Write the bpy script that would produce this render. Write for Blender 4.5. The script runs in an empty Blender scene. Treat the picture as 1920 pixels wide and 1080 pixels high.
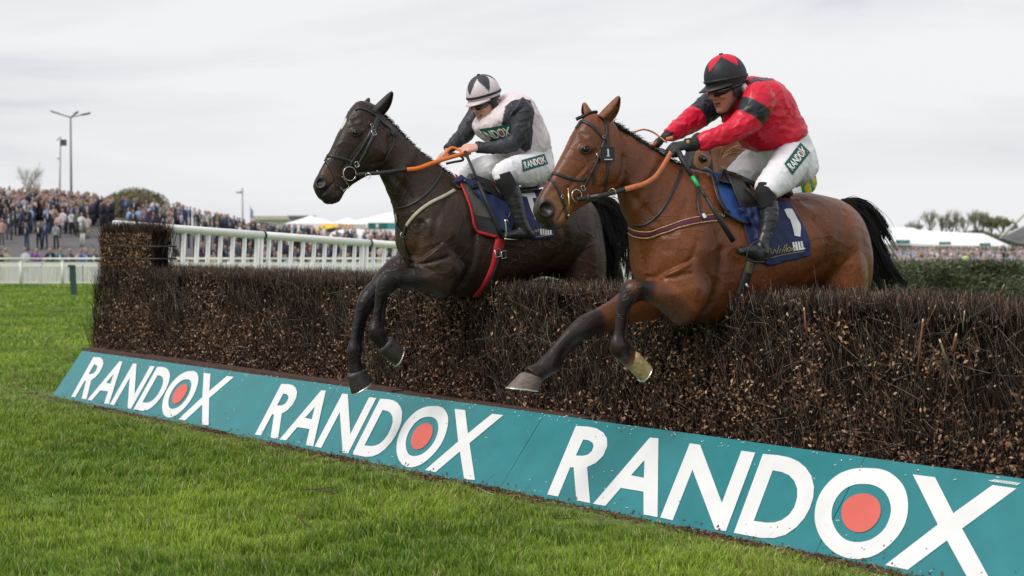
import bpy, bmesh, math, random, time
import numpy as np
from mathutils import Vector, Matrix, noise
from mathutils.bvhtree import BVHTree
from mathutils.geometry import tessellate_polygon
T0 = time.time()
R = math.radians
rnd = random.Random(7)
rs = np.random.RandomState(11)
sc = bpy.context.scene
COL = sc.collection

# ------------------------------------------------------------------ camera, sky, sun, exposure
F = 2900.0
CAMH = 1.5
PITCH = math.atan(105 / F)
cam_d = bpy.data.cameras.new('camera')
cam = bpy.data.objects.new('camera', cam_d)
COL.objects.link(cam)
cam.location = (0, 0, CAMH)
cam.rotation_euler = (math.pi / 2 - PITCH, 0, 0)
cam_d.sensor_width = 36
cam_d.lens = F / 1920 * 36
cam_d.clip_end = 5000
cam_d.clip_start = 0.1
cam_d.dof.use_dof = True
cam_d.dof.focus_distance = 8.9
cam_d.dof.aperture_fstop = 3.6
sc.camera = cam

SUN_DIR = Vector((-0.50, -0.52, 0.80)).normalized()      # towards the sun
w = bpy.data.worlds.new('World'); sc.world = w; w.use_nodes = True
nt = w.node_tree; N = nt.nodes; L = nt.links
N.clear()
out = N.new('ShaderNodeOutputWorld')
sky = N.new('ShaderNodeTexSky'); sky.sky_type = 'NISHITA'; sky.sun_disc = False
sky.sun_elevation = math.asin(SUN_DIR.z)
sky.sun_rotation = math.atan2(SUN_DIR.x, SUN_DIR.y)
sky.air_density = 1.2; sky.dust_density = 3.0
bgs = N.new('ShaderNodeBackground'); bgs.inputs[1].default_value = 0.10
L.new(sky.outputs[0], bgs.inputs[0])
tc = N.new('ShaderNodeTexCoord')
mp = N.new('ShaderNodeMapping'); mp.inputs['Scale'].default_value = (1.6, 1.6, 9.0)
mp.inputs['Rotation'].default_value = (R(4), R(-7), 0)
mp.inputs['Location'].default_value = (0.3, 0.9, 0.35)
L.new(tc.outputs['Generated'], mp.inputs[0])
n1 = N.new('ShaderNodeTexNoise'); n1.inputs['Scale'].default_value = 1.7; n1.inputs['Detail'].default_value = 5
n1.inputs['Roughness'].default_value = 0.55; n1.inputs['Distortion'].default_value = 0.5
L.new(mp.outputs[0], n1.inputs['Vector'])
cr_ = N.new('ShaderNodeValToRGB')
cr_.color_ramp.elements[0].position = 0.34; cr_.color_ramp.elements[0].color = (0.64, 0.68, 0.74, 1)
cr_.color_ramp.elements[1].position = 0.60; cr_.color_ramp.elements[1].color = (0.93, 0.933, 0.948, 1)
e = cr_.color_ramp.elements.new(0.46); e.color = (0.83, 0.845, 0.88, 1)
L.new(n1.outputs[0], cr_.inputs[0])
bgc = N.new('ShaderNodeBackground'); bgc.inputs[1].default_value = 1.0
L.new(cr_.outputs[0], bgc.inputs[0])
mx = N.new('ShaderNodeMixShader'); mx.inputs[0].default_value = 0.93
L.new(bgs.outputs[0], mx.inputs[1]); L.new(bgc.outputs[0], mx.inputs[2])
L.new(mx.outputs[0], out.inputs[0])

sd = bpy.data.lights.new('sun', 'SUN'); sd.energy = 2.2; sd.angle = R(24); sd.color = (1.0, 0.965, 0.91)
so = bpy.data.objects.new('sun', sd); COL.objects.link(so)
so.rotation_euler = SUN_DIR.to_track_quat('Z', 'Y').to_euler()
so.location = (-10, -10, 20)
sc.view_settings.view_transform = 'Standard'
sc.view_settings.look = 'None'
sc.view_settings.exposure = 0.0
sc.view_settings.gamma = 1.0
sc.view_settings.use_curve_mapping = False
sc.cycles.max_bounces = 5
sc.cycles.diffuse_bounces = 2
sc.cycles.glossy_bounces = 2
sc.cycles.transparent_max_bounces = 4

# ------------------------------------------------------------------ maths helpers
cp, sp = math.cos(PITCH), math.sin(PITCH)
C0 = Vector((0, 0, CAMH))
def ray(px, py):
    x = (px - 960) / F; y = (540 - py) / F
    return Vector((x, cp + y * sp, -sp + y * cp))
def atY(px, py, Y):
    d = ray(px, py); return C0 + d * (Y / d.y)
def atZ(px, py, z):
    d = ray(px, py); return C0 + d * ((z - CAMH) / d.z)
def onplane(px, py, o, n):
    d = ray(px, py); return C0 + d * ((o - C0).dot(n) / d.dot(n))
def crom(rows, n, closed=False):
    """Catmull-Rom through rows (list of float tuples); n samples per span"""
    A = np.array(rows, float); k = len(A)
    if closed: ext = np.vstack([A[-1], A, A[0], A[1]]); spans = k
    else: ext = np.vstack([2 * A[0] - A[1], A, 2 * A[-1] - A[-2]]); spans = k - 1
    o = []
    for i in range(spans):
        p0, p1, p2, p3 = ext[i], ext[i + 1], ext[i + 2], ext[i + 3]
        for j in range(n):
            t = j / n
            o.append(0.5 * ((2 * p1) + (-p0 + p2) * t + (2 * p0 - 5 * p1 + 4 * p2 - p3) * t * t + (-p0 + 3 * p1 - 3 * p2 + p3) * t ** 3))
    if not closed: o.append(A[-1])
    return np.array(o)

# ------------------------------------------------------------------ object helpers
def mesh_np(name, V, Fc, mat=None, smooth=True):
    me = bpy.data.meshes.new(name)
    V = np.asarray(V, dtype=np.float32)
    if isinstance(Fc, np.ndarray) and Fc.ndim == 2:
        nf, k = Fc.shape
        me.vertices.add(len(V)); me.vertices.foreach_set('co', V.ravel())
        me.loops.add(nf * k); me.loops.foreach_set('vertex_index', Fc.ravel().astype(np.int32))
        me.polygons.add(nf)
        me.polygons.foreach_set('loop_start', np.arange(0, nf * k, k, dtype=np.int32))
        me.polygons.foreach_set('loop_total', np.full(nf, k, dtype=np.int32))
        me.update(calc_edges=True)
    else:
        me.from_pydata([tuple(v) for v in V], [], [tuple(int(i) for i in f) for f in Fc]); me.update()
    if smooth: me.polygons.foreach_set('use_smooth', np.ones(len(me.polygons), dtype=bool))
    for m in (mat if isinstance(mat, (list, tuple)) else [mat]):
        if m: me.materials.append(m)
    return me
def link(name, me, parent=None, label=None, cat=None, group=None, kind=None):
    o = bpy.data.objects.new(name, me); COL.objects.link(o)
    if parent: o.parent = parent
    tag(o, label, cat, group, kind)
    return o
def tag(o, label=None, cat=None, group=None, kind=None):
    if label: o['label'] = label
    if cat: o['category'] = cat
    if group: o['group'] = group
    if kind: o['kind'] = kind
    return o
def empty(name, loc=(0, 0, 0), label=None, cat=None, group=None):
    o = bpy.data.objects.new(name, None); COL.objects.link(o); o.location = loc
    o.empty_display_size = 0.1
    return tag(o, label, cat, group)
class MB:
    """collects geometry in world coordinates"""
    def __init__(s): s.v = []; s.f = []; s.n = 0
    def add(s, V, Fc):
        s.v.extend([tuple(x) for x in V]); s.f.extend([tuple(i + s.n for i in f) for f in Fc]); s.n = len(s.v); return s
    def box(s, c, sx, sy, sz, ax=Vector((1, 0, 0)), ay=Vector((0, 1, 0)), az=Vector((0, 0, 1))):
        c = Vector(c); V = []
        for i in (-1, 1):
            for j in (-1, 1):
                for k in (-1, 1): V.append(c + ax * (i * sx / 2) + ay * (j * sy / 2) + az * (k * sz / 2))
        return s.add(V, [(0, 1, 3, 2), (4, 6, 7, 5), (0, 4, 5, 1), (2, 3, 7, 6), (0, 2, 6, 4), (1, 5, 7, 3)])
    def tube(s, pts, rad, n=8, cap=True, flat=1.0, up=None):
        pts = [Vector(p) for p in pts]
        if not hasattr(rad, '__len__'): rad = [rad] * len(pts)
        V = []; ref = up
        for i, p in enumerate(pts):
            t = (pts[min(i + 1, len(pts) - 1)] - pts[max(i - 1, 0)])
            t = t.normalized() if t.length > 1e-9 else Vector((0, 0, 1))
            if ref is None: ref = Vector((0, 0, 1)) if abs(t.z) < 0.9 else Vector((1, 0, 0))
            a = t.cross(ref)
            if a.length < 1e-6: a = t.cross(Vector((0.3, 1, 0.2)))
            a.normalize(); b = a.cross(t).normalized()
            if up is None: ref = b
            for k in range(n):
                an = 2 * math.pi * k / n
                V.append(p + a * (math.cos(an) * rad[i]) + b * (math.sin(an) * rad[i] * flat))
        Fc = []
        for i in range(len(pts) - 1):
            for k in range(n):
                k2 = (k + 1) % n
                Fc.append((i * n + k, i * n + k2, (i + 1) * n + k2, (i + 1) * n + k))
        if cap:
            Fc.append(tuple(range(n - 1, -1, -1))); b0 = (len(pts) - 1) * n
            Fc.append(tuple(b0 + k for k in range(n)))
        return s.add(V, Fc)
    def ell(s, c, ax, ay, az, nu=16, nv=10):
        c = Vector(c); V = [c + az]
        for i in range(1, nv):
            th = math.pi * i / nv
            for k in range(nu):
                ph = 2 * math.pi * k / nu
                V.append(c + az * math.cos(th) + (ax * math.cos(ph) + ay * math.sin(ph)) * math.sin(th))
        V.append(c - az); Fc = []
        for k in range(nu): Fc.append((0, 1 + k, 1 + (k + 1) % nu))
        for i in range(nv - 2):
            for k in range(nu):
                a = 1 + i * nu; b = a + nu; k2 = (k + 1) % nu
                Fc.append((a + k, b + k, b + k2, a + k2))
        a = 1 + (nv - 2) * nu
        for k in range(nu): Fc.append((a + k, len(V) - 1, a + (k + 1) % nu))
        return s.add(V, Fc)
    def loft(s, rings, n=24, span=4):
        """rings: rows [cx,cy,cz, ux,uy,uz, vx,vy,vz, e, k] ; e superellipse exponent, k pear factor"""
        Rr = crom(rings, span); V = []
        for r in Rr:
            c = r[0:3]; u = r[3:6]; v = r[6:9]; e = max(1.6, r[9]); k = r[10]
            for i in range(n):
                a = 2 * math.pi * i / n; ca, sa = math.cos(a), math.sin(a)
                x = math.copysign(abs(ca) ** (2 / e), ca); y = math.copysign(abs(sa) ** (2 / e), sa)
                V.append(c + u * x * (1 - k * y) + v * y)
        Fc = []; m = len(Rr)
        for i in range(m - 1):
            for k in range(n):
                k2 = (k + 1) % n
                Fc.append((i * n + k, i * n + k2, (i + 1) * n + k2, (i + 1) * n + k))
        Fc.append(tuple(range(n - 1, -1, -1))); Fc.append(tuple((m - 1) * n + k for k in range(n)))
        return s.add(V, Fc)
    def ring(s, c, ax, ay, r, thick, n=20, k=6):
        pts = [Vector(c) + ax * (r * math.cos(2 * math.pi * i / n)) + ay * (r * math.sin(2 * math.pi * i / n)) for i in range(n + 1)]
        return s.tube(pts, thick, k, cap=False, up=ax.cross(ay))
    def mesh(s, name, mat=None, smooth=True): return mesh_np(name, s.v, s.f, mat, smooth)
    def build(s, name, mat, parent=None, smooth=True, **k): return link(name, s.mesh(name, mat, smooth), parent, **k)
    def solid(s, voxel, smooth_it=4, fac=0.5):
        """union by voxel remesh -> arrays"""
        me = s.mesh('tmp', None); o = bpy.data.objects.new('tmp', me); COL.objects.link(o)
        r = o.modifiers.new('r', 'REMESH'); r.mode = 'VOXEL'; r.voxel_size = voxel; r.adaptivity = 0
        if smooth_it:
            q = o.modifiers.new('s', 'SMOOTH'); q.iterations = smooth_it; q.factor = fac
        dg = bpy.context.evaluated_depsgraph_get(); dg.update()
        m2 = bpy.data.meshes.new_from_object(o.evaluated_get(dg))
        nv = len(m2.vertices); V = np.empty(nv * 3, np.float32); m2.vertices.foreach_get('co', V)
        Nn = np.empty(nv * 3, np.float32); m2.vertices.foreach_get('normal', Nn)
        npoly = len(m2.polygons); lt = np.empty(npoly, np.int32); m2.polygons.foreach_get('loop_total', lt)
        li = np.empty(len(m2.loops), np.int32); m2.loops.foreach_get('vertex_index', li)
        bpy.data.objects.remove(o); bpy.data.meshes.remove(me); bpy.data.meshes.remove(m2)
        assert (lt == 4).all()
        return V.reshape(-1, 3), li.reshape(-1, 4), Nn.reshape(-1, 3)

def setcol(me, colors, name='col'):
    a = me.color_attributes.new(name, 'FLOAT_COLOR', 'POINT')
    c = np.ones((len(me.vertices), 4), np.float32); c[:, :3] = colors
    a.data.foreach_set('color', c.ravel())

# ------------------------------------------------------------------ materials
def mat(name, col=(0.5, 0.5, 0.5), rough=0.6, attr=None, noise=0.0, nscale=20.0, bump=0.0, bscale=60.0, bdist=0.01,
        metal=0.0, coat=0.0, sheen=0.0, spec=0.5, trans=0.0, objattr=None, detail=3, stretch=None, rnoise=0.0):
    m = bpy.data.materials.new(name); m.use_nodes = True
    nt = m.node_tree; N = nt.nodes; L = nt.links
    b = N['Principled BSDF']
    b.inputs['Roughness'].default_value = rough; b.inputs['Metallic'].default_value = metal
    b.inputs['Coat Weight'].default_value = coat; b.inputs['Sheen Weight'].default_value = sheen
    b.inputs['Specular IOR Level'].default_value = spec
    src = None
    if attr:
        a = N.new('ShaderNodeAttribute'); a.attribute_name = attr; src = a.outputs['Color']
    elif objattr:
        a = N.new('ShaderNodeAttribute'); a.attribute_type = 'OBJECT'; a.attribute_name = objattr; src = a.outputs['Color']
    else:
        c = N.new('ShaderNodeRGB'); c.outputs[0].default_value = (*col, 1); src = c.outputs[0]
    tcn = N.new('ShaderNodeTexCoord'); vec = tcn.outputs['Object']
    if stretch:
        mpn = N.new('ShaderNodeMapping'); mpn.inputs['Scale'].default_value = stretch
        L.new(vec, mpn.inputs[0]); vec = mpn.outputs[0]
    if noise:
        t = N.new('ShaderNodeTexNoise'); t.inputs['Scale'].default_value = nscale; t.inputs['Detail'].default_value = detail
        L.new(vec, t.inputs['Vector'])
        mr = N.new('ShaderNodeMapRange'); mr.inputs[1].default_value = 0.3; mr.inputs[2].default_value = 0.7
        mr.inputs[3].default_value = 1 - noise; mr.inputs[4].default_value = 1 + noise
        L.new(t.outputs[0], mr.inputs[0])
        vm = N.new('ShaderNodeVectorMath'); vm.operation = 'SCALE'
        L.new(src, vm.inputs[0]); L.new(mr.outputs[0], vm.inputs['Scale']); src = vm.outputs[0]
        if rnoise:
            mr2 = N.new('ShaderNodeMapRange'); mr2.inputs[1].default_value = 0.3; mr2.inputs[2].default_value = 0.7
            mr2.inputs[3].default_value = rough - rnoise; mr2.inputs[4].default_value = rough + rnoise
            L.new(t.outputs[0], mr2.inputs[0]); L.new(mr2.outputs[0], b.inputs['Roughness'])
    L.new(src, b.inputs['Base Color'])
    if bump:
        t2 = N.new('ShaderNodeTexNoise'); t2.inputs['Scale'].default_value = bscale; t2.inputs['Detail'].default_value = 4
        L.new(vec, t2.inputs['Vector'])
        bn = N.new('ShaderNodeBump'); bn.inputs['Strength'].default_value = bump; bn.inputs['Distance'].default_value = bdist
        L.new(t2.outputs[0], bn.inputs['Height']); L.new(bn.outputs[0], b.inputs['Normal'])
    if trans:
        tr = N.new('ShaderNodeBsdfTranslucent'); L.new(src, tr.inputs[0])
        ms = N.new('ShaderNodeMixShader'); ms.inputs[0].default_value = trans
        L.new(b.outputs[0], ms.inputs[1]); L.new(tr.outputs[0], ms.inputs[2]); L.new(ms.outputs[0], N['Material Output'].inputs[0])
    return m
M = {}
M['white_paint'] = mat('white_paint', (0.74, 0.74, 0.70), 0.45, noise=0.10, nscale=9, bump=0.1, bscale=30, bdist=0.002)
M['black_leather'] = mat('black_leather', (0.018, 0.018, 0.02), 0.42, noise=0.3, nscale=60, bump=0.3, bscale=150, bdist=0.002)
M['black_band'] = mat('black_band', (0.02, 0.02, 0.02), 0.6)
M['steel'] = mat('steel', (0.75, 0.74, 0.72), 0.25, metal=1.0)
M['wood_brown'] = mat('wood_brown', (0.075, 0.038, 0.03), 0.8, noise=0.35, nscale=14, bump=0.4, bscale=50, bdist=0.004)

# ------------------------------------------------------------------ fence line frame
TH = math.atan2(2360, F)
FD = Vector((-math.sin(TH), math.cos(TH), 0))     # along the fence, away from camera
FN = Vector((math.cos(TH), math.sin(TH), 0))      # across it, towards the take-off side
B0 = atZ(900, 912.5, 0)                           # point on board base line
def FP(u, d, z): return B0 + FD * u + FN * d + Vector((0, 0, z))
def fence_at(px, py, d):                          # pixel -> point in the vertical plane at offset d
    return onplane(px, py, B0 + FN * d, FN)
def uof(p): return (p - B0).dot(FD)

# ground height: flat by the fence, dipping towards the far rail, then banks
def smooth(a, b, x):
    t = np.clip((x - a) / (b - a), 0, 1); return t * t * (3 - 2 * t)
def gz(x, y):
    return -1.3 * smooth(16, 78, y)
# ================================================================== GROUND
def gz(x, y):
    z = -1.3 * smooth(16, 78, y)
    return z - 1.4 * smooth(70, 112, y) * smooth(10, 24, x)
xs = np.unique(np.concatenate([np.linspace(-900, -60, 10), np.linspace(-60, -8, 30), np.linspace(-8, 12, 60), np.linspace(12, 70, 30), np.linspace(70, 900, 10)]))
ys = np.unique(np.concatenate([np.linspace(-30, 2, 8), np.linspace(2, 30, 80), np.linspace(30, 140, 60), np.linspace(140, 3000, 14)]))
GX, GY = np.meshgrid(xs, ys)
GZ = gz(GX, GY)
near = (GX > -8) & (GX < 12) & (GY < 30)
for i in range(GX.shape[0]):
    for j in range(GX.shape[1]):
        if near[i, j]:
            GZ[i, j] += 0.02 * noise.noise(Vector((GX[i, j] * 0.9, GY[i, j] * 0.9, 3)))
nx = len(xs)
idx = np.arange(len(ys) * nx).reshape(len(ys), nx)
Fg = np.stack([idx[:-1, :-1], idx[:-1, 1:], idx[1:, 1:], idx[1:, :-1]], -1).reshape(-1, 4)
M['turf'] = mat('turf', (0.10, 0.175, 0.022), 0.9, noise=0.35, nscale=1.3, detail=8, bump=0.6, bscale=18, bdist=0.03)
g_me = mesh_np('ground', np.stack([GX.ravel(), GY.ravel(), GZ.ravel()], 1), Fg, M['turf'])
link('ground', g_me, kind='structure')

# ---- grass blades (uncountable)
def cols_noise(x, y, s, seed=0.0):
    return np.array([noise.noise(Vector((a * s, b * s, seed))) for a, b in zip(x, y)])
def make_grass():
    base_n = FN; Vs = []; Cs = []; Fs = []; tot = 0
    def band(y0, y1, dens, hl, wd, seg):
        nonlocal tot
        # area visible: x from left frame edge to the board line
        A = []
        ysamp = y0 + (y1 - y0) * rs.rand(int(dens * (y1 - y0) * 40))
        xl = -0.345 * ysamp - 0.3
        # board base line x at this y
        t = (ysamp - B0.y) / FD.y
        xr = B0.x + FD.x * t + 0.03
        xr = np.minimum(xr, 0.345 * ysamp + 0.2)
        xr = np.where(ysamp > 11.8, 0.30 * 0 + (-0.20 * ysamp), xr)
        wdt = np.maximum(xr - xl, 0)
        xs_ = xl + 40 / 1.0 * rs.rand(len(ysamp))
        k = xs_ < xr
        x = xs_[k]; y = ysamp[k]
        return x, y
    spec = [(6.0, 8.5, 8600, 0.056, 0.0046), (8.5, 12.5, 6000, 0.054, 0.0054), (12.5, 20, 2300, 0.05, 0.007), (20, 38, 420, 0.055, 0.016), (38, 82, 70, 0.07, 0.045)]
    for y0, y1, dens, hh, ww in spec:
        x, y = band(y0, y1, dens, hh, ww, 2)
        n = len(x)
        # coarse grid noise lookup (cheap)
        gx = np.linspace(x.min(), x.max(), 230); gy = np.linspace(y0, y1, 230)
        def field(s, seed, asp=1.0):
            g = np.array([[noise.noise(Vector((a * s * asp, b * s, seed))) for a in gx] for b in gy])
            ix = np.clip(((x - gx[0]) / (gx[-1] - gx[0]) * 229).astype(int), 0, 229); iy = np.clip(((y - y0) / (y1 - y0) * 229).astype(int), 0, 229)
            return g[iy, ix]
        n1 = field(1.1, 2); n2 = field(4.5, 9); n3 = field(0.45, 5); n4 = field(11, 4)
        tuft = np.clip(n2 * 1.6 + n1 * 0.6 + n4 * 1.1, -0.95, 1.6)
        H = hh * (0.62 + 0.5 * rs.rand(n)) * (1 + 0.6 * tuft)
        db0 = np.abs((x - B0.x) * FN.x + (y - B0.y) * FN.y); H = H * (0.34 + 0.66 * smooth(0.03, 0.42, db0)); H = np.maximum(H, 0.014)
        az = rs.rand(n) * 2 * np.pi
        lean = (0.15 + 0.75 * rs.rand(n) ** 1.5) * H
        combx = 0.35 * n1 * H; comby = 0.35 * n2 * H
        dx = np.cos(az) * lean + combx; dy = np.sin(az) * lean + comby
        wz = rs.rand(n) * np.pi
        wx, wy = np.cos(wz) * ww / 2 * (0.7 + 0.6 * rs.rand(n)), np.sin(wz) * ww / 2
        z = gz(x, y) - 0.004
        p0 = np.stack([x - wx, y - wy, z], 1); p1 = np.stack([x + wx, y + wy, z], 1)
        mx_, my_ = x + dx * 0.4, y + dy * 0.4
        p2 = np.stack([mx_ + wx * 0.8, my_ + wy * 0.8, z + H * 0.62], 1); p3 = np.stack([mx_ - wx * 0.8, my_ - wy * 0.8, z + H * 0.62], 1)
        p4 = np.stack([x + dx, y + dy, z + H], 1)
        V = np.stack([p0, p1, p2, p3, p4], 1).reshape(-1, 3)
        b = np.arange(n)[:, None] * 5
        Ft = np.concatenate([b + np.array([[0, 1, 2]]), b + np.array([[0, 2, 3]]), b + np.array([[3, 2, 4]])], 0)
        # colour: deep green to yellow green, some straw
        q = np.clip(0.50 + 0.8 * n3 + 0.5 * n1 - 0.6 * n2 - 0.6 * n4 + 0.45 * (rs.rand(n) - 0.5), 0, 1)[:, None]
        dark = np.array([[0.110, 0.212, 0.015]]); lite = np.array([[0.345, 0.475, 0.050]])
        c = dark * (1 - q) + lite * q
        dist_b = np.abs((x - B0.x) * FN.x + (y - B0.y) * FN.y)
        straw = rs.rand(n) < 0.07 + 0.20 * np.clip(-n2, 0, 1) + 0.25 * np.exp(-(dist_b / .45) ** 2)
        c[straw] = np.array([0.42, 0.37, 0.17]) * (0.7 + 0.5 * rs.rand(straw.sum(), 1))
        c *= (0.55 + 0.85 * rs.rand(n, 1) ** 1.3)
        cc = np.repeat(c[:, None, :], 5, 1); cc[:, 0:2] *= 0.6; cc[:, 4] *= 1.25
        Vs.append(V); Cs.append(cc.reshape(-1, 3)); Fs.append(Ft + tot); tot += len(V)
    V = np.concatenate(Vs); Fc = np.concatenate(Fs); C = np.concatenate(Cs)
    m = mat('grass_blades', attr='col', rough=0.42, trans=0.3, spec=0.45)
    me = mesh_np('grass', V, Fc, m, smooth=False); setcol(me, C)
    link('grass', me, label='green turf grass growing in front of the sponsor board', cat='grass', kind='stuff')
make_grass()

# ================================================================== SPONSOR BOARD
bl0, bl1 = atZ(107, 745, 0.0), atZ(1560, 1052, 0.0)
DT = 0.35
tl0, tl1 = fence_at(150, 657, DT), fence_at(1920, 898, DT)
def lerp_line(a, b, u): ua, ub = uof(a), uof(b); return a + (b - a) * ((u - ua) / (ub - ua))
def BP(u, v, off=0.0):
    a = lerp_line(bl0, bl1, u); b = lerp_line(tl0, tl1, u); p = a + (b - a) * v
    n = FD.cross(b - a).normalized()
    if n.dot(FN) > 0: n = -n
    return p + n * (off + 0.004 * noise.noise(Vector((u * 1.6, v * 1.2, 0))) + .0022 * noise.noise(Vector((u * 5, v * 2, 3))))
_bm = BP(3, 0); _bt = BP(3, 1); _bn = FD.cross(_bt - _bm).normalized()
def px2uv(px, py):
    p = onplane(px, py, _bm, _bn)
    for _ in range(6):
        u = uof(p); a = lerp_line(bl0, bl1, u); b = lerp_line(tl0, tl1, u)
        n = FD.cross(b - a).normalized(); p = onplane(px, py, a, n)
    a = lerp_line(bl0, bl1, uof(p)); b = lerp_line(tl0, tl1, uof(p))
    return uof(p), (p - a).z / (b - a).z
LP = {  # outlines read off the board, in zoomed pixels
 'R': (3, 960, 740, [[(362,178),(430,182),(478,191),(515,215),(536,248),(538,290),(515,345),(475,385),(425,410),(442,612),(365,597),(350,412),(330,412),(262,575),(200,563)], [(403,254),(434,259),(456,273),(462,292),(452,320),(430,340),(400,347),(362,345)]]),
 'A': (3, 960, 740, [[(778,243),(826,248),(820,690),(742,676),(742,548),(615,527),(528,628),(458,617)], [(748,370),(744,470),(672,456)]]),
 'N': (3, 960, 740, [[(1002,276),(1060,284),(1182,610),(1293,318),(1370,328),(1205,770),(1145,760),(1018,425),(905,708),(835,692)]]),
 'D': (3, 960, 740, [[(1413,335),(1500,342),(1560,354),(1612,377),(1655,413),(1685,458),(1700,520),(1695,580),(1675,642),(1645,697),(1600,748),(1540,790),(1475,809),(1400,808),(1250,780)], [(1468,427),(1520,437),(1560,455),(1590,487),(1606,530),(1605,580),(1588,635),(1560,676),(1520,706),(1478,720),(1430,722),(1362,712)]]),
 'O': (3.6, 1440, 780, [[(700,355),(760,361),(820,382),(880,428),(922,485),(944,560),(946,640),(930,720),(900,780),(855,840),(790,900),(720,943),(650,963),(590,968),(520,956),(450,922),(390,868),(345,800),(320,720),(317,650),(330,580),(362,510),(415,445),(480,395),(550,367),(620,355)], [(660,461),(710,468),(760,491),(800,530),(826,590),(830,650),(815,710),(785,765),(735,812),(675,843),(600,853),(530,838),(478,795),(443,735),(430,670),(442,600),(475,540),(525,492),(590,465)]]),
 'X': (3.6, 1440, 780, [[(980,397),(1130,417),(1253,658),(1518,470),(1680,492),(1312,762),(1530,1158),(1374,1140),(1210,842),(945,1040),(792,1008),(1148,735)]]),
 'dot': (3.6, 1440, 780, [[(650,525),(700,537),(740,567),(762,620),(757,675),(730,725),(685,768),(625,787),(565,775),(520,735),(497,675),(503,615),(530,570),(585,535)]])}
LUV = {}
for k, (s_, ox, oy, loops) in LP.items():
    LUV[k] = [[px2uv(ox + x / s_, oy + y / s_) for x, y in lp] for lp in loops]
u3a = px2uv(1026.7, 927.7)[0]; u3b = px2uv(1906.7, 916.7)[0]
for k in ('O', 'D'):   # smooth the round outlines
    pass
def smooth_loop(lp, k=3):
    return [tuple(p) for p in crom(lp, k, closed=True)]
LUV['O'] = [smooth_loop(l) for l in LUV['O']]; LUV['dot'] = [smooth_loop(l) for l in LUV['dot']]
def tess(loops):
    """loops -> verts2d, tris"""
    vs = [Vector((p[0], p[1], 0)) for lp in loops for p in lp]
    tr = tessellate_polygon([[Vector((p[0], p[1], 0)) for p in lp] for lp in loops])
    return vs, tr
M['teal'] = mat('teal_board', (0.018, 0.19, 0.21), 0.34, noise=0.10, nscale=5, detail=6, bump=0.04, bscale=9, bdist=0.01, rnoise=0.06)
M['print_white'] = mat('print_white', (0.72, 0.72, 0.72), 0.5, noise=0.05, nscale=6)
M['print_red'] = mat('print_red', (0.62, 0.115, 0.09), 0.5, noise=0.05, nscale=6)
M['scuff'] = mat('scuff', (0.70, 0.78, 0.76), 0.7)
board = empty('sponsor_board', BP(3, 0), 'long sloping teal board with three white RANDOX words at the foot of the birch fence', 'advertising board')
def childify(o, p):
    o.parent = p; o.matrix_parent_inverse = p.matrix_world.inverted() if p.type != 'EMPTY' else Matrix.Translation(-p.location)
    return o
def bchild(mb, name, m, parent, smooth=True, **k):
    o = mb.build(name, m, None, smooth, **k); return childify(o, parent)
seams = [px2uv(153, 659)[0], px2uv(632, 724)[0], px2uv(1019, 779)[0], px2uv(1619, 863)[0]]
seams.append(seams[-1] - (seams[1] - seams[3]) / 2 * 0 - 1.6)
seams = sorted(seams, reverse=True)
for a, b in zip(seams[:-1], seams[1:]):
    mb = MB(); nn = 40
    for i in range(nn):
        u0 = a + (b - a) * i / nn - (0.0015 if i == 0 else 0); u1 = a + (b - a) * (i + 1) / nn + (0.0015 if i == nn - 1 else 0)
        for j in range(6):
            v0, v1 = -.04 + 1.04 * j / 6, -.04 + 1.04 * (j + 1) / 6
            if j < 6: mb.add([BP(u0, v0), BP(u1, v0), BP(u1, v1), BP(u0, v1)], [(0, 1, 2, 3)])
        q = [BP(u0, -0.04, -.0005), BP(u1, -0.04, -.0005), BP(u1, 1, -.0005), BP(u0, 1, -.0005)]; q2 = [BP(u0, -0.04, -0.012), BP(u1, -0.04, -0.012), BP(u1, 1, -0.012), BP(u0, 1, -0.012)]
        mb.add(q + q2, [(7, 6, 5, 4), (3, 2, 6, 7), (1, 0, 4, 5)] + ([(0, 3, 7, 4)] if i == 0 else []) + ([(2, 1, 5, 6)] if i == nn - 1 else []))
    bchild(mb, 'panel', M['teal'], board, smooth=False)
words = [((133.3, 745.4), (438, 708.3)), ((475.4, 819.5), (945.2, 778.3)), ((1026.7, 927.7), (1906.7, 916.7))]
for (pa, pb) in words:
    ua = px2uv(*pa)[0]; ub = px2uv(*pb)[0]; sc_ = (ub - ua) / (u3b - u3a)
    for k in ['R', 'A', 'N', 'D', 'O', 'dot', 'X']:
        vs, tr = tess(LUV[k])
        V = []
        for v in vs:
            V.append(BP(ua + (v.x - u3a) * sc_, v.y, 0.0035 if k != 'dot' else 0.0042))
        Fc = [tuple(t) for t in tr]
        mb = MB(); mb.add(V, Fc)
        bchild(mb, 'letter' if k != 'dot' else 'dot', M['print_red'] if k == 'dot' else M['print_white'], board, smooth=False)
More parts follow.
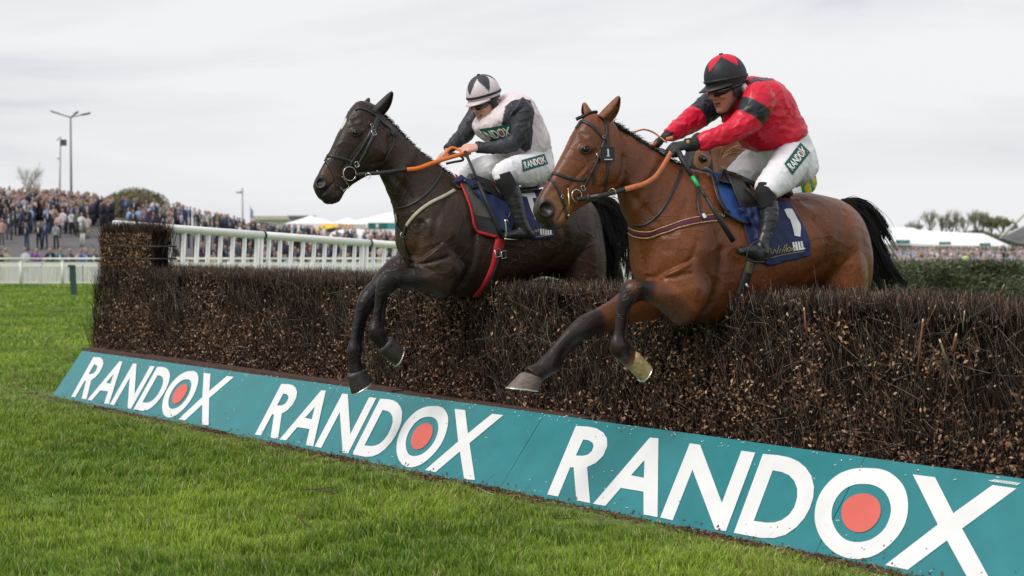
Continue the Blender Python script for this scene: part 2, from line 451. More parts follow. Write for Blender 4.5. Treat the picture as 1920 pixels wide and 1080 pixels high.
# scuffs, nail heads
mb = MB(); mbn = MB()
ulo, uhi = seams[-1], seams[0]
for i in range(260):
    u = rs.uniform(ulo, uhi); v = (rs.rand() ** 3) * 0.9 if rs.rand() < 0.45 else 1 - rs.rand() ** 2 * 0.12
    ln = rs.uniform(0.003, 0.02); dv = rs.uniform(-0.02, 0.02)
    mb.add([BP(u, v, 0.005), BP(u + ln, v + dv, 0.005), BP(u + ln, v + dv + 0.006, 0.005), BP(u, v + 0.004, 0.005)], [(0, 1, 2, 3)])
for i in range(9):
    u = px2uv(1855 + i * 6, 912)[0]; mb.add([BP(u, 0.93, 0.005), BP(u - 0.012, 0.955, 0.005), BP(u - 0.022, 0.955, 0.005), BP(u - 0.008, 0.93, 0.005)], [(0, 1, 2, 3)])
for i in range(26):
    u = ulo + (uhi - ulo) * (i + 0.5 * rs.rand()) / 26
    p = BP(u, 0.93 + 0.03 * rs.rand(), 0.003); n = (p - BP(u, 0.93, 0)).normalized()
    mbn.ell(p, FD * 0.006, Vector((0, 0, 1)) * 0.006, FN * 0.004, 8, 5)
o = bchild(mb, 'scuff_mark', M['scuff'], board, smooth=False); o['kind'] = 'stuff'
M['mud'] = mat('mud', (0.10, 0.075, 0.045), 0.9); mb = MB()
for i in range(520):
    u = rs.uniform(ulo, uhi); v = abs(rs.normal()) * .10 if rs.rand() < .75 else rs.rand(); r0_ = rs.uniform(.0015, .006) * (1.6 if v < .1 else .8)
    c_ = [(u + math.cos(t) * r0_ * rs.uniform(.5, 1.2), v + math.sin(t) * r0_ * rs.uniform(.8, 2.4)) for t in np.linspace(0, 5.2, 6)]
    mb.add([BP(a_, max(b_, 0), .0052) for a_, b_ in c_], [(0, 1, 2, 3, 4, 5)])
o = bchild(mb, 'mud_splash', M['mud'], board, smooth=False); o['kind'] = 'stuff'
o = bchild(mbn, 'nail_head', M['steel'], board); o['kind'] = 'stuff'

# guard timber rail behind the board's top edge (brown boxed timbers with notches)
gr = empty('timber_guard_rail', FP(3, 0.4, 0), 'dark brown timber guard rail between the teal board and the birch', 'guard rail')
u = seams[0] + 0.02; k = 0
while u > ulo:
    u2 = max(ulo - 0.2, u - (1.9 if k else 1.15))
    zt = lerp_line(tl0, tl1, (u + u2) / 2).z - float(np.interp(u, [uof(fence_at(1150, 790, .4)), uof(fence_at(900, 760, .4)), uof(fence_at(420, 700, .4))], [.085, .030, 0.0]))
    mb = MB(); mb.box(FP((u + u2) / 2, 0.425, zt / 2 + 0.012), u - u2 - 0.012, 0.13, zt + 0.022, FD, FN)
    bchild(mb, 'timber', M['wood_brown'], gr, smooth=False)
    mb = MB(); mb.box(FP(u2, 0.405, zt + 0.004), 0.16, 0.10, 0.035, FD, FN)
    bchild(mb, 'joint_block', M['wood_brown'], gr, smooth=False)
    u = u2; k += 1

# ================================================================== BIRCH FENCE
HZ = 1.185
UL = uof(fence_at(190, 600, 0.55)); UR = ulo - 0.9
D0, D1 = 0.52, 1.42
def face_d(z): return D0 + 0.07 * (z / HZ) ** 2 - 0.04 * np.sin(np.pi * z / HZ)
fence = empty('birch_fence', FP((UL + UR) / 2, 0.9, 0), 'long dark brown birch brush fence the two horses are jumping', 'steeplechase fence')
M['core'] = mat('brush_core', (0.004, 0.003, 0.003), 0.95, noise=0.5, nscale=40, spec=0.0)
M['twig'] = mat('birch_twigs', attr='col', rough=0.7, spec=0.12)
M['dry_leaf'] = mat('dry_leaves', attr='col', rough=0.6, trans=0.10, spec=0.2)
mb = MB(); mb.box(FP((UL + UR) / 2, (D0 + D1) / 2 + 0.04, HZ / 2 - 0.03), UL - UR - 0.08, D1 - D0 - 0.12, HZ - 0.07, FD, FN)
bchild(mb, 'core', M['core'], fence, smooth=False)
FDn, FNn, Zn = np.array(FD), np.array(FN), np.array((0, 0, 1.0))
def FPn(u, d, z): return np.array(B0)[None, :] + u[:, None] * FDn + d[:, None] * FNn + z[:, None] * Zn
def twigs(P, dirv, ln, wd, C, tipC=None, segs=2, bend=0.15, face=None):
    """ribbons; P n,3 base, dirv n,3 unit; returns V,F,C"""
    n = len(P); side = np.cross(dirv, face if face is not None else rs.normal(size=(n, 3)))
    side /= np.linalg.norm(side, axis=1, keepdims=True) + 1e-9
    bv = rs.normal(size=(n, 3)) * bend * ln[:, None]
    V = []; CC = []
    for k in range(segs + 1):
        t = k / segs; p = P + dirv * (ln * t)[:, None] + bv * t * t
        wv = side * (wd * (1 - 0.55 * t) / 2)[:, None]
        V += [p - wv, p + wv]
        c = C * (1.0 if k < segs or tipC is None else 1.0) if tipC is None or k < segs else tipC
        CC += [c, c]
    V = np.stack(V, 1).reshape(-1, 3); CC = np.stack(CC, 1).reshape(-1, 3)
    st = 2 * (segs + 1); b = np.arange(n)[:, None] * st; Fq = []
    for k in range(segs):
        Fq.append(b + np.array([[2 * k, 2 * k + 1, 2 * k + 3, 2 * k + 2]]))
    return V, np.concatenate(Fq, 0), CC
def leaves(P, nrm, size, C):
    n = len(P); a = rs.normal(size=(n, 3)); a /= np.linalg.norm(a, axis=1, keepdims=True)
    nn = nrm + rs.normal(size=(n, 3)) * 0.8; nn /= np.linalg.norm(nn, axis=1, keepdims=True)
    t = np.cross(a, nn); t /= np.linalg.norm(t, axis=1, keepdims=True) + 1e-9; b = np.cross(nn, t)
    s = size[:, None]
    fold = nn * s * rs.uniform(-0.35, 0.5, (n, 1))
    V = np.stack([P - t * s, P + b * s * 0.5 + fold, P + t * s + fold * rs.uniform(-1, 1, (n, 1)), P - b * s * 0.5 + fold], 1).reshape(-1, 3)
    bb = np.arange(n)[:, None] * 4
    Fq = np.concatenate([bb + np.array([[0, 1, 2]]), bb + np.array([[0, 2, 3]])], 0)
    return V, Fq, np.repeat(C, 4, 0)
def twcol(n, base=(0.0165, 0.0105, 0.0085), var=0.85):
    c = np.array(base)[None] * np.exp(rs.normal(size=(n, 1)) * var)
    g = rs.rand(n) < 0.09; c[g] = np.array([0.15, 0.12, 0.105]) * rs.uniform(0.6, 1.3, (g.sum(), 1))
    r = rs.rand(n) < 0.06; c[r] = np.array([0.16, 0.07, 0.035]) * rs.uniform(0.6, 1.4, (r.sum(), 1))
    return np.clip(c, 0.004, 0.5)
def nrm(v): return v / (np.linalg.norm(v, axis=1, keepdims=True) + 1e-9)
def urand(n, near_bias=True):
    # denser near the camera because it shows larger
    t = rs.rand(n); return UR + (UL - UR) * t ** 1.12
def brush(block, u_s, d_s, z_s, kind): pass
def build_twigs():
    P = []; Dv = []; Ln = []; W = []; C = []; Fc = []
    # front face
    n = 105000
    u = urand(n); z = rs.uniform(0.02, HZ + 0.012, n); gu = np.linspace(UR, UL, 400); gv = np.linspace(0, HZ + .02, 60)
    G0 = np.array([[noise.noise(Vector((a * 7, b * 4, 11.0))) + .6 * noise.noise(Vector((a * 18, b * 10, 3.0))) for b in gv] for a in gu])
    gq = G0[((u - UR) / (UL - UR) * 399).astype(int), (z / (HZ + .02) * 59).astype(int)]
    dep = rs.rand(n) ** 1.3 * 0.07 + np.clip(gq + .1, 0, 1) * .09
    d = face_d(z) + dep - 0.01
    clump = np.array([noise.noise(Vector((a * 2.2, b * 1.6, 1.0))) for a, b in zip(u[:6000], z[:6000])])
    ln = rs.uniform(0.05, 0.20, n)
    z0 = np.clip(z - ln * 0.85, 0.0, None)
    tilt = np.where(rs.rand(n) < 0.62, 0.22, 0.95)
    dirv = nrm(Zn[None] + FDn[None] * (rs.normal(size=(n, 1)) * tilt[:, None]) + FNn[None] * (rs.normal(size=(n, 1)) * 0.22 - 0.12))
    P.append(FPn(u, d, z0)); Dv.append(dirv); Ln.append(ln); W.append(rs.uniform(0.0013, 0.0034, n)); C.append(twcol(n))
    # top surface, upright tips
    n = 52000
    u = urand(n); d = rs.uniform(D0 + 0.02, D1, n)
    hz = np.array([noise.noise(Vector((a * 1.1, 0.3, b * 1.5))) for a, b in zip(u, d)]) * 0.022
    tall = np.where(rs.rand(n) < 0.005, rs.uniform(0.02, 0.07, n), 0)
    ln = rs.uniform(0.05, 0.13, n)
    dirv = nrm(Zn[None] + rs.normal(size=(n, 3)) * 0.28)
    P.append(FPn(u, d, HZ - ln * 0.85 + hz + rs.uniform(-0.028, 0.004, n) + tall)); Dv.append(dirv); Ln.append(ln); W.append(rs.uniform(0.0015, 0.0038, n)); C.append(twcol(n, (0.026, 0.018, 0.016)))
    # left end face
    n = 14000
    z = rs.uniform(0.0, HZ, n); d = rs.uniform(D0 - 0.02, D1, n); ln = rs.uniform(0.08, 0.25, n)
    bul = 0.09 * np.sin(np.pi * np.clip(z / HZ, 0, 1)) ** 0.7
    dirv = nrm(Zn[None] + FDn[None] * rs.normal(size=(n, 1)) * 0.3 + rs.normal(size=(n, 3)) * 0.12)
    P.append(FPn(UL - 0.03 + bul + rs.normal(size=n) * 0.02, d, np.clip(z - ln * 0.8, 0, None))); Dv.append(dirv); Ln.append(ln); W.append(rs.uniform(0.002, 0.005, n)); C.append(twcol(n))
    P = np.concatenate(P); Dv = np.concatenate(Dv); Ln = np.concatenate(Ln); W = np.concatenate(W); C = np.concatenate(C)
    n = len(P); face = np.array(-FNn)[None] + rs.normal(size=(n, 3)) * 0.7
    tip = C.copy(); k = rs.rand(n) < 0.16; tip[k] = np.array([0.42, 0.32, 0.22]) * rs.uniform(0.5, 1.2, (k.sum(), 1))
    V, Fq, CC = twigs(P, Dv, Ln, W, C, tip, 2, 0.16, face)
    me = mesh_np('twigs', V, Fq, M['twig'], smooth=False); setcol(me, CC)
    o = link('twigs', me, kind='stuff'); childify(o, fence)
    # long wild stems and cut ends
    n = 1700
    u = urand(n); z = rs.uniform(0.1, HZ, n); d = face_d(z) - rs.uniform(0, 0.025, n); ln = rs.uniform(0.10, 0.34, n)
    dirv = nrm(Zn[None] * rs.uniform(-0.5, 1.6, (n, 1)) + FDn[None] * rs.normal(size=(n, 1)) * 0.9 - FNn[None] * 0.1)
    keep = (z + dirv[:, 2] * ln) < HZ + 0.02
    u, z, d, ln, dirv = u[keep], z[keep], d[keep], ln[keep], dirv[keep]; n = len(u)
    C = np.array([[0.20, 0.165, 0.14]]) * rs.uniform(0.35, 1.3, (n, 1))
    V, Fq, CC = twigs(FPn(u, d, z), dirv, ln, rs.uniform(0.001, 0.0022, n), C, C * 1.5, 3, 0.25, np.array(-FNn)[None] + rs.normal(size=(n, 3)) * 0.4)
    # pale cut stubs
    n2 = 2600; u = urand(n2); z = rs.uniform(0.1, HZ, n2); d = face_d(z) - rs.uniform(-0.005, 0.02, n2)
    C2 = np.array([[0.55, 0.42, 0.28]]) * rs.uniform(0.4, 1.1, (n2, 1))
    V2, F2, CC2 = twigs(FPn(u, d, z), nrm(Zn[None] + rs.normal(size=(n2, 3)) * 0.5), rs.uniform(0.004, 0.011, n2), rs.uniform(0.003, 0.007, n2), C2, C2, 1, 0.0, np.array(-FNn)[None] + rs.normal(size=(n2, 3)) * 0.3)
    V = np.concatenate([V, V2]); Fq = np.concatenate([Fq, F2 + (n * 8)]); CC = np.concatenate([CC, CC2])
    me = mesh_np('stray_stems', V, Fq, M['twig'], smooth=False); setcol(me, CC)
    o = link('stray_stem', me, kind='stuff'); childify(o, fence)
    # dry leaves: thick low down, thin at the top
    n = 72000
    u = urand(n); z = HZ * rs.rand(n) ** 1.15
    gu = np.linspace(UR, UL, 120); gzz = np.linspace(0, HZ, 40)
    G = np.array([[noise.noise(Vector((a * 1.3, b * 2.4, 7.0))) + 0.7 * noise.noise(Vector((a * 5, b * 5, 2.0))) for b in gzz] for a in gu])
    iu = ((u - UR) / (UL - UR) * 119).astype(int); iz = (z / HZ * 39).astype(int)
    lvl = 0.72 + 0.12 * (u - UR) / (UL - UR)
    keep = rs.rand(n) < np.clip((lvl - z / HZ) * 2.6 + G[iu, iz] * 1.5 + 0.0, 0.03, 1)
    u, z = u[keep], z[keep]; n = len(u)
    d = face_d(z) + 0.05 - rs.rand(n) ** .7 * 0.085
    C = np.array([[0.125, 0.066, 0.038]]) * np.exp(rs.normal(size=(n, 1)) * 0.65) * (1 + rs.normal(size=(n, 3)) * 0.06)
    pale = rs.rand(n) < 0.13; C[pale] = np.array([0.46, 0.31, 0.20]) * rs.uniform(0.6, 1.2, (pale.sum(), 1))
    V, Fq, CC = leaves(FPn(u, d, z), np.repeat(-FNn[None], n, 0) + Zn[None] * 0.4, rs.uniform(0.005, 0.0165, n), np.clip(C, 0.012, 0.6))
    me = mesh_np('dry_leaves', V, Fq, M['dry_leaf'], smooth=False); setcol(me, CC)
    o = link('dry_leaves', me, kind='stuff'); childify(o, fence)
build_twigs()
# a few thicker cut stems standing in the face
M['stem_red'] = mat('stem_red', (0.16, 0.055, 0.03), 0.6, noise=0.3, nscale=60)
M['cut_wood'] = mat('cut_wood', (0.62, 0.46, 0.28), 0.7)
M['stem_green'] = mat('stem_green', (0.10, 0.10, 0.04), 0.6, noise=0.3, nscale=60)
for (a, b, r_, mm) in [((1721,700),(1730,605),0.0055,'stem_red'), ((1788,660),(1792,632),0.007,'stem_red'), ((1779,682),(1764,643),0.006,'stem_green'), ((1806,622),(1808,590),0.004,'stem_green'),
                       ((1514,632),(1508,583),0.005,'stem_red'), ((1736,618),(1752,578),0.002,'stem_red'), ((1868,565),(1880,540),0.0025,'stem_red')]:
    mb = MB(); pa, pb = fence_at(a[0], a[1], D0 - 0.035), fence_at(b[0], b[1], D0 - 0.04)
    mb.tube([pa, (pa + pb) / 2 + FD * 0.003, pb], [r_, r_, r_ * 0.9], 7)
    st = bchild(mb, 'cut_stem', M[mm], fence)
    mb = MB(); mb.tube([pb, pb + (pb - pa).normalized() * 0.018], [r_ * 0.95, r_ * 0.6], 7); c_ = mb.build('cut_end', M['cut_wood']); childify(c_, st)

# raised birch block at the far end of the fence
blk = empty('raised_birch_block', FP(UL, 1.0, 0), 'short raised block of tied birch at the far left end of the fence', 'birch block')
bd0 = D0 + 0.10
ub0 = uof(fence_at(190, 450, bd0)); ub1 = uof(fence_at(287, 450, bd0)); BZ = atY(230, 428, fence_at(230, 450, bd0).y).z
mb = MB(); mb.box(FP((ub0 + ub1) / 2, bd0 + 0.11, (BZ + HZ) / 2 - 0.05), ub0 - ub1 - 0.06, 0.10, BZ - HZ + 0.04, FD, FN); bchild(mb, 'core', M['core'], blk, smooth=False)
n = 15000
u = rs.uniform(ub1, ub0, n); z = rs.uniform(HZ - 0.05, BZ + 0.02, n); ln = rs.uniform(0.08, 0.24, n)
edge = (u - ub1) / (ub0 - ub1)
z = np.minimum(z, BZ + 0.05 * edge ** 3 + 0.02)
d = bd0 + rs.rand(n) ** 2 * 0.07; top = rs.rand(n) < 0.2; d[top] = rs.uniform(bd0, bd0 + 0.2, top.sum()); z[top] = BZ + rs.uniform(-0.03, 0.05, top.sum())
endf = rs.rand(n) < 0.08; u[endf] = np.where(rs.rand(endf.sum()) < 0.5, ub0, ub1); d[endf] = rs.uniform(bd0, bd0 + 0.2, endf.sum())
V, Fq, CC = twigs(FPn(u, d, z - ln * 0.85), nrm(Zn[None] + rs.normal(size=(n, 3)) * 0.16), ln, rs.uniform(0.002, 0.005, n), twcol(n), None, 2, 0.1, np.array(-FNn)[None] + rs.normal(size=(n, 3)) * 0.6)
me = mesh_np('block_twigs', V, Fq, M['twig'], smooth=False); setcol(me, CC); o = link('twigs', me, kind='stuff'); childify(o, blk)
n = 1500
V, Fq, CC = leaves(FPn(rs.uniform(ub1, ub0, n), bd0 - 0.01 - rs.rand(n) * 0.02, rs.uniform(HZ, BZ - 0.04, n)), np.repeat(-FNn[None], n, 0), rs.uniform(0.007, 0.014, n), np.array([[0.26, 0.15, 0.08]]) * np.exp(rs.normal(size=(n, 1)) * 0.5))
me = mesh_np('block_leaves', V, Fq, M['dry_leaf'], smooth=False); setcol(me, CC); o = link('dry_leaves', me, kind='stuff'); childify(o, blk)
for yy in (461, 483):
    mb = MB(); pa, pb = fence_at(200, yy, bd0 - 0.02), fence_at(288, yy, bd0 - 0.02); pb.z = pa.z
    mb.tube([pa, pb, pb + FN * 0.22], 0.009, 6); bchild(mb, 'tie_wire', M['black_band'], blk)
# stray twigs at the far end
n = 60
V, Fq, CC = twigs(FPn(rs.uniform(UL, UL + 0.12, n), rs.uniform(D0 - 0.08, D0 + 0.2, n), rs.uniform(0.25, 0.6, n)), nrm(Zn[None] + FDn[None] * rs.uniform(0.1, 0.5, (n, 1)) - FNn[None] * 0.1), rs.uniform(0.15, 0.45, n), np.full(n, 0.004), twcol(n), None, 3, 0.15)
me = mesh_np('end_twigs', V, Fq, M['twig'], smooth=False); setcol(me, CC); o = link('loose_twigs', me, kind='stuff'); childify(o, fence)

# litter along the board foot
def litter():
    n = 15000
    u = rs.uniform(ulo, uhi + 0.3, n); d = -np.abs(rs.normal(size=n)) * 0.070 - 0.012
    pat = np.array([noise.noise(Vector((a * 1.7, 4.0, 0))) for a in u]); k = rs.rand(n) < np.clip(0.55 + pat * 1.6 - (u - ulo) / (uhi - ulo) * 0.55, 0.04, 1)
    u, d = u[k], d[k]; n = len(u)
    z = 0.008 + rs.rand(n) * 0.014
    V, Fq, CC = leaves(FPn(u, d, z), np.repeat(Zn[None], n, 0), rs.uniform(0.006, 0.013, n), np.array([[0.13, 0.075, 0.045]]) * np.exp(rs.normal(size=(n, 1)) * 0.5))
    me = mesh_np('leaf_litter', V, Fq, M['dry_leaf'], smooth=False); setcol(me, CC)
    link('leaf_litter', me, label='strip of dry brown leaf litter along the foot of the teal board', cat='leaf litter', kind='stuff')
    n = 1500; u = rs.uniform(ulo, uhi, n); d = -np.abs(rs.normal(size=n)) * 0.10 - .015
    Dv = nrm(FDn[None] * rs.normal(size=(n, 1)) + FNn[None] * rs.normal(size=(n, 1)) + Zn[None] * rs.uniform(0, 0.15, (n, 1)))
    V, Fq, CC = twigs(FPn(u, d, np.full(n, 0.015)), Dv, rs.uniform(0.03, 0.12, n), np.full(n, 0.003), twcol(n, (0.12, 0.08, 0.055)), None, 2, 0.2)
    me = mesh_np('fallen_twigs', V, Fq, M['twig'], smooth=False); setcol(me, CC)
    link('fallen_twigs', me, label='small broken birch twigs fallen along the board foot', cat='twigs', kind='stuff')
litter()
for (a, b, lab) in [((563, 918), (628, 926), 'bare birch stick lying in the grass below the middle RANDOX word'), ((540, 960), (575, 985), 'thin pale twig lying in the grass near the lower middle')]:
    mb = MB(); pa, pb = atZ(a[0], a[1], 0.045), atZ(b[0], b[1], 0.04); mid = (pa + pb) / 2 + Vector((0, 0.02, 0.012))
    mb.tube([pa, mid, pb], [0.002, 0.004, 0.0045], 6); mb.tube([mid, mid + (pb - pa) * 0.4 + Vector((0.02, 0.09, 0.01))], [0.003, 0.001], 5)
    mb.build('fallen_stick', M['wood_brown'], label=lab, cat='stick')

# ================================================================== WHITE WING RAIL BEHIND THE FENCE
W0, W1 = atY(213, 420.5, 14.6), atY(727, 458.5, 17.6)
WDv = (W1 - W0); WH = Vector((WDv.x, WDv.y, 0)).normalized(); WNn = WH.cross(Vector((0, 0, 1)))
def wing(px, py=440): return onplane(px, py, W0, WNn)
def wing_z(p): return W0.z + WDv.z * ((p - W0).dot(WH) / Vector((WDv.x, WDv.y, 0)).length)
def wtop(px):
    p = wing(px); p.z = wing_z(p); return p
wr = empty('white_wing_rail', (W0.x, W0.y, 0), 'white plastic wing rail with slanting uprights running back behind the birch fence', 'wing rail')
jx = [213, 494, 693, 880, 1060, 1185]
M['plastic_white'] = mat('plastic_white', (0.84, 0.84, 0.80), 0.35, noise=0.06, nscale=4, detail=5)
for a, b in zip(jx[:-1], jx[1:]):
    mb = MB(); pa, pb = wtop(a), wtop(b); dd = (pb - pa).normalized()
    mb.tube([pa + dd * (0 if a > 213 else 0), pa + dd * 0.01, pb - dd * 0.012, pb - dd * 0.004], [0.034, 0.041, 0.041, 0.034], 16); bchild(mb, 'top_rail', M['plastic_white'], wr)
for a in (253, 494, 693, 880, 1060):
    mb = MB(); p = wtop(a); dd = WDv.normalized(); mb.tube([p - dd * 0.012, p + dd * 0.012], 0.046, 16); bchild(mb, 'joint_band', M['black_band'], wr)
pk = [292, 318, 343, 368, 389, 412, 435, 457, 503, 524, 545, 567, 588, 608, 627, 645, 664, 700, 720, 738, 756, 774, 792, 810, 828, 845, 862, 895, 912, 929, 945, 961, 977, 992, 1007, 1022, 1036, 1050, 1074, 1088, 1102, 1116, 1130, 1143, 1156, 1169, 1182]
for x in pk + [481, 488, 678, 686, 880, 1062]:
    post = x in (481, 488, 678, 686, 880, 1062)
    p = wing(x, 480); zt = wing_z(p); top = Vector((p.x, p.y, zt)) + WH * (0.022) * (zt - p.z + 0.0) / 0.3
    bot = Vector((p.x, p.y, 0)) - WH * (0.022 * p.z / 0.3) * 0.9
    mb = MB(); mb.tube([top - Vector((0, 0, 0.02)), bot], 0.028 if post else 0.0225, 10)
    bchild(mb, 'post' if post else 'upright', M['plastic_white'], wr)
# ================================================================== HORSES
class Fr:
    """vertical middle plane of a horse: a points from head to tail, m towards the camera side"""
    def __init__(s, px, Y, adir):
        s.a = Vector((adir[0], adir[1], 0)).normalized(); s.m = Vector((s.a.y, -s.a.x, 0))
        s.O = atY(px, 435, Y); s.O.z = 0
    def P(s, px, py, off=0.0): return onplane(px, py, s.O + s.m * off, s.m)
    def loc(s, V):
        D = np.asarray(V) - np.array(s.O); return np.stack([D @ np.array(s.a), D @ np.array(s.m), D[:, 2]], 1)
    def world(s, L): return np.array(s.O) + L[:, 0:1] * np.array(s.a) + L[:, 1:2] * np.array(s.m) + L[:, 2:3] * np.array((0, 0, 1.0))
def body_rings(fr, st):
    o = []
    for (tx, ty), (bx, by), w_, e, k in st:
        T, B = fr.P(tx, ty), fr.P(bx, by); c = (T + B) / 2; v = (T - B) / 2; u = fr.m * w_
        o.append([*c, *u, *v, e, k])
    return o
def limb_rings(fr, st, lat=0.85):
    """st: (px,py,r_px,s[,lat])"""
    pts = [fr.P(q[0], q[1], q[3]) for q in st]; o = []
    for i, q in enumerate(st):
        c = pts[i]; t = (pts[min(i + 1, len(pts) - 1)] - pts[max(i - 1, 0)]).normalized()
        v = fr.m.cross(t).normalized(); u = t.cross(v).normalized()
        r = q[2] * c.y / F; l = q[4] if len(q) > 4 else lat
        o.append([*c, *(u * r * l), *(v * r), 2.0, 0.0])
    return o
def hoof(mb, fr, c1, c2, g1, g2, s, wc, wg):
    """c1,c2 coronet front/back px; g1,g2 ground toe/heel px"""
    rings = []
    a, b = fr.P(*c1, s), fr.P(*c2, s); d, e = fr.P(*g1, s), fr.P(*g2, s)
    for t in (-0.22, -0.08, 0.05, 0.5, 0.86, 0.97, 1.0):
        p, q = a + (d - a) * t, b + (e - b) * t; w_ = (wc + (wg - wc) * max(t, 0) ** .7) * (.88 if t > .98 else 1)
        if t < -0.1: w_ *= 0.80
        rings.append([*((p + q) / 2), *(fr.m * w_), *((p - q) / 2 * ({-0.22: .80, 1.0: .90}.get(t, 1))), 2.0, 0.12])
    mb.loft(rings, 20, 2)
    return (a, b, d, e)
def shoe(fr, g1, g2, s, wg, nrmdir):
    d, e = fr.P(*g1, s), fr.P(*g2, s); c = (d + e) / 2; ax = (d - e) / 2
    pts = [c + ax * (math.cos(t) * 0.97) + fr.m * (math.sin(t) * wg * 0.97) + nrmdir * 0.002 for t in np.linspace(-2.5, 2.5, 18)]
    mb = MB(); mb.tube(pts, 0.0055, 6); return mb

def head_rings(fr, fn, sx=1.0):
    H = [((1140, 222), (1176, 318), .070, 2.2, .0), ((1112, 212), (1172, 330), .083, 2.3, .0), ((1094, 222), (1164, 345), .094, 2.5, .10), ((1078, 246), (1152, 357), .098, 2.6, .18),
         ((1062, 276), (1130, 368), .083, 2.5, .12), ((1047, 304), (1106, 380), .064, 2.4, .02), ((1033, 330), (1084, 392), .053, 2.3, -.03), ((1018, 355), (1070, 404), .050, 2.2, -.02),
         ((1008, 374), (1062, 414), .053, 2.3, .08), ((1003, 388), (1056, 423), .056, 2.3, .14), ((1003, 402), (1047, 430), .050, 2.2, .12), ((1010, 417), (1036, 432), .034, 2.0, .05)]
    return [(fn(*t), fn(*b), w_ * sx, e, k) for t, b, w_, e, k in H]

def vert_normals(V, Q):
    n = np.cross(V[Q[:, 2]] - V[Q[:, 0]], V[Q[:, 3]] - V[Q[:, 1]]); N_ = np.zeros_like(V)
    for k in range(4): np.add.at(N_, Q[:, k], n)
    return N_ / (np.linalg.norm(N_, axis=1, keepdims=True) + 1e-9)
def polydist(X, pts):
    """distance of points X (n,2) to polyline, returns dist"""
    d = np.full(len(X), 1e9)
    for a, b in zip(pts[:-1], pts[1:]):
        a = np.array(a); b = np.array(b); ab = b - a; t = np.clip(((X - a) @ ab) / (ab @ ab + 1e-12), 0, 1)
        d = np.minimum(d, np.linalg.norm(X - (a + t[:, None] * ab), axis=1))
    return d
def sag(fr, px, py, s):
    p = fr.P(px, py, s); q = fr.loc([p])[0]; return (q[0], q[2])

def make_horse(name, fr, D):
    """D: dict of traced data"""
    mb = MB()
    mb.loft(body_rings(fr, D['trunk']), 32, 5)
    mb.loft(body_rings(fr, D['head']), 28, 4)
    for lm in D['limbs']: mb.loft(limb_rings(fr, lm['st'], lm.get('lat', .85)), 18, 4)
    for (px, py, s, rx, ry, rm, ang) in D['blobs']:
        c = fr.P(px, py, s); ca, sa = math.cos(R(ang)), math.sin(R(ang)); z = Vector((0, 0, 1))
        mb.ell(c, (fr.a * ca + z * sa) * rx, (fr.a * -sa + z * ca) * ry, fr.m * rm)
        if D.get('mirror', True) and abs(s) > 0.02:
            c2 = c - fr.m * (2 * s); mb.ell(c2, (fr.a * ca + z * sa) * rx, (fr.a * -sa + z * ca) * ry, fr.m * rm)
    V, Q, _ = mb.solid(0.0072, 9, 0.5)
    # muscles, grooves, nostrils
    Lc = fr.loc(V); Nn = vert_normals(V, Q); S2 = Lc[:, [0, 2]]
    disp = np.zeros(len(V))
    for (px, py, s0, rx, ry, h, ang) in D['bumps']:
        x0, z0 = sag(fr, px, py, s0); ca, sa = math.cos(R(ang)), math.sin(R(ang))
        dx, dz = Lc[:, 0] - x0, Lc[:, 2] - z0; X_ = dx * ca + dz * sa; Y_ = -dx * sa + dz * ca
        lat_ = smooth(0.15, 0.85, np.abs(Nn @ np.array(fr.m)))
        disp += h * np.exp(-(X_ / rx) ** 2 - (Y_ / ry) ** 2) * lat_
    for (pts, w_, dep, side, s0) in D['grooves']:
        pl = [sag(fr, x, y, s0) for x, y in pts]
        dd = polydist(S2, pl)
        msk = (Lc[:, 1] > 0.02) if side == 'near' else (np.abs(Lc[:, 1]) > 0.03)
        disp += -dep * np.exp(-(dd / w_) ** 2) * msk
    # skin micro relief: veins and ribs
    rnd_s = D.get('seed', 0)
    for i in range(len(V)):
        p = Vector((Lc[i, 0], Lc[i, 1], Lc[i, 2]))
        q = noise.noise_vector(p * 6 + Vector((rnd_s, 0, 0)))
        r1 = noise.noise((p + q * 0.05) * 13 + Vector((0, rnd_s, 0)))
        disp[i] += 0.0022 * r1 + 0.0030 * max(0, 1 - abs(noise.noise((p + q * 0.03) * 9 + Vector((5, 5, rnd_s)))) * 14)* D.get('vein', 0.5)
    V = V + Nn * disp[:, None]
    nos = []
    for sgn in (1, -1):
        c = np.array(fr.P(*D['nostril'], 0.052)); c = c if sgn > 0 else c - np.array(fr.m) * 0.104
        dd = np.linalg.norm(V - c, axis=1); nos.append(dd)
        V = V - np.array(fr.m)[None] * (sgn * 0.034 * np.exp(-(dd / 0.025) ** 2))[:, None] - np.array(fr.a)[None] * 0
        rim = np.exp(-((dd - 0.040) / 0.010) ** 2); V = V + np.array(fr.m)[None] * (sgn * 0.009 * rim)[:, None]
    Lc = fr.loc(V)
    col = D['paint'](fr, V, Lc, nos)
    me = mesh_np(name, V, Q, D['mat']); setcol(me, col)
    bvh = BVHTree.FromPolygons([tuple(v) for v in V], [tuple(q) for q in Q.tolist()])
    return me, bvh, V, Lc
def drape(bvh, px, py, off=0.003, fr=None, s=0.0):
    d = ray(px, py).normalized(); h = bvh.ray_cast(C0, d)
    if h[0] is None:
        p = fr.P(px, py, s); h = bvh.find_nearest(p)
        n = h[1] if h[1].length else Vector((0, -1, 0))
        return h[0] + n * off, n
    n = h[1] if h[1].dot(d) < 0 else -h[1]
    return h[0] + n * off, n
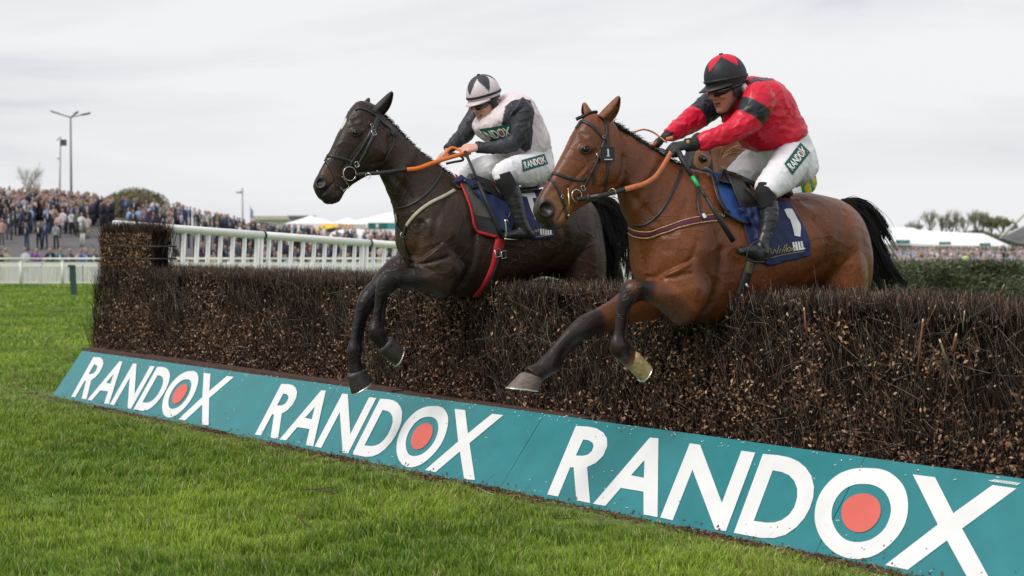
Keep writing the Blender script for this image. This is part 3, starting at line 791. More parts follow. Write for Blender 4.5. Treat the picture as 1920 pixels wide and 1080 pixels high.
def strap(mb, bvh, fr, path, wpx, off=0.003, th=0.004, n=6, s=0.0, lift=None):
    """ribbon with thickness following the body along a pixel path"""
    P = crom([(x, y) for x, y in path], n); pts = []; nr = []
    for x, y in P:
        p, q = drape(bvh, x, y, off, fr, s); pts.append(p); nr.append(q)
    # smooth
    for _ in range(2):
        pts = [pts[0]] + [(pts[i - 1] + pts[i] * 2 + pts[i + 1]) / 4 for i in range(1, len(pts) - 1)] + [pts[-1]]
        nr = [nr[0]] + [((nr[i - 1] + nr[i] + nr[i + 1])).normalized() for i in range(1, len(nr) - 1)] + [nr[-1]]
    ribbon(mb, pts, nr, [wpx * p.y / F for p in pts] if not hasattr(wpx, '__len__') else [np.interp(i / (len(pts) - 1), np.linspace(0, 1, len(wpx)), wpx) * p.y / F for i, p in enumerate(pts)], th)
    return pts, nr
def ribbon(mb, pts, nr, wd, th):
    V = []; n = len(pts)
    for i in range(n):
        t = (pts[min(i + 1, n - 1)] - pts[max(i - 1, 0)]).normalized(); s_ = nr[i].cross(t).normalized(); q = t.cross(s_).normalized()
        if q.dot(nr[i]) < 0: q = -q
        h = wd[i] / 2
        V += [pts[i] - s_ * h, pts[i] + s_ * h, pts[i] + s_ * h * 0.9 + q * th, pts[i] - s_ * h * 0.9 + q * th]
    Fc = []
    for i in range(n - 1):
        a, b = 4 * i, 4 * i + 4
        for k in range(4): k2 = (k + 1) % 4; Fc.append((a + k, a + k2, b + k2, b + k))
    Fc += [(3, 2, 1, 0), tuple(4 * (n - 1) + k for k in range(4))]
    mb.add(V, Fc)
def cloth(bvh, fr, rows, off=0.008, nu=40, nv=40, fold=0.006, seed=0.0, fs=9.0, th=0.003):
    """cloth patch from rows of pixel points; returns MB"""
    Rws = [crom([(x, y) for x, y in r], max(2, nu // (len(r) - 1))) for r in rows]
    m = min(len(r) for r in Rws); Rws = [r[np.linspace(0, len(r) - 1, m).astype(int)] for r in Rws]
    G = np.stack(Rws, 0); K = crom([g.ravel() for g in G], max(2, nv // (len(rows) - 1))).reshape(-1, m, 2)
    V = []; Nn = []
    for i in range(K.shape[0]):
        for j in range(m):
            p, q = drape(bvh, K[i, j, 0], K[i, j, 1], off, fr, 0.2); V.append(np.array(p)); Nn.append(np.array(q))
    V = np.array(V).reshape(K.shape[0], m, 3); Nn = np.array(Nn).reshape(V.shape)
    for _ in range(5):
        V[1:-1, 1:-1] = (V[:-2, 1:-1] + V[2:, 1:-1] + V[1:-1, :-2] + V[1:-1, 2:] + V[1:-1, 1:-1] * 2) / 6
        V[0, 1:-1] = (V[0, :-2] + V[0, 2:] + 2 * V[0, 1:-1]) / 4; V[-1, 1:-1] = (V[-1, :-2] + V[-1, 2:] + 2 * V[-1, 1:-1]) / 4
        Nn[1:-1, 1:-1] = (Nn[:-2, 1:-1] + Nn[2:, 1:-1] + Nn[1:-1, :-2] + Nn[1:-1, 2:] + Nn[1:-1, 1:-1]) / 5
    Nn /= np.linalg.norm(Nn, axis=2, keepdims=True) + 1e-9
    out = []
    for i in range(V.shape[0]):
        for j in range(m):
            p = Vector(V[i, j]) * fs; f = noise.noise(Vector((p.x * 1.8, p.y * 1.8, p.z * 0.5)) + Vector((seed, 0, 0))) + 0.5 * noise.noise(p * 2.2 + Vector((0, seed, 0)))
            out.append(V[i, j] + Nn[i, j] * (fold * (f + 0.5)))
    O = np.array(out); nI, nJ = V.shape[0], m
    mb = MB(); Fc = []
    for i in range(nI - 1):
        for j in range(nJ - 1): Fc.append((i * nJ + j, i * nJ + j + 1, (i + 1) * nJ + j + 1, (i + 1) * nJ + j))
    nF = Nn.reshape(-1, 3); Bk = O - nF * th; k = len(O)
    V2 = np.concatenate([O, Bk]); F2 = Fc + [tuple(x + k for x in reversed(f)) for f in Fc]
    edge = [(i * nJ) for i in range(nI)] ; edge = list(range(nJ)) + [i * nJ + nJ - 1 for i in range(1, nI)] + [(nI - 1) * nJ + j for j in range(nJ - 2, -1, -1)] + [i * nJ for i in range(nI - 2, 0, -1)]
    for a, b in zip(edge, edge[1:] + edge[:1]): F2.append((b, a, a + k, b + k))
    mb.add(V2, F2)
    mb.bvh = BVHTree.FromPolygons([tuple(v) for v in O], Fc); mb.grid = O.reshape(nI, nJ, 3)
    return mb
def quadmap(q):
    """q: BL, BR, TR, TL pixel corners -> f(u,v)"""
    bl, br, tr, tl = [np.array(x, float) for x in q]
    return lambda u, v: (bl * (1 - u) + br * u) * (1 - v) + (tl * (1 - u) + tr * u) * v
def decal_poly(bvh, fr, loops, f, off=0.004, s=0.2, sub=1, mb=None):
    vs, tr = tess(loops); mb = mb or MB()
    V = [tuple(v) for v in vs]; T = [tuple(t) for t in tr]
    for _ in range(sub):
        nT = []; mid = {}
        def md(a, b):
            k = (min(a, b), max(a, b))
            if k not in mid: V.append(tuple((np.array(V[a]) + np.array(V[b])) / 2)); mid[k] = len(V) - 1
            return mid[k]
        for a, b, c in T:
            ab, bc, ca = md(a, b), md(b, c), md(c, a); nT += [(a, ab, ca), (ab, b, bc), (ca, bc, c), (ab, bc, ca)]
        T = nT
    W = []
    for v in V:
        p = f(v[0], v[1]); q, n = drape(bvh, p[0], p[1], off, fr, s); W.append(q)
    return mb.add(W, T)
# RANDOX outlines normalised to a 0..1 box
_us = [p[0] for k in LUV for l in LUV[k] for p in l]; _vs = [p[1] for k in LUV for l in LUV[k] for p in l]
_u0, _u1, _v0, _v1 = max(_us), min(_us), min(p[1] for l in LUV['R'] for p in l), max(p[1] for l in LUV['R'] for p in l)
RN = {k: [[((p[0] - _u0) / (_u1 - _u0), (p[1] - _v0) / (_v1 - _v0)) for p in l] for l in LUV[k]] for k in LUV}
M['logo_green'] = mat('logo_green', (0.006, 0.085, 0.065), 0.7)
M['logo_white'] = mat('logo_white', (0.82, 0.82, 0.80), 0.7)
M['logo_red'] = mat('logo_red', (0.62, 0.10, 0.07), 0.7)
def randox_patch(bvh, fr, quad, parent, off=0.004, umin=0.0, umax=1.0, pad=0.06, vpad=0.2, shear=0.0):
    f = quadmap(quad); mb = MB(); n = 8
    V = []; Fc = []
    for i in range(n + 1):
        for j in range(4 + 1):
            p = f(i / n, j / 4); q, _ = drape(bvh, p[0], p[1], off, fr, 0.2); V.append(q)
    for i in range(n):
        for j in range(4): Fc.append((i * 5 + j, (i + 1) * 5 + j, (i + 1) * 5 + j + 1, i * 5 + j + 1))
    mb.add(V, Fc); base = childify(mb.build('logo_patch', M['logo_green']), parent)
    for k in ['R', 'A', 'N', 'D', 'O', 'dot', 'X']:
        def g(u, v): 
            uu = (pad + u * (1 - 2 * pad)); uu = (uu - umin) / (umax - umin)
            return f(min(max(uu, 0), 1), vpad + v * (1 - 2 * vpad))
        if umin > 0 and max(pad + p[0] * (1 - 2 * pad) for l in RN[k] for p in l) < umin + 0.02: continue
        mb2 = decal_poly(bvh, fr, RN[k], g, off + (0.0022 if k != 'dot' else 0.003), 0.2, 1)
        childify(mb2.build('dot' if k == 'dot' else 'letter', M['logo_red'] if k == 'dot' else M['logo_white'], smooth=False), base)
    return base

# ------------------------------------------------------------------ coat painting
def lerp3(a, b, t): return a * (1 - t[:, None]) + b * t[:, None]
def dist_seg(V, pts):
    d = np.full(len(V), 1e9)
    for a, b in zip(pts[:-1], pts[1:]):
        a = np.array(a); b = np.array(b); ab = b - a; t = np.clip(((V - a) @ ab) / (ab @ ab), 0, 1)
        d = np.minimum(d, np.linalg.norm(V - (a + t[:, None] * ab), axis=1))
    return d
def painter(base, dark, black, muz_tan, D):
    def f(fr, V, Lc, nos):
        n = len(V); c = np.repeat(np.array([base]), n, 0).astype(float)
        nz = np.array([noise.noise(Vector(p) * 3.1) for p in Lc]); nz2 = np.array([noise.noise(Vector(p) * 14) for p in Lc])
        c = lerp3(c, np.array([dark]), np.clip(0.30 + nz * 1.1, 0, 0.8))
        c *= (1 + 0.10 * nz2)[:, None]
        for pts, r0, r1, colr, amt in D['zones']:
            P = [np.array(fr.P(x, y, s)) for x, y, s in pts]; d = dist_seg(V, P)
            t = (1 - smooth(r0, r1, d + 0.02 * nz2)) * amt; c = lerp3(c, np.array([colr]), t)
        for dd in nos:
            c = lerp3(c, np.array([black]), (1 - smooth(0.044, 0.060, dd)) * 0.92)
            c = lerp3(c, np.array([[0.10, 0.02, 0.022]]), (1 - smooth(0.007, 0.015, dd)) * 0.8)
        return np.clip(c, 0.003, 1)
    return f
BLK = (0.012, 0.010, 0.010)

# ================================================================== BAY HORSE (front)
BF = Fr(1250, 8.35, (0.86, 0.51))
ident = lambda x, y: (x, y)
bayD = dict(
 trunk=[((1128, 214), (1162, 352), .070, 2.1, 0), ((1152, 236), (1166, 378), .074, 2.1, 0), ((1186, 257), (1176, 405), .082, 2.1, .12), ((1222, 280), (1190, 440), .096, 2.1, .2), ((1258, 302), (1197, 480), .130, 2.1, .3),
        ((1290, 315), (1205, 525), .175, 2.2, .34), ((1318, 322), (1230, 568), .215, 2.2, .3), ((1350, 330), (1292, 602), .240, 2.3, .25), ((1392, 345), (1345, 605), .265, 2.2, .12), ((1430, 358), (1400, 584), .275, 2.15, .06),
        ((1466, 366), (1450, 563), .270, 2.1, 0), ((1502, 361), (1500, 543), .268, 2.15, -.02), ((1540, 367), (1545, 555), .265, 2.2, -.04), ((1571, 378), (1578, 570), .238, 2.2, 0), ((1592, 396), (1598, 572), .185, 2.1, .05), ((1605, 424), (1608, 560), .10, 2.0, 0)],
 head=head_rings(BF, ident),
 limbs=[
  dict(st=[(1262, 500, 52, .12), (1292, 560, 50, .15), (1286, 567, 44, .155), (1262, 558, 37, .155), (1240, 551, 29, .15), (1215, 545, 21, .14), (1196, 541, 22, .135), (1186, 546, 24, .13), (1176, 559, 19, .128), (1167, 576, 12, .125), (1163, 600, 9.5, .12), (1160, 625, 10, .118), (1158, 640, 15, .116), (1161, 652, 19, .115), (1168, 661, 18, .115), (1176, 669, 17, .115), (1184, 676, 18, .115)]),
  dict(st=[(1250, 480, 45, -.10), (1240, 545, 46, -.12), (1215, 562, 40, -.13), (1180, 574, 33, -.13), (1150, 590, 27, -.13), (1120, 603, 24, -.13), (1098, 612, 23.5, -.13), (1079, 624, 19, -.13), (1059, 639, 13, -.13), (1043, 657, 12.5, -.13), (1034, 675, 18, -.13), (1026, 685, 20, -.13), (1013, 696, 18, -.13), (1002, 702, 20, -.13), (995, 707, 21, -.13)]),
  dict(st=[(1186, 556, 12, .13), (1178, 572, 7, .125), (1174, 600, 6.5, .12), (1171, 628, 7, .118), (1170, 645, 9, .116), (1174, 658, 8, .115)]),
  dict(st=[(1098, 622, 12, -.13), (1080, 640, 8, -.13), (1068, 654, 7, -.13), (1055, 668, 8, -.13), (1043, 684, 11, -.13), (1034, 694, 10, -.13)]),
  dict(st=[(1570, 430, 50, .10), (1578, 500, 52, .14), (1583, 560, 46, .15), (1592, 620, 34, .15), (1612, 670, 24, .15), (1640, 700, 24, .15), (1650, 735, 16, .15), (1655, 780, 15, .15), (1652, 805, 20, .15), (1640, 825, 16, .15), (1625, 840, 20, .15)]),
  dict(st=[(1560, 430, 50, -.10), (1570, 510, 50, -.14), (1590, 580, 42, -.15), (1615, 630, 30, -.15), (1640, 670, 22, -.15), (1670, 690, 22, -.15), (1690, 725, 15, -.15), (1700, 765, 15, -.15), (1700, 785, 18, -.15), (1690, 800, 16, -.15)]),
 ],
 blobs=[(1098, 279, .066, .040, .028, .032, 0), (1022, 392, .030, .036, .032, .026, 20), (1030, 425, .0, .032, .020, .038, 0)],
 bumps=[(1142, 320, .07, .075, .085, .010, 20), (1095, 318, .06, .10, .012, .006, 52), (1098, 262, .07, .04, .012, .006, 20),
  (1262, 430, .15, .13, .15, .022, -30), (1300, 468, .2, .09, .12, .022, 25), (1215, 500, .1, .05, .09, .022, 10), (1335, 400, .2, .07, .17, .012, -30),
  (1292, 540, .2, .06, .06, .014, 0), (1180, 541, .13, .030, .030, .006, 0), (1192, 534, .13, .02, .015, .005, 0), (1158, 646, .116, .022, .02, .005, 0), (1548, 450, .25, .13, .16, .020, 15), (1523, 396, .25, .05, .035, .020, 0), (1590, 480, .2, .05, .15, .016, 5),
  (1210, 330, .08, .16, .035, .012, 47), (1200, 385, .08, .13, .03, .010, 60), (1432, 470, .27, .18, .12, .010, 0), (1250, 548, .16, .07, .03, .008, 10)],
 grooves=[([(1237, 440), (1232, 480), (1228, 520)], .026, .020, 'near', .15), ([(1355, 470), (1347, 530), (1336, 580)], .028, .012, 'both', .24), ([(1350, 440), (1355, 470)], .03, .006, 'both', .24),
  ([(1590, 400), (1568, 440), (1556, 490), (1560, 540)], .03, .007, 'both', .24), ([(1532, 415), (1548, 455), (1545, 490), (1526, 517)], .026, .013, 'both', .26), ([(1200, 520), (1240, 524), (1285, 512)], .012, .012, 'near', .2),
  ([(1180, 350), (1215, 395), (1240, 440)], .02, .010, 'both', .1), ([(1300, 380), (1270, 430), (1262, 470)], .02, .007, 'both', .2), ([(1305, 455), (1290, 500), (1262, 520)], .015, .006, 'near', .22),
  ([(1128, 350), (1150, 345), (1162, 325), (1166, 295)], .014, .009, 'both', .07), ([(1108, 300), (1085, 330), (1068, 355)], .011, .006, 'both', .07), ([(1046, 412), (1062, 388)], .007, .008, 'both', .05), ([(1114, 290), (1130, 270)], .02, .006, 'both', .09),
  ([(1100, 262), (1098, 250)], .018, .006, 'both', .08), ([(1180, 560), (1174, 590), (1172, 630)], .006, .005, 'near', .13)],
 nostril=(1024, 391), seed=3, vein=0.55)
base_b = (0.185, 0.056, 0.018); dark_b = (0.068, 0.019, 0.007)
legD = (0.016, 0.010, 0.010)
bayD['zones'] = [
 ([(1205, 545, .14), (1190, 540, .13), (1170, 570, .13), (1163, 640, .12), (1164, 660, .12)], .052, .095, legD, .97),
 ([(1240, 556, .19), (1280, 590, .19)], .03, .09, (0.05, 0.02, 0.012), .7),
 ([(1108, 605, -.13), (1098, 612, -.13), (1046, 660, -.13), (1000, 704, -.13)], .06, .11, legD, .97),
 ([(1172, 668, .115), (1182, 682, .115)], .03, .05, (0.28, 0.24, 0.20), .75),
 ([(1612, 670, .15), (1650, 740, .15), (1652, 805, .15)], .08, .13, legD, 1), ([(1640, 670, -.15), (1700, 785, -.15)], .08, .13, legD, 1),
 ([(1012, 412, 0), (1032, 428, 0)], .050, .085, (0.020, 0.015, 0.013), .92), ([(1046, 424, 0), (1054, 420, 0)], .035, .06, (0.07, 0.05, 0.03), .8), ([(1008, 388, 0), (1003, 405, 0)], .03, .06, (0.035, 0.022, 0.020), .75),
 ([(1040, 372, .05), (1060, 392, .05), (1052, 410, .05)], .02, .05, (0.24, 0.12, 0.05), .55),
 ([(1102, 283, .10)], .018, .034, (0.02, 0.014, 0.012), .95), ([(1102, 283, -.10)], .018, .034, (0.02, 0.014, 0.012), .95),
 ([(1066, 258, 0), (1061, 268, 0)], .006, .013, (0.55, 0.50, 0.46), .9),
 ([(1045, 300, .03), (1060, 310, .05)], .01, .05, (0.10, 0.045, 0.025), .4),
 ([(1066, 390, .055), (1056, 400, .055)], .006, .012, (0.42, 0.17, 0.13), .9)]
bayD['paint'] = painter(base_b, dark_b, BLK, None, bayD)
def coat_mat(name, rough, spec, vein=.004):
    m = mat(name, attr='col', rough=rough, noise=0.22, nscale=70, detail=6, bump=0.35, bscale=200, bdist=0.0016, spec=spec, sheen=0.0, rnoise=0.05)
    nt = m.node_tree; N = nt.nodes; L = nt.links; b = N['Principled BSDF']
    old = b.inputs['Normal'].links[0].from_node
    tcn = N.new('ShaderNodeTexCoord'); nz = N.new('ShaderNodeTexNoise'); nz.inputs['Scale'].default_value = 7; L.new(tcn.outputs['Object'], nz.inputs['Vector'])
    vm = N.new('ShaderNodeVectorMath'); vm.operation = 'MULTIPLY_ADD'; vm.inputs[1].default_value = (.22, .22, .22); L.new(nz.outputs['Color'], vm.inputs[0]); L.new(tcn.outputs['Object'], vm.inputs[2])
    vo = N.new('ShaderNodeTexVoronoi'); vo.feature = 'DISTANCE_TO_EDGE'; vo.inputs['Scale'].default_value = 7.5; L.new(vm.outputs[0], vo.inputs['Vector'])
    mr = N.new('ShaderNodeMapRange'); mr.inputs[1].default_value = 0.0; mr.inputs[2].default_value = 0.035; mr.inputs[3].default_value = 1; mr.inputs[4].default_value = 0; mr.interpolation_type = 'SMOOTHSTEP'; L.new(vo.outputs['Distance'], mr.inputs[0])
    msk = N.new('ShaderNodeTexNoise'); msk.inputs['Scale'].default_value = 2.6; L.new(tcn.outputs['Object'], msk.inputs['Vector'])
    mr2 = N.new('ShaderNodeMapRange'); mr2.inputs[1].default_value = .46; mr2.inputs[2].default_value = .60; L.new(msk.outputs[0], mr2.inputs[0])
    mu = N.new('ShaderNodeMath'); mu.operation = 'MULTIPLY'; L.new(mr.outputs[0], mu.inputs[0]); L.new(mr2.outputs[0], mu.inputs[1])
    wr = N.new('ShaderNodeTexNoise'); wr.inputs['Scale'].default_value = 38; wr.inputs['Detail'].default_value = 6; wr.inputs['Distortion'].default_value = 1.5; L.new(tcn.outputs['Object'], wr.inputs['Vector'])
    ad = N.new('ShaderNodeMath'); ad.operation = 'MULTIPLY_ADD'; ad.inputs[1].default_value = 0.75; L.new(wr.outputs[0], ad.inputs[0]); L.new(mu.outputs[0], ad.inputs[2])
    b2 = N.new('ShaderNodeBump'); b2.inputs['Strength'].default_value = 0.75; b2.inputs['Distance'].default_value = vein; L.new(ad.outputs[0], b2.inputs['Height']); L.new(old.outputs[0], b2.inputs['Normal']); L.new(b2.outputs[0], b.inputs['Normal'])
    return m
bayD['mat'] = coat_mat('bay_coat', 0.38, 0.36, .0024)
bay_me, bay_bvh, bayV, bayL = make_horse('bay_horse', BF, bayD)
bay = link('horse', bay_me, label='bright bay horse jumping in front, number 1 on its bridle', cat='horse')
print('bay', time.time() - T0)

# ================================================================== DARK BROWN HORSE
KF = Fr(800, 9.9, (0.86, 0.51))
def khead(x, y):
    dx, dy = x - 1098, y - 282; t = R(2.7); c_, s_ = math.cos(t), math.sin(t)
    return (668 + .872 * (dx * c_ + dy * s_), 250 + .872 * (-dx * s_ + dy * c_))
dkD = dict(
 trunk=[((694, 200), (712, 318), .070, 2.1, 0), ((722, 220), (714, 332), .074, 2.1, 0), ((751, 249), (727, 356), .082, 2.1, .12), ((783, 281), (740, 390), .096, 2.1, .2), ((813, 305), (748, 425), .130, 2.1, .3),
        ((841, 326), (757, 472), .175, 2.2, .34), ((860, 335), (780, 515), .215, 2.2, .3), ((884, 342), (832, 548), .240, 2.3, .25), ((918, 351), (877, 557), .260, 2.2, .12), ((952, 357), (922, 549), .272, 2.15, .06),
        ((986, 359), (966, 538), .270, 2.1, 0), ((1020, 356), (1012, 518), .268, 2.15, -.02), ((1054, 357), (1056, 525), .262, 2.2, -.04), ((1083, 366), (1086, 540), .235, 2.2, 0), ((1103, 381), (1106, 540), .185, 2.1, .05), ((1116, 406), (1117, 525), .10, 2.0, 0)],
 head=head_rings(KF, khead),
 limbs=[
  dict(st=[(805, 470, 42, .12), (838, 515, 42, .15), (832, 524, 36, .155), (808, 522, 29, .155), (783, 523, 23, .15), (760, 523, 18, .145), (742, 523, 18.5, .14), (728, 528, 21, .135), (720, 541, 17, .13), (713, 558, 11, .125), (709, 580, 8.5, .12), (706, 602, 8.5, .118), (703, 615, 13, .116), (707, 626, 15.5, .115), (713, 636, 14, .115), (719, 644, 14, .115), (724, 650, 14, .115)]),
  dict(st=[(790, 455, 38, -.10), (775, 500, 40, -.12), (750, 510, 32, -.13), (728, 522, 24, -.13), (706, 545, 20, -.13), (692, 560, 20, -.13), (683, 574, 17, -.13), (676, 590, 11, -.13), (669, 618, 8.5, -.13), (665, 640, 10, -.13), (665, 652, 14.5, -.13), (664, 662, 14, -.13), (665, 678, 12, -.13), (667, 690, 14, -.13), (669, 700, 15, -.13)]),
  dict(st=[(730, 540, 9, .13), (723, 556, 6, .125), (719, 580, 5.5, .12), (716, 604, 5.5, .118), (713, 618, 8, .116), (714, 630, 8, .115)]),
  dict(st=[(692, 576, 9, -.13), (685, 592, 6.5, -.13), (679, 618, 5.5, -.13), (674, 642, 6, -.13), (671, 656, 9, -.13), (671, 668, 8, -.13)]),
  dict(st=[(1085, 420, 42, .10), (1095, 480, 44, .14), (1100, 535, 38, .15), (1108, 585, 28, .15), (1125, 625, 20, .15), (1148, 650, 20, .15), (1155, 680, 13, .15), (1160, 715, 13, .15), (1155, 735, 16, .15), (1145, 750, 14, .15)]),
  dict(st=[(1080, 420, 42, -.10), (1110, 470, 34, -.14), (1140, 500, 24, -.15), (1152, 525, 19, -.15), (1150, 560, 12, -.15), (1150, 600, 12, -.15)]),
 ],
 blobs=[(*khead(1098, 279), .066, .040, .028, .032, 0), (*khead(1022, 392), .030, .036, .032, .026, 20), (*khead(1030, 425), .0, .032, .020, .038, 0)],
 bumps=[(*khead(1142, 320), .07, .075, .085, .010, 20), (*khead(1095, 318), .06, .10, .012, .006, 52), (*khead(1098, 262), .07, .04, .012, .006, 20),
  (812, 412, .15, .13, .15, .022, -30), (842, 440, .2, .09, .12, .022, 25), (768, 462, .1, .05, .09, .024, 10), (880, 385, .2, .07, .17, .012, -30),
  (838, 500, .2, .06, .06, .014, 0), (1062, 435, .25, .13, .16, .020, 15), (1040, 388, .25, .05, .035, .020, 0), (1100, 460, .2, .05, .15, .016, 5),
  (765, 305, .08, .16, .035, .012, 50), (750, 345, .08, .13, .03, .010, 65), (952, 450, .27, .18, .12, .010, 0), (795, 520, .16, .07, .03, .008, 5)],
 grooves=[([(790, 420), (786, 450), (783, 480)], .026, .022, 'near', .15), ([(892, 440), (884, 490), (872, 535)], .026, .013, 'both', .24),
  ([(1102, 390), (1082, 430), (1072, 470), (1078, 510)], .03, .007, 'both', .24), ([(1045, 405), (1058, 445), (1055, 475), (1035, 495)], .026, .012, 'both', .26), ([(760, 500), (800, 493), (832, 482)], .012, .012, 'near', .2),
  ([(735, 320), (765, 360), (790, 410)], .02, .010, 'both', .1), ([(850, 370), (820, 410), (812, 445)], .02, .007, 'both', .2),
  ([khead(1128, 350), khead(1150, 345), khead(1162, 325), khead(1166, 295)], .014, .009, 'both', .07), ([khead(1108, 300), khead(1085, 330), khead(1068, 355)], .011, .006, 'both', .07), ([(606, 364), (624, 344)], .007, .008, 'both', .05), ([khead(1114, 290), khead(1130, 270)], .02, .006, 'both', .09),
  ([khead(1100, 262), khead(1098, 250)], .018, .006, 'both', .08), ([(722, 545), (718, 570), (714, 605)], .006, .005, 'near', .13)],
 nostril=(599, 341), seed=8, vein=1.0)
kleg = (0.012, 0.009, 0.010)
dkD['zones'] = [
 ([(765, 522, .14), (728, 527, .13), (713, 590, .13), (707, 625, .12), (722, 650, .12)], .08, .14, kleg, .95),
 ([(695, 555, -.13), (668, 640, -.13), (670, 700, -.13)], .07, .13, kleg, .97),
 ([(1125, 625, .15), (1160, 715, .15)], .08, .13, kleg, 1), ([(1152, 525, -.15), (1150, 600, -.15)], .07, .13, kleg, 1),
 ([(607, 366, 0), (622, 362, 0)], .04, .065, (0.018, 0.014, 0.014), .9), ([(582, 340, 0), (583, 356, 0)], .03, .05, (0.02, 0.016, 0.016), .8),
 ([(612, 320, .05), (625, 335, .05), (600, 315, .04)], .02, .055, (0.085, 0.035, 0.018), .7),
 ([(670, 251, .10)], .018, .034, (0.008, 0.006, 0.006), .95), ([(670, 251, -.10)], .018, .034, (0.008, 0.006, 0.006), .95),
 ([(648, 226, 0), (640, 238, 0)], .009, .017, (0.62, 0.60, 0.58), .95), ([(577, 332, 0), (576, 340, 0)], .006, .012, (0.35, 0.33, 0.32), .7),
 ([(775, 460, .1), (800, 485, .15)], .04, .12, (0.075, 0.036, 0.020), .6), ([(735, 500, -.1)], .03, .12, (0.10, 0.04, 0.02), .7), ([(1055, 470, .2), (1050, 500, .2)], .03, .12, (0.07, 0.033, 0.018), .5)]
dkD['paint'] = painter((0.040, 0.021, 0.014), (0.016, 0.009, 0.007), (0.008, 0.007, 0.007), None, dkD)
dkD['mat'] = coat_mat('dark_coat', 0.39, 0.32, .0048)
dk_me, dk_bvh, dkV, dkL = make_horse('dark_horse', KF, dkD)
dark = link('horse', dk_me, label='dark brown horse with white star, jumping the birch fence left of the bay', cat='horse')
print('dark', time.time() - T0)

# ------------------------------------------------------------------ ears, eyes, hooves, hair
M['ear_bay'] = mat('ear_bay', (0.20, 0.07, 0.028), 0.6, noise=0.3, nscale=60)
M['ear_dark'] = mat('ear_dark', (0.022, 0.015, 0.012), 0.6, noise=0.3, nscale=60)
M['hair_black'] = mat('hair_black', (0.009, 0.008, 0.010), 0.45, spec=0.25)
M['eye'] = mat('eye', (0.008, 0.004, 0.003), 0.10, spec=0.35)
M['hoof_grey'] = mat('hoof_grey', (0.14, 0.105, 0.085), 0.5, noise=0.4, nscale=40, bump=0.3, bscale=60, bdist=0.002, stretch=(1, 1, 5))
M['hoof_pale'] = mat('hoof_pale', (0.34, 0.26, 0.12), 0.5, noise=0.4, nscale=50, bump=0.3, bscale=70, bdist=0.002)
M['hoof_black'] = mat('hoof_black', (0.035, 0.030, 0.028), 0.45, noise=0.4, nscale=40, bump=0.3, bscale=60, bdist=0.002)
def ear(fr, parent, base, tip, s0, s1, wpx, m, open_dir, name='ear'):
    """a cupped leaf: base and tip in pixels"""
    pb, pt = fr.P(*base, s0), fr.P(*tip, s1); ax = (pt - pb); ln = ax.length; axn = ax.normalized()
    side = axn.cross(open_dir).normalized(); op = side.cross(axn).normalized(); V = []; n = 12; mm = 14
    w0 = wpx * pb.y / F
    for i in range(n + 1):
        t = i / n; wv = w0 * (math.sin(math.pi * min(1, (0.28 + 0.72 * t)) ** 0.9) ** 0.75) * (1 if t < .97 else .5) + 0.002
        c = pb + ax * t + op * (0.012 * math.sin(math.pi * t)) - op * 0.006
        for j in range(mm + 1):
            a = -2.3 + 4.6 * j / mm; r_ = wv
            V.append(c + side * (math.sin(a) * r_) - op * (math.cos(a) * r_ * 0.75))
    Fc = [(i * (mm + 1) + j, i * (mm + 1) + j + 1, (i + 1) * (mm + 1) + j + 1, (i + 1) * (mm + 1) + j) for i in range(n) for j in range(mm)]
    mb = MB(); mb.add(V, Fc); me = mb.mesh('ear', m); o = bpy.data.objects.new('tmp', me); 
    o.name = name; COL.objects.link(o); md = o.modifiers.new('s', 'SOLIDIFY'); md.thickness = 0.006; o.parent = parent
    md2 = o.modifiers.new('ss', 'SUBSURF'); md2.levels = 1; md2.render_levels = 1
    return o
cam_dir = Vector((0, -1, 0.1))
ear(BF, bay, (1132, 226), (1163, 182), .055, .085, 14, M['ear_bay'], (BF.m * 0.9 + Vector((0, 0, -0.5)) + BF.a * 0.35))
ear(BF, bay, (1108, 226), (1093, 194), -.055, -.065, 12, M['ear_bay'], (-BF.m * 0.3 - BF.a * 0.9))
ear(KF, dark, (705, 215), (737, 173), .052, .085, 12, M['ear_dark'], (KF.m * 0.9 + Vector((0, 0, -0.5)) + KF.a * 0.35))
ear(KF, dark, (684, 212), (690, 184), -.05, -.065, 9, M['ear_dark'], (-KF.m * 0.3 - KF.a * 0.9))
def eye(fr, parent, px, py, bvh, lidm, r=0.019):
    p, n = drape(bvh, px, py, -0.010, fr, .1)
    for sg in (1, -1):
        c = p if sg > 0 else p - fr.m * (2 * (p - fr.O).dot(fr.m))
        mb = MB(); mb.ell(c, fr.a * r * 1.1, Vector((0, 0, r)), fr.m * r * 0.95, 20, 14); o = childify(mb.build('eye', M['eye']), parent)
        mb = MB(); nn = (fr.m * sg * 0.95 - fr.a * 0.25).normalized(); ax = (fr.a + fr.m * sg * 0.25 + Vector((0, 0, 0.25))).normalized(); ay = nn.cross(ax).normalized()
        pts = [c + nn * (0.011 - 0.008 * abs(math.cos(t))) + ax * (math.cos(t) * 0.025) + ay * (math.sin(t) * 0.0165) for t in np.linspace(0, 2 * math.pi, 25)]
        mb.tube(pts, 0.0045, 8, cap=False); childify(mb.build('eyelid', lidm), o)
M['lid_dark'] = mat('lid_dark', (0.014, 0.010, 0.009), 0.45)
eye(BF, bay, 1099, 282, bay_bvh, M['lid_dark']); eye(KF, dark, 668, 251, dk_bvh, M['lid_dark'])
def add_hoof(fr, parent, c1, c2, g1, g2, s, wc, wg, m):
    mb = MB(); a, b, d, e = hoof(mb, fr, c1, c2, g1, g2, s, wc, wg); o = childify(mb.build('hoof', m), parent)
    nd = ((d + e) / 2 - (a + b) / 2).normalized(); sh = shoe(fr, g1, g2, s, wg, nd); childify(sh.build('shoe', M['steel']), o)
add_hoof(BF, bay, (974, 702), (1013, 711), (951, 727), (1008, 731), -.13, .050, .062, M['hoof_grey'])
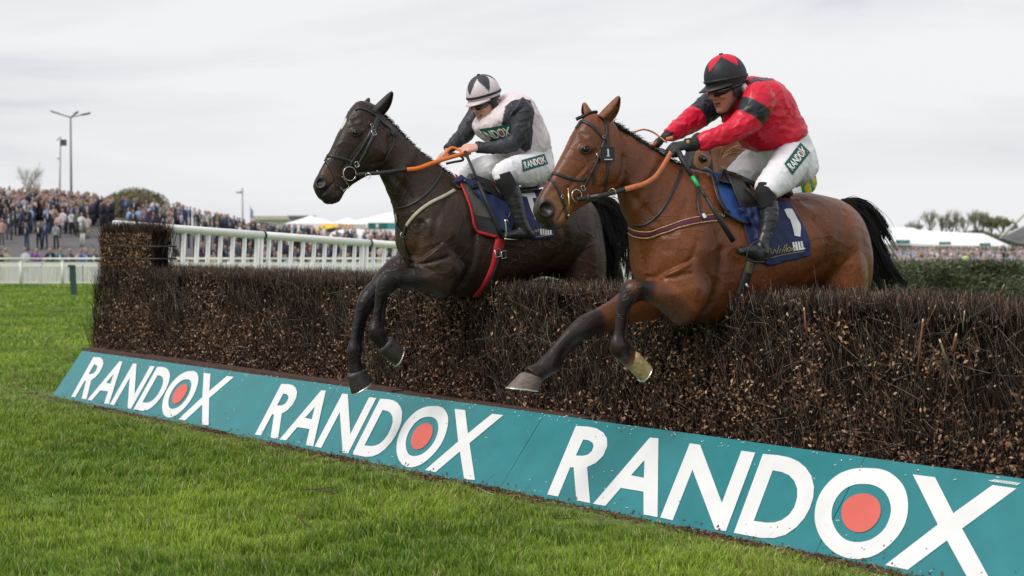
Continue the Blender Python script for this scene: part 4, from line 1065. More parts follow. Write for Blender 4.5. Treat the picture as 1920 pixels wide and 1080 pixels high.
add_hoof(BF, bay, (1174, 686), (1197, 662), (1201, 715), (1217, 684), .115, .043, .052, M['hoof_pale'])
add_hoof(BF, bay, (1610, 835), (1645, 848), (1585, 860), (1640, 868), .15, .05, .06, M['hoof_black'])
add_hoof(KF, dark, (652, 709), (684, 694), (660, 740), (697, 711), -.13, .050, .062, M['hoof_black'])
add_hoof(KF, dark, (713, 664), (735, 633), (740, 686), (754, 651), .115, .048, .058, M['hoof_black'])

def hair_tuft(roots, n, path_fn, wd, segs, seed, name, parent, m, kindstuff=True):
    r2 = np.random.RandomState(seed); V = []; Fc = []; k = 0
    for i in range(n):
        pts = path_fn(r2)
        nrm_ = Vector(r2.normal(size=3)).normalized() * 0.6 + Vector((0, -1, 0))
        L_ = len(pts)
        for j, p in enumerate(pts):
            t = (pts[min(j + 1, L_ - 1)] - pts[max(j - 1, 0)]).normalized(); s_ = t.cross(nrm_).normalized(); h = wd * (1 - 0.75 * j / (L_ - 1)) / 2
            V += [p - s_ * h, p + s_ * h]
        for j in range(L_ - 1): a = k + 2 * j; Fc.append((a, a + 1, a + 3, a + 2))
        k += 2 * L_
    me = mesh_np(name, np.array([tuple(v) for v in V]), np.array(Fc), m, smooth=True)
    o = link(name, me, parent); 
    if kindstuff: o['kind'] = 'stuff'
    return o
def tail_fn(fr, guides):
    """guides: list of px polylines with (px,py,s,spread_px)"""
    G = [crom(g, 4) for g in guides]
    LK = [(rs.rand() * (len(G) - 1), rs.normal(size=3), rs.rand() * 6.28, .55 + .45 * rs.rand(), rs.uniform(.6, 2.0)) for _ in range(46)]
    def fn(r2):
        lk = LK[r2.randint(len(LK))]; i = min(max(lk[0] + r2.normal() * .05, 0), len(G) - 1.001); a = G[int(i)]; b = G[min(int(i) + 1, len(G) - 1)]; f = i - int(i)
        L_ = min(len(a), len(b)); q = a[:L_] * (1 - f) + b[:L_] * f
        ox, oy, os_ = lk[1] * .8 + r2.normal(size=3) * .22; end = int(L_ * min(1, lk[3] * (0.8 + 0.25 * r2.rand()))); end = max(end, 6)
        if r2.rand() < .04: ox, oy, os_ = r2.normal(size=3) * 1.6
        ph = lk[2]; out = []
        for j in range(0, end):
            x, y, s, sprd = q[j]; wv = math.sin(ph + j * 0.45) * sprd * 0.35 * lk[4] * min(1, j / 9)
            kk = min(1, .35 + j / 8); out.append(fr.P(x + ox * sprd * kk + wv, y + oy * sprd * kk, s + os_ * sprd * 0.0022))
        return out
    return fn
bt = [[(1578, 374, 0, 2), (1614, 376, 0, 4), (1648, 402, 0, 5), (1672, 440, 0, 4), (1698, 478, 0, 3)],
      [(1580, 378, 0, 2), (1608, 388, 0, 5), (1636, 420, 0, 7), (1656, 460, 0, 8), (1686, 510, 0, 7), (1726, 548, 0, 6)],
      [(1582, 380, 0, 2), (1606, 395, 0, 5), (1626, 430, 0, 6), (1642, 480, 0, 8), (1668, 520, 0, 9), (1708, 552, 0, 7)],
      [(1584, 384, 0, 2), (1604, 402, 0, 4), (1620, 440, 0, 5), (1630, 490, 0, 8), (1640, 530, 0, 10), (1650, 570, 0, 12)]]
hair_tuft(None, 3800, tail_fn(BF, bt), 0.0048, 10, 5, 'tail', bay, M['hair_black'])
kt = [[(1098, 370, 0, 2), (1135, 370, 0, 4), (1164, 390, 0, 5), (1184, 430, 0, 6), (1186, 490, 0, 6), (1182, 545, 0, 8)],
      [(1100, 372, 0, 2), (1130, 380, 0, 5), (1153, 405, 0, 7), (1170, 445, 0, 8), (1173, 490, 0, 8), (1171, 550, 0, 9)],
      [(1102, 376, 0, 2), (1126, 390, 0, 5), (1143, 420, 0, 7), (1155, 460, 0, 8), (1158, 500, 0, 8), (1158, 550, 0, 9)],
      [(1104, 384, -.02, 2), (1122, 398, -.05, 5), (1136, 428, -.06, 6), (1145, 462, -.06, 6), (1147, 505, -.06, 7), (1145, 555, -.05, 8)]]
hair_tuft(None, 3400, tail_fn(KF, kt), 0.0055, 10, 6, 'tail', dark, M['hair_black'])
def mane(fr, crest, parent, n, seed, lift, ln):
    C_ = crom(crest, 6)
    def fn(r2):
        i = r2.randint(len(C_)); x, y = C_[i]; p = fr.P(x, y, r2.normal() * 0.008 ); p.z += lift * r2.rand() - 0.008
        d = (fr.m * r2.uniform(-0.2, 1.0) + fr.a * r2.uniform(-0.2, 0.8) + Vector((0, 0, r2.uniform(-0.3, 0.5)))).normalized(); out = [p]
        L_ = ln * (0.5 + r2.rand())
        for j in range(4): p = p + d * L_ / 4; d = (d + Vector((0, 0, -0.35)) + fr.m * 0.1).normalized(); out.append(p)
        return out
    return hair_tuft(None, n, fn, 0.004, 4, seed, 'mane', parent, M['hair_black'])
mane(BF, [(1142, 232), (1160, 242), (1186, 257), (1222, 281), (1256, 303), (1285, 315)], bay, 1500, 3, 0.016, 0.035)
mane(KF, [(708, 209), (722, 221), (751, 250), (783, 282), (813, 306), (845, 328)], dark, 1300, 4, 0.012, 0.028)
# mane plaits
mbp = MB()
for i, (x, y, *_r) in enumerate(crom([(1150, 236), (1186, 256), (1222, 280), (1256, 302)], 7)):
    mbp.ell(BF.P(x, y, .006), BF.a * 0.016, Vector((0, 0, 1)) * 0.011, BF.m * 0.013, 10, 7)
childify(mbp.build('plaited_crest', M['hair_black']), bay)
# forelocks
def forelock(fr, path, parent, r_):
    C_ = [fr.P(x, y, s) for x, y, s in path]; mb = MB(); mb.tube([Vector(p) for p in crom([tuple(c) for c in C_], 5)], r_, 8, flat=.6); childify(mb.build('forelock', M['hair_black']), parent)
forelock(BF, [(1118, 210, 0), (1106, 212, 0), (1096, 217, -.01), (1086, 221, -.03), (1080, 224, -.04)], bay, 0.016)
forelock(KF, [(692, 200, 0), (680, 200, -.01), (670, 203, -.03)], dark, 0.008)
print('horses', time.time() - T0)
# ================================================================== JOCKEYS
M['skin'] = mat('skin', (0.50, 0.25, 0.185), 0.5, noise=0.10, nscale=40)
M['skin_hand'] = mat('skin_hand', (0.60, 0.33, 0.26), 0.5, noise=0.10, nscale=60)
def fabric(name, c, rough=0.5, bump=0.35, bscale=26, bdist=0.012, attr=None, spec=0.3, noise=0.05):
    return mat(name, c, rough, attr=attr, noise=noise, nscale=8, bump=bump, bscale=bscale, bdist=bdist, spec=spec, sheen=0.0)
M['breeches'] = fabric('white_breeches', (0.79, 0.775, 0.81), 0.55, 0.3, 22, 0.010)
M['boot'] = mat('riding_boot', (0.022, 0.022, 0.024), 0.33, noise=0.3, nscale=30, bump=0.4, bscale=45, bdist=0.004, spec=0.5)
M['sock'] = mat('black_sock', (0.010, 0.010, 0.011), 0.85, bump=0.5, bscale=60, bdist=0.004)
M['goggle'] = mat('goggle_lens', (0.012, 0.008, 0.010), 0.06, spec=1.0, coat=0.5)
M['strap_black'] = mat('strap_black', (0.012, 0.012, 0.013), 0.55)
M['glove'] = mat('black_glove', (0.012, 0.012, 0.013), 0.7, noise=0.3, nscale=60, bump=0.4, bscale=80, bdist=0.003)
M['collar'] = mat('white_collar', (0.7, 0.7, 0.7), 0.7)
M['teeth'] = mat('teeth', (0.7, 0.66, 0.58), 0.3)
M['lip'] = mat('lips', (0.36, 0.12, 0.10), 0.45)

def torso_rings(fr, st):
    o = []
    for (tx, ty), (bx, by), w_, s_, e in st:
        T, B = fr.P(tx, ty, s_), fr.P(bx, by, s_); o.append([*((T + B) / 2), *(fr.m * w_), *((T - B) / 2), e, 0])
    return o
def hand_mesh(mb, wr, fdir, up, side, sc=1.0, curl=1.0):
    """fist: wrist point, direction of the knuckles, back-of-hand normal, side towards the thumb"""
    fdir, up, side = fdir.normalized(), up.normalized(), side.normalized()
    L_ = 0.085 * sc
    rings = []
    for t, w_, h_ in [(-0.3, .026, .020), (0, .028, .021), (0.35, .038, .019), (0.75, .043, .018), (1.0, .042, .016)]:
        rings.append([*(wr + fdir * (L_ * t)), *(side * w_ * sc), *(up * h_ * sc), 2.4, 0])
    mb.loft(rings, 14, 3)
    kn = wr + fdir * L_
    for i, (o_, ln) in enumerate([(0.033, .95), (0.011, 1.05), (-0.011, 1.0), (-0.032, .82)]):
        b = kn + side * (o_ * sc) + up * 0.003 * sc; p = [b - fdir * 0.02 * sc]; d = fdir; l1 = [0.040, 0.026, 0.022]; a = 0
        p.append(b)
        for k, ll in enumerate(l1):
            a += [0.95, 1.5, 1.1][k] * curl; dd = fdir * math.cos(a) - up * math.sin(a); p.append(p[-1] + dd * ll * ln * sc)
        mb.tube([Vector(q) for q in crom([tuple(q) for q in p], 3)], 0.0092 * sc, 8)
    b = wr + fdir * 0.025 * sc + side * 0.026 * sc
    p = [b, b + fdir * 0.028 * sc + side * 0.018 * sc - up * 0.012 * sc, b + fdir * 0.055 * sc + side * 0.010 * sc - up * 0.028 * sc, b + fdir * 0.066 * sc - side * 0.012 * sc - up * 0.036 * sc]
    mb.tube([Vector(q) for q in crom([tuple(q) for q in p], 3)], [0.0125 * sc] * 4 + [0.0115 * sc] * 3 + [0.010 * sc] * 3, 8)

def head_basis(face, roll=0.0, upref=Vector((0, 0, 1))):
    f = face.normalized(); s_ = f.cross(upref).normalized(); u = s_.cross(f).normalized()     # s_ = person's right
    q = Matrix.Rotation(roll, 3, f); return f, q @ s_, q @ u
def head_geo(mb, c, f, s, u, k=1.0):
    """c = centre of the skull; f forward, s right, u up"""
    def W(x, y, z): return c + f * (x * k) + s * (y * k) + u * (z * k)
    rings = []
    for z, x0, x1, w_ in [(.105, -.035, .035, .040), (.085, -.070, .068, .066), (.045, -.092, .088, .076), (0, -.092, .092, .076), (-.03, -.084, .090, .073), (-.06, -.055, .086, .066), (-.085, -.025, .084, .056), (-.108, .005, .080, .042), (-.125, .032, .074, .026)]:
        rings.append([*W((x0 + x1) / 2, 0, z), *(s * w_ * k), *(f * (x1 - x0) / 2 * k), 2.3, 0])
    mb.loft(rings, 22, 3)
    # nose, brow, cheeks, chin, lips
    mb.tube([W(.086, 0, .012), W(.100, 0, -.010), W(.113, 0, -.034), W(.100, 0, -.044)], [.008 * k, .010 * k, .0135 * k, .009 * k], 10)
    for q in (-1, 1):
        mb.ell(W(.098, .011 * q, -.040), f * .012 * k, s * .008 * k, u * .007 * k, 8, 6)
        mb.ell(W(.062, .040 * q, -.035), f * .026 * k, s * .022 * k, u * .020 * k, 10, 7)
        mb.ell(W(.080, .030 * q, .022), f * .014 * k, s * .028 * k, u * .009 * k, 10, 6)
        mb.ell(W(-.005, .076 * q, -.005), f * .018 * k, s * .009 * k, u * .030 * k, 10, 7)
    mb.ell(W(.086, 0, -.062), f * .012 * k, s * .024 * k, u * .006 * k, 12, 6)
    mb.ell(W(.083, 0, -.078), f * .012 * k, s * .021 * k, u * .007 * k, 12, 6)
    mb.ell(W(.075, 0, -.108), f * .018 * k, s * .022 * k, u * .016 * k, 12, 7)
    mb.tube([W(-.03, 0, -.06), W(-.055, 0, -.14), W(-.075, 0, -.20)], [.052 * k, .052 * k, .060 * k], 14)
    return W

def wrinkle(V, Q, fr, amp, freq, seed, aniso=None, ridge=True):
    """cloth folds: ridged noise along normals"""
    Nn = vert_normals(V, Q); Lc = fr.loc(V); d = np.zeros(len(V))
    for i in range(len(V)):
        p = Vector(Lc[i])
        if aniso is not None: p = aniso(p)
        q = noise.noise_vector(p * freq * 0.5 + Vector((seed, 0, 0))) * 0.35
        n1_ = noise.noise(p * freq + q + Vector((0, seed, 0))); n2_ = noise.noise(p * freq * 2.3 + q * 2 + Vector((seed, 3, 0)))
        n3_ = noise.noise(p * freq * 4.1 + q * 3)
        d[i] = (max(0, 1 - abs(n1_) * 3.2)) * 0.9 + (max(0, 1 - abs(n2_) * 3.0)) * 0.55 + 0.12 * n3_ - 0.3 + 0.4 * n1_
    return V + Nn * (amp * d)[:, None]
def solid_obj(mb, name, m, parent, voxel, it, fr=None, wr=None, colfn=None):
    V, Q, _ = mb.solid(voxel, it)
    if wr: V = wrinkle(V, Q, fr, *wr)
    me = mesh_np(name, V, Q, m)
    if colfn: setcol(me, colfn(V))
    o = link(name, me, None)
    if parent: childify(o, parent)
    return o, V, Q
def bvh_of(V, Q): return BVHTree.FromPolygons([tuple(v) for v in V], [tuple(q) for q in np.asarray(Q).tolist()])

def helmet(parent, c, f, s, u, k, colfn, peak_m, shell_m, band_m, bandh=0.010, peak=0.075, tilt=0.0, LIFT=0.030):
    def W0_(x, y, z): return c + f * (x * k) + s * (y * k) + u * (z * k)
    ct, st_ = math.cos(tilt), math.sin(tilt)
    def W(x, y, z):
        z = z + LIFT; return W0_(x * ct + z * st_ * 0.5, y, z * ct - x * st_)
    V = []; nu, nv = 96, 40; C = []
    for i in range(nv + 1):
        th = (math.pi * 0.60) * i / nv
        for j in range(nu):
            ph = 2 * math.pi * j / nu
            rx, ry, rz = .122, .100, .118
            x, y, z = rx * math.sin(th) * math.cos(ph) - .004, ry * math.sin(th) * math.sin(ph), rz * math.cos(th) + .028
            seam = 1 - 0.012 * abs(math.cos(ph * 3)) ** 30
            w_ = 1 + 0.010 * noise.noise(Vector((ph * 2.2, th * 3.0, 1.0 + k)))
            V.append(W(x * seam * w_, y * seam * w_, z)); C.append(colfn(th, ph))
    Fc = [(i * nu + j, (i + 1) * nu + j, (i + 1) * nu + (j + 1) % nu, i * nu + (j + 1) % nu) for i in range(nv) for j in range(nu)]
    me = mesh_np('helmet', np.array([tuple(v) for v in V]), np.array(Fc), shell_m); setcol(me, np.array(C))
    o = link('helmet', me); childify(o, parent)
    # peak: crescent in front
    Vp = []; n = 24
    for i in range(n + 1):
        a = -1.25 + 2.5 * i / n; ca, sa = math.cos(a), math.sin(a)
        ext = peak * max(0, math.cos(a * 1.2)) ** 0.7
        z = -.002
        Vp += [W(.116 * ca - .004, .096 * sa, z + .006), W((.116 + ext) * ca - .004, (.096 + ext * .35) * sa, z - .012 - 0.12 * ext), W((.116 + ext) * ca - .004, (.096 + ext * .35) * sa, z - .016 - 0.12 * ext), W(.116 * ca - .004, .096 * sa, z - .004)]
    Fp = []
    for i in range(n):
        a, b = 4 * i, 4 * i + 4
        for q in range(4): Fp.append((a + q, a + (q + 1) % 4, b + (q + 1) % 4, b + q))
    mb = MB(); mb.add(Vp, Fp); childify(mb.build('peak', peak_m), o)
    # elastic band
    mb = MB(); pts = [W(.1255 * math.cos(t) - .004, .1035 * math.sin(t), .016 + .006 * math.cos(t)) for t in np.linspace(0, 2 * math.pi, 49)]
    nr = [(p - W(-.004, 0, .016)).normalized() for p in pts]; ribbon(mb, pts, nr, [bandh * k * 2] * 49, 0.002); childify(mb.build('elastic_band', band_m), o)
    mb = MB(); mb.tube([W(-.004, 0, .146), W(-.004, 0, .152)], [.012 * k, .010 * k], 10); childify(mb.build('button', band_m), o)
    # lower skull cap edge and ear guards, chin strap
    mb = MB()
    Wh = W
    Vr = []; 
    for i in range(25):
        a = 1.15 + (2 * math.pi - 2.3) * i / 24
        for z, e in ((.004, .0), (-.028, -.006), (-.030, -.016), (.0, -.02)): Vr.append(W((.114 + e) * math.cos(a) - .004, (.094 + e) * math.sin(a), z))
    Fr_ = []
    for i in range(24):
        a, b = 4 * i, 4 * i + 4
        for q in range(4): Fr_.append((a + q, a + (q + 1) % 4, b + (q + 1) % 4, b + q))
    mb.add(Vr, Fr_)
    W = W0_
    for q in (-1, 1):
        mb.ell(W(.000, .084 * q, -.030), f * .030 * k, s * .010 * k, u * .040 * k, 12, 8)
        mb.tube([W(.012, .084 * q, -.045), W(.030, .068 * q, -.085), W(.050, .036 * q, -.122), W(.056, 0, -.132)], .009 * k, 8, flat=.5)
    mb.ell(W(.045, 0, -.128), f * .022 * k, s * .03 * k, u * .008 * k, 10, 6)
    childify(mb.build('ear_guard', M['strap_black']), o)
    # inner lining under the shell in front
    mb = MB(); pts = [Wh(.104 * math.cos(t), .086 * math.sin(t), .010) for t in np.linspace(-1.4, 1.4, 20)]
    ribbon(mb, pts, [(p - Wh(0, 0, .01)).normalized() for p in pts], [.060 * k] * 20, 0.004); childify(mb.build('lining', M['strap_black']), o)
    # goggles
    g = MB(); Vg = []; Fg_ = []; n = 28; mI = 9
    for i in range(n + 1):
        a = -1.12 + 2.24 * i / n
        hgt = .026 * (1 - 0.30 * math.exp(-(a / .16) ** 2)) * (1 - abs(a / 1.25) ** 4)
        for j in range(mI + 1):
            b = -1 + 2 * j / mI; bulge = .013 * (1 - b * b) * (1 - 0.55 * math.exp(-(a / .14) ** 2))
            rr = .100 + bulge; dip = .010 * math.exp(-(a / .2) ** 2) * (1 if b < 0 else 0)
            Vg.append(W(rr * math.cos(a) + .004, (.080 + bulge) * math.sin(a), -.004 + b * hgt + dip))
    for i in range(n):
        for j in range(mI): Fg_.append((i * (mI + 1) + j, (i + 1) * (mI + 1) + j, (i + 1) * (mI + 1) + j + 1, i * (mI + 1) + j + 1))
    g.add(Vg, Fg_); go = childify(g.build('goggles', M['goggle']), parent)
    edge = [Vg[i * (mI + 1)] for i in range(n + 1)] + [Vg[i * (mI + 1) + mI] for i in range(n, -1, -1)]
    mb = MB(); mb.tube(edge + [edge[0]], .0028 * k, 6, cap=False); childify(mb.build('frame', M['strap_black']), go)
    for q in (-1, 1):
        mb = MB(); pts = [W(.055, .078 * q, -.004), W(.02, .090 * q, .0), W(-.03, .092 * q, .004)]
        ribbon(mb, pts, [s * q] * 3, [.020 * k] * 3, .002); childify(mb.build('goggle_strap', M['strap_black']), go)
    return o, W

def jockey(label, fr, D):
    # ---- one continuous body under the clothes: head, neck, torso, arms, hands, legs
    hs = D['hscale']
    mb = MB(); c = fr.P(*D['head_px'], D['head_s']); f, s, u = head_basis(D['face'], D.get('roll', 0))
    W = head_geo(mb, c, f, s, u, hs)
    nb = fr.P(*D['neck_px'], 0); mb.tube([W(-.03, 0, -.05), (W(-.04, 0, -.12) + nb) / 2, nb], [.055, .055, .065], 14)
    def thin(st, q): return [(a, b, w_ * q, s_, e) for a, b, w_, s_, e in st]
    mb.loft(torso_rings(fr, D['torso_in']), 20, 3)
    for lm in D['arms']: mb.loft(limb_rings(fr, [(x, y, r_ * .72, s_) for x, y, r_, s_ in lm]), 14, 3)
    for lm in D['legs']: mb.loft(limb_rings(fr, [(x, y, r_ * .60, s_) for x, y, r_, s_ in lm]), 14, 3)
    for h in D['hands']:
        hand_mesh(mb, fr.P(*h['w']), fr.P(*h['k']) - fr.P(*h['w']), h['up'], h['side'], h.get('sc', 1.0))
    V, Q, _ = mb.solid(0.0046, 2)
    hc = [np.array(fr.P(*h['w'])) for h in D['hands']]
    def colour(V):
        C = np.repeat(np.array([D['skin']]), len(V), 0)
        nz = np.array([noise.noise(Vector(v) * 30) for v in V]); C = C * (1 + 0.10 * nz)[:, None]
        for q in hc:
            k = np.linalg.norm(V - q, axis=1) < .17; C[k] = D['handcol']
        mth = np.array(W(.092, 0, -.070)); dx = (V - mth); a = np.abs(dx @ np.array(s)); b = dx @ np.array(u)
        lp = (np.abs(b) < .009 * hs) & (a < .027 * hs) & (np.linalg.norm(dx, axis=1) < .04 * hs); C[lp] = (0.30, 0.10, 0.085)
        mo = (np.abs(b) < (.0022 if not D.get('grin') else .006) * hs) & (a < .024 * hs) & (np.linalg.norm(dx, axis=1) < .035 * hs); C[mo] = (0.05, 0.015, 0.015)
        if D.get('grin'):
            te = (np.abs(b - .001) < .0036 * hs) & (a < .019 * hs) & (np.linalg.norm(dx, axis=1) < .035 * hs); C[te] = (0.62, 0.56, 0.48)
        return C
    me = mesh_np('jockey_body', V, Q, M['jockey_skin']); setcol(me, colour(V))
    body = link('person', me, label=label, cat='person')
    # ---- jacket
    mb = MB(); mb.loft(torso_rings(fr, D['torso']), 26, 4)
    mt = MB(); mt.loft(torso_rings(fr, D['torso']), 26, 4)
    for lm in D['sleeves']: mb.loft(limb_rings(fr, lm), 18, 4)
    jk, JV, JQ = solid_obj(mb, 'jacket', D['jacket_m'], body, 0.0056, 3, fr, D['jwr'], D['jcol'])
    tv, tq, _ = mt.solid(0.012, 2); tb = bvh_of(tv, tq)
    # ---- breeches
    mb = MB(); mb.loft(torso_rings(fr, D['pelvis']), 24, 4)
    for lm in D['thighs']: mb.loft(limb_rings(fr, lm), 20, 4)
    br, BV, BQ = solid_obj(mb, 'breeches', M['breeches'], body, 0.0065, 4, fr, D.get('bwr', (0.0052, 9, 4.0, (lambda p: Vector((p.x * .8, p.y, p.z * 1.2 + p.x * .8))))))
    bb = bvh_of(BV, BQ)
    # ---- socks / boots
    for st in D['socks']:
        mb = MB(); mb.loft(limb_rings(fr, st, .95), 18, 4); childify(mb.build('sock', M['sock']), body)
    for i, st in enumerate(D['boots']):
        mb = MB(); mb.loft(limb_rings(fr, st['leg'], .92), 20, 4)
        rr = []
        for x, y, r_, s_, l in st['foot']: rr.append((x, y, r_, s_, l))
        mb.loft(limb_rings(fr, rr), 18, 4)
        o, V_, Q_ = solid_obj(mb, 'boot', M['boot'], body, 0.0055, 4, fr, (0.0022, 16, 2.0, (lambda p: Vector((p.x * .35, p.y * .35, p.z * 1.6)))))
        if 'sole' in st:
            mb = MB(); P = [fr.P(x, y, s_) for x, y, s_ in st['sole']]; ribbon(mb, [Vector(q) for q in crom([tuple(p) for p in P], 5)], [Vector((0, 0, -1))] * (5 * (len(P) - 1) + 1), [.075] * (5 * (len(P) - 1) + 1), .009); childify(mb.build('sole', M['strap_black']), o)
        mb = MB(); st_ = st['leg']; a = fr.P(st_[0][0], st_[0][1], st_[0][3])
    return body, W, (f, s, u), tb, bb, bvh_of(JV, JQ)
M['jockey_skin'] = mat('jockey_skin', attr='col', rough=0.5, spec=0.35)

# ---------------- rider in red (bay horse)
RED = (0.62, 0.011, 0.040); JB = (0.025, 0.026, 0.034)
def fdist(V, pts): return dist_seg(V, [np.array(p) for p in pts])
def jcol_red(V):
    C = np.repeat(np.array([RED]), len(V), 0).astype(float)
    # near sleeve band
    def slab(p0, p1, V, near=None, r=.2):
        p0, p1 = np.array(p0), np.array(p1); ax = p1 - p0; L_ = np.linalg.norm(ax); ax = ax / L_; t = (V - p0) @ ax
        rad = np.linalg.norm((V - p0) - t[:, None] * ax, axis=1); return (t > 0) & (t < L_) & (rad < r)
    C[slab(BF.P(1417, 196, .2), BF.P(1404, 221, .19), V, r=.115)] = JB
    C[slab(BF.P(1334, 192, -.19), BF.P(1308, 217, -.18), V, r=.12)] = JB
    # shoulder yoke bands (braces) running over the shoulders
    for sg in (.10, -.10):
        P = [BF.P(x, y, sg) for x, y in ((1388, 172), (1400, 158), (1418, 147), (1440, 157))]
        d = fdist(V, P); C[d < .034] = JB
    P = [BF.P(x, y, 0) for x, y in ((1352, 214), (1360, 228), (1366, 245))]; C[fdist(V, P) < .035] = JB
    return C
M['red_silk'] = fabric('red_silk', None, 0.36, 0.3, 22, 0.010, attr='col', spec=0.35)
D1R = dict(hscale=1.04, head_px=(1362, 164), head_s=0.0, face=Vector((-0.78, -0.46, -0.24)), roll=R(0), neck_px=(1400, 176),
 torso_in=[((1405, 160), (1380, 190), .10, 0, 2.2), ((1448, 175), (1395, 240), .15, 0, 2.2), ((1482, 225), (1425, 270), .14, 0, 2.2), ((1500, 275), (1450, 305), .14, 0, 2.2), ((1508, 310), (1460, 335), .13, 0, 2.2)],
 arms=[[(1425, 178, 30, .20), (1408, 215, 26, .19), (1390, 235, 22, .18), (1362, 249, 18, .16), (1335, 260, 15, .13), (1300, 270, 13, .09)], [(1350, 185, 24, -.20), (1325, 203, 24, -.2), (1300, 220, 20, -.18), (1275, 238, 17, -.15), (1245, 258, 12, -.10)]],
 legs=[[(1490, 292, 32, .12), (1478, 312, 33, .2), (1455, 334, 28, .26), (1435, 352, 21, .29), (1436, 378, 15, .31), (1441, 405, 15, .325), (1436, 430, 13, .33), (1428, 460, 12, .335), (1432, 482, 13, .335), (1400, 475, 11, .335)],
       [(1450, 288, 28, -.10), (1425, 305, 29, -.18), (1396, 325, 25, -.23), (1372, 342, 21, -.26), (1372, 380, 15, -.29), (1374, 430, 13, -.32), (1370, 470, 12, -.33), (1340, 470, 10, -.33)]],
 hands=[dict(w=(1292, 271, .085), k=(1262, 276, .085), up=Vector((0.25, -0.35, 0.9)), side=Vector((-0.35, 0.75, 0.35)), sc=1.08), dict(w=(1254, 254, -.10), k=(1232, 262, -.08), up=Vector((0.2, 0.3, 0.9)), side=Vector((0.3, -0.9, 0.2)), sc=1.0)],
 skin=(0.46, 0.20, 0.145), handcol=(0.014, 0.014, 0.015),
 torso=[((1393, 150), (1375, 178), .085, 0, 2.1), ((1412, 143), (1370, 203), .145, 0, 2.2), ((1438, 150), (1372, 228), .185, 0, 2.3), ((1462, 170), (1384, 250), .182, 0, 2.3), ((1480, 200), (1400, 268), .168, 0, 2.3), ((1493, 230), (1413, 280), .170, 0, 2.3), ((1499, 249), (1427, 284), .160, 0, 2.3)],
 sleeves=[[(1428, 172, 28, .17), (1424, 184, 32, .185), (1414, 204, 31, .195), (1404, 222, 28, .19), (1390, 235, 25, .185), (1368, 247, 21.5, .165), (1345, 256, 19, .145), (1322, 264, 18.5, .12), (1309, 268, 14.5, .10)],
          [(1372, 176, 26, -.16), (1352, 185, 27, -.19), (1330, 201, 26, -.2), (1306, 219, 23, -.185), (1285, 233, 21, -.165), (1264, 247, 16, -.13), (1252, 254, 11.5, -.11)]],
 jacket_m=M['red_silk'], jwr=(0.0066, 8.0, 2.0, (lambda p: Vector((p.x * .75 + p.z * .6, p.y, p.z * 1.2 - p.x * .9)))), jcol=jcol_red,
 pelvis=[((1496, 240), (1428, 278), .150, 0, 2.3), ((1503, 262), (1438, 296), .158, 0, 2.3), ((1512, 288), (1450, 318), .170, 0, 2.2), ((1514, 315), (1465, 345), .165, 0, 2.1), ((1500, 340), (1478, 352), .11, 0, 2.0)],
 thighs=[[(1488, 285, 32, .09), (1482, 305, 37, .15), (1467, 325, 35, .21), (1449, 343, 29, .26), (1438, 356, 26, .285), (1437, 366, 23, .295)],
         [(1452, 285, 29, -.08), (1432, 300, 34, -.14), (1404, 318, 32, -.2), (1380, 336, 26, -.25), (1374, 352, 22, -.27), (1376, 368, 19, -.28)]],
 socks=[[(1437, 350, 19, .29), (1434, 362, 19.5, .297), (1438, 376, 17.5, .308), (1441, 390, 16.5, .315)], [(1373, 350, 17, -.27), (1374, 385, 15, -.29)]],
 boots=[dict(leg=[(1441, 379, 17.5, .31), (1443, 395, 17.5, .318), (1441, 415, 16, .325), (1436, 435, 13, .33), (1430, 455, 12.5, .333), (1428, 470, 15, .335), (1430, 482, 13, .335)],
             foot=[(1434, 488, 9, .335, 1.0), (1430, 482, 14, .335, .85), (1416, 474, 14.5, .335, .85), (1402, 471, 12, .335, .95), (1390, 471, 8.5, .335, 1.3), (1383, 472, 5, .335, 1.5)]),
        dict(leg=[(1374, 383, 15, -.29), (1376, 410, 15, -.31), (1372, 440, 12, -.32), (1368, 465, 12, -.33)], foot=[(1372, 478, 9, -.33, 1), (1366, 474, 12, -.33, .85), (1345, 470, 10, -.33, .95), (1330, 470, 6, -.33, 1.3)])])
def cap_red(th, ph):
    zig = abs((ph / (2 * math.pi) * 4 + 0.12) % 1 - 0.5) * 2
    return RED if th < 0.36 + 0.80 * zig else (0.024, 0.024, 0.031)
M['cap_cloth'] = fabric('cap_cloth', None, 0.5, 0.25, 60, 0.004, attr='col', spec=0.3)
M['peak_black'] = mat('peak_black', (0.012, 0.012, 0.014), 0.5)
r1, W1h, b1, tb1, bb1, jb1 = jockey('jockey in red and black silks crouching on the bay horse', BF, D1R)
helmet(r1, W1h(-.004, 0, .0), *b1, 1.04 * 1.0, cap_red, M['peak_black'], M['cap_cloth'], M['strap_black'], .007, .062)
print('r1', time.time() - T0)

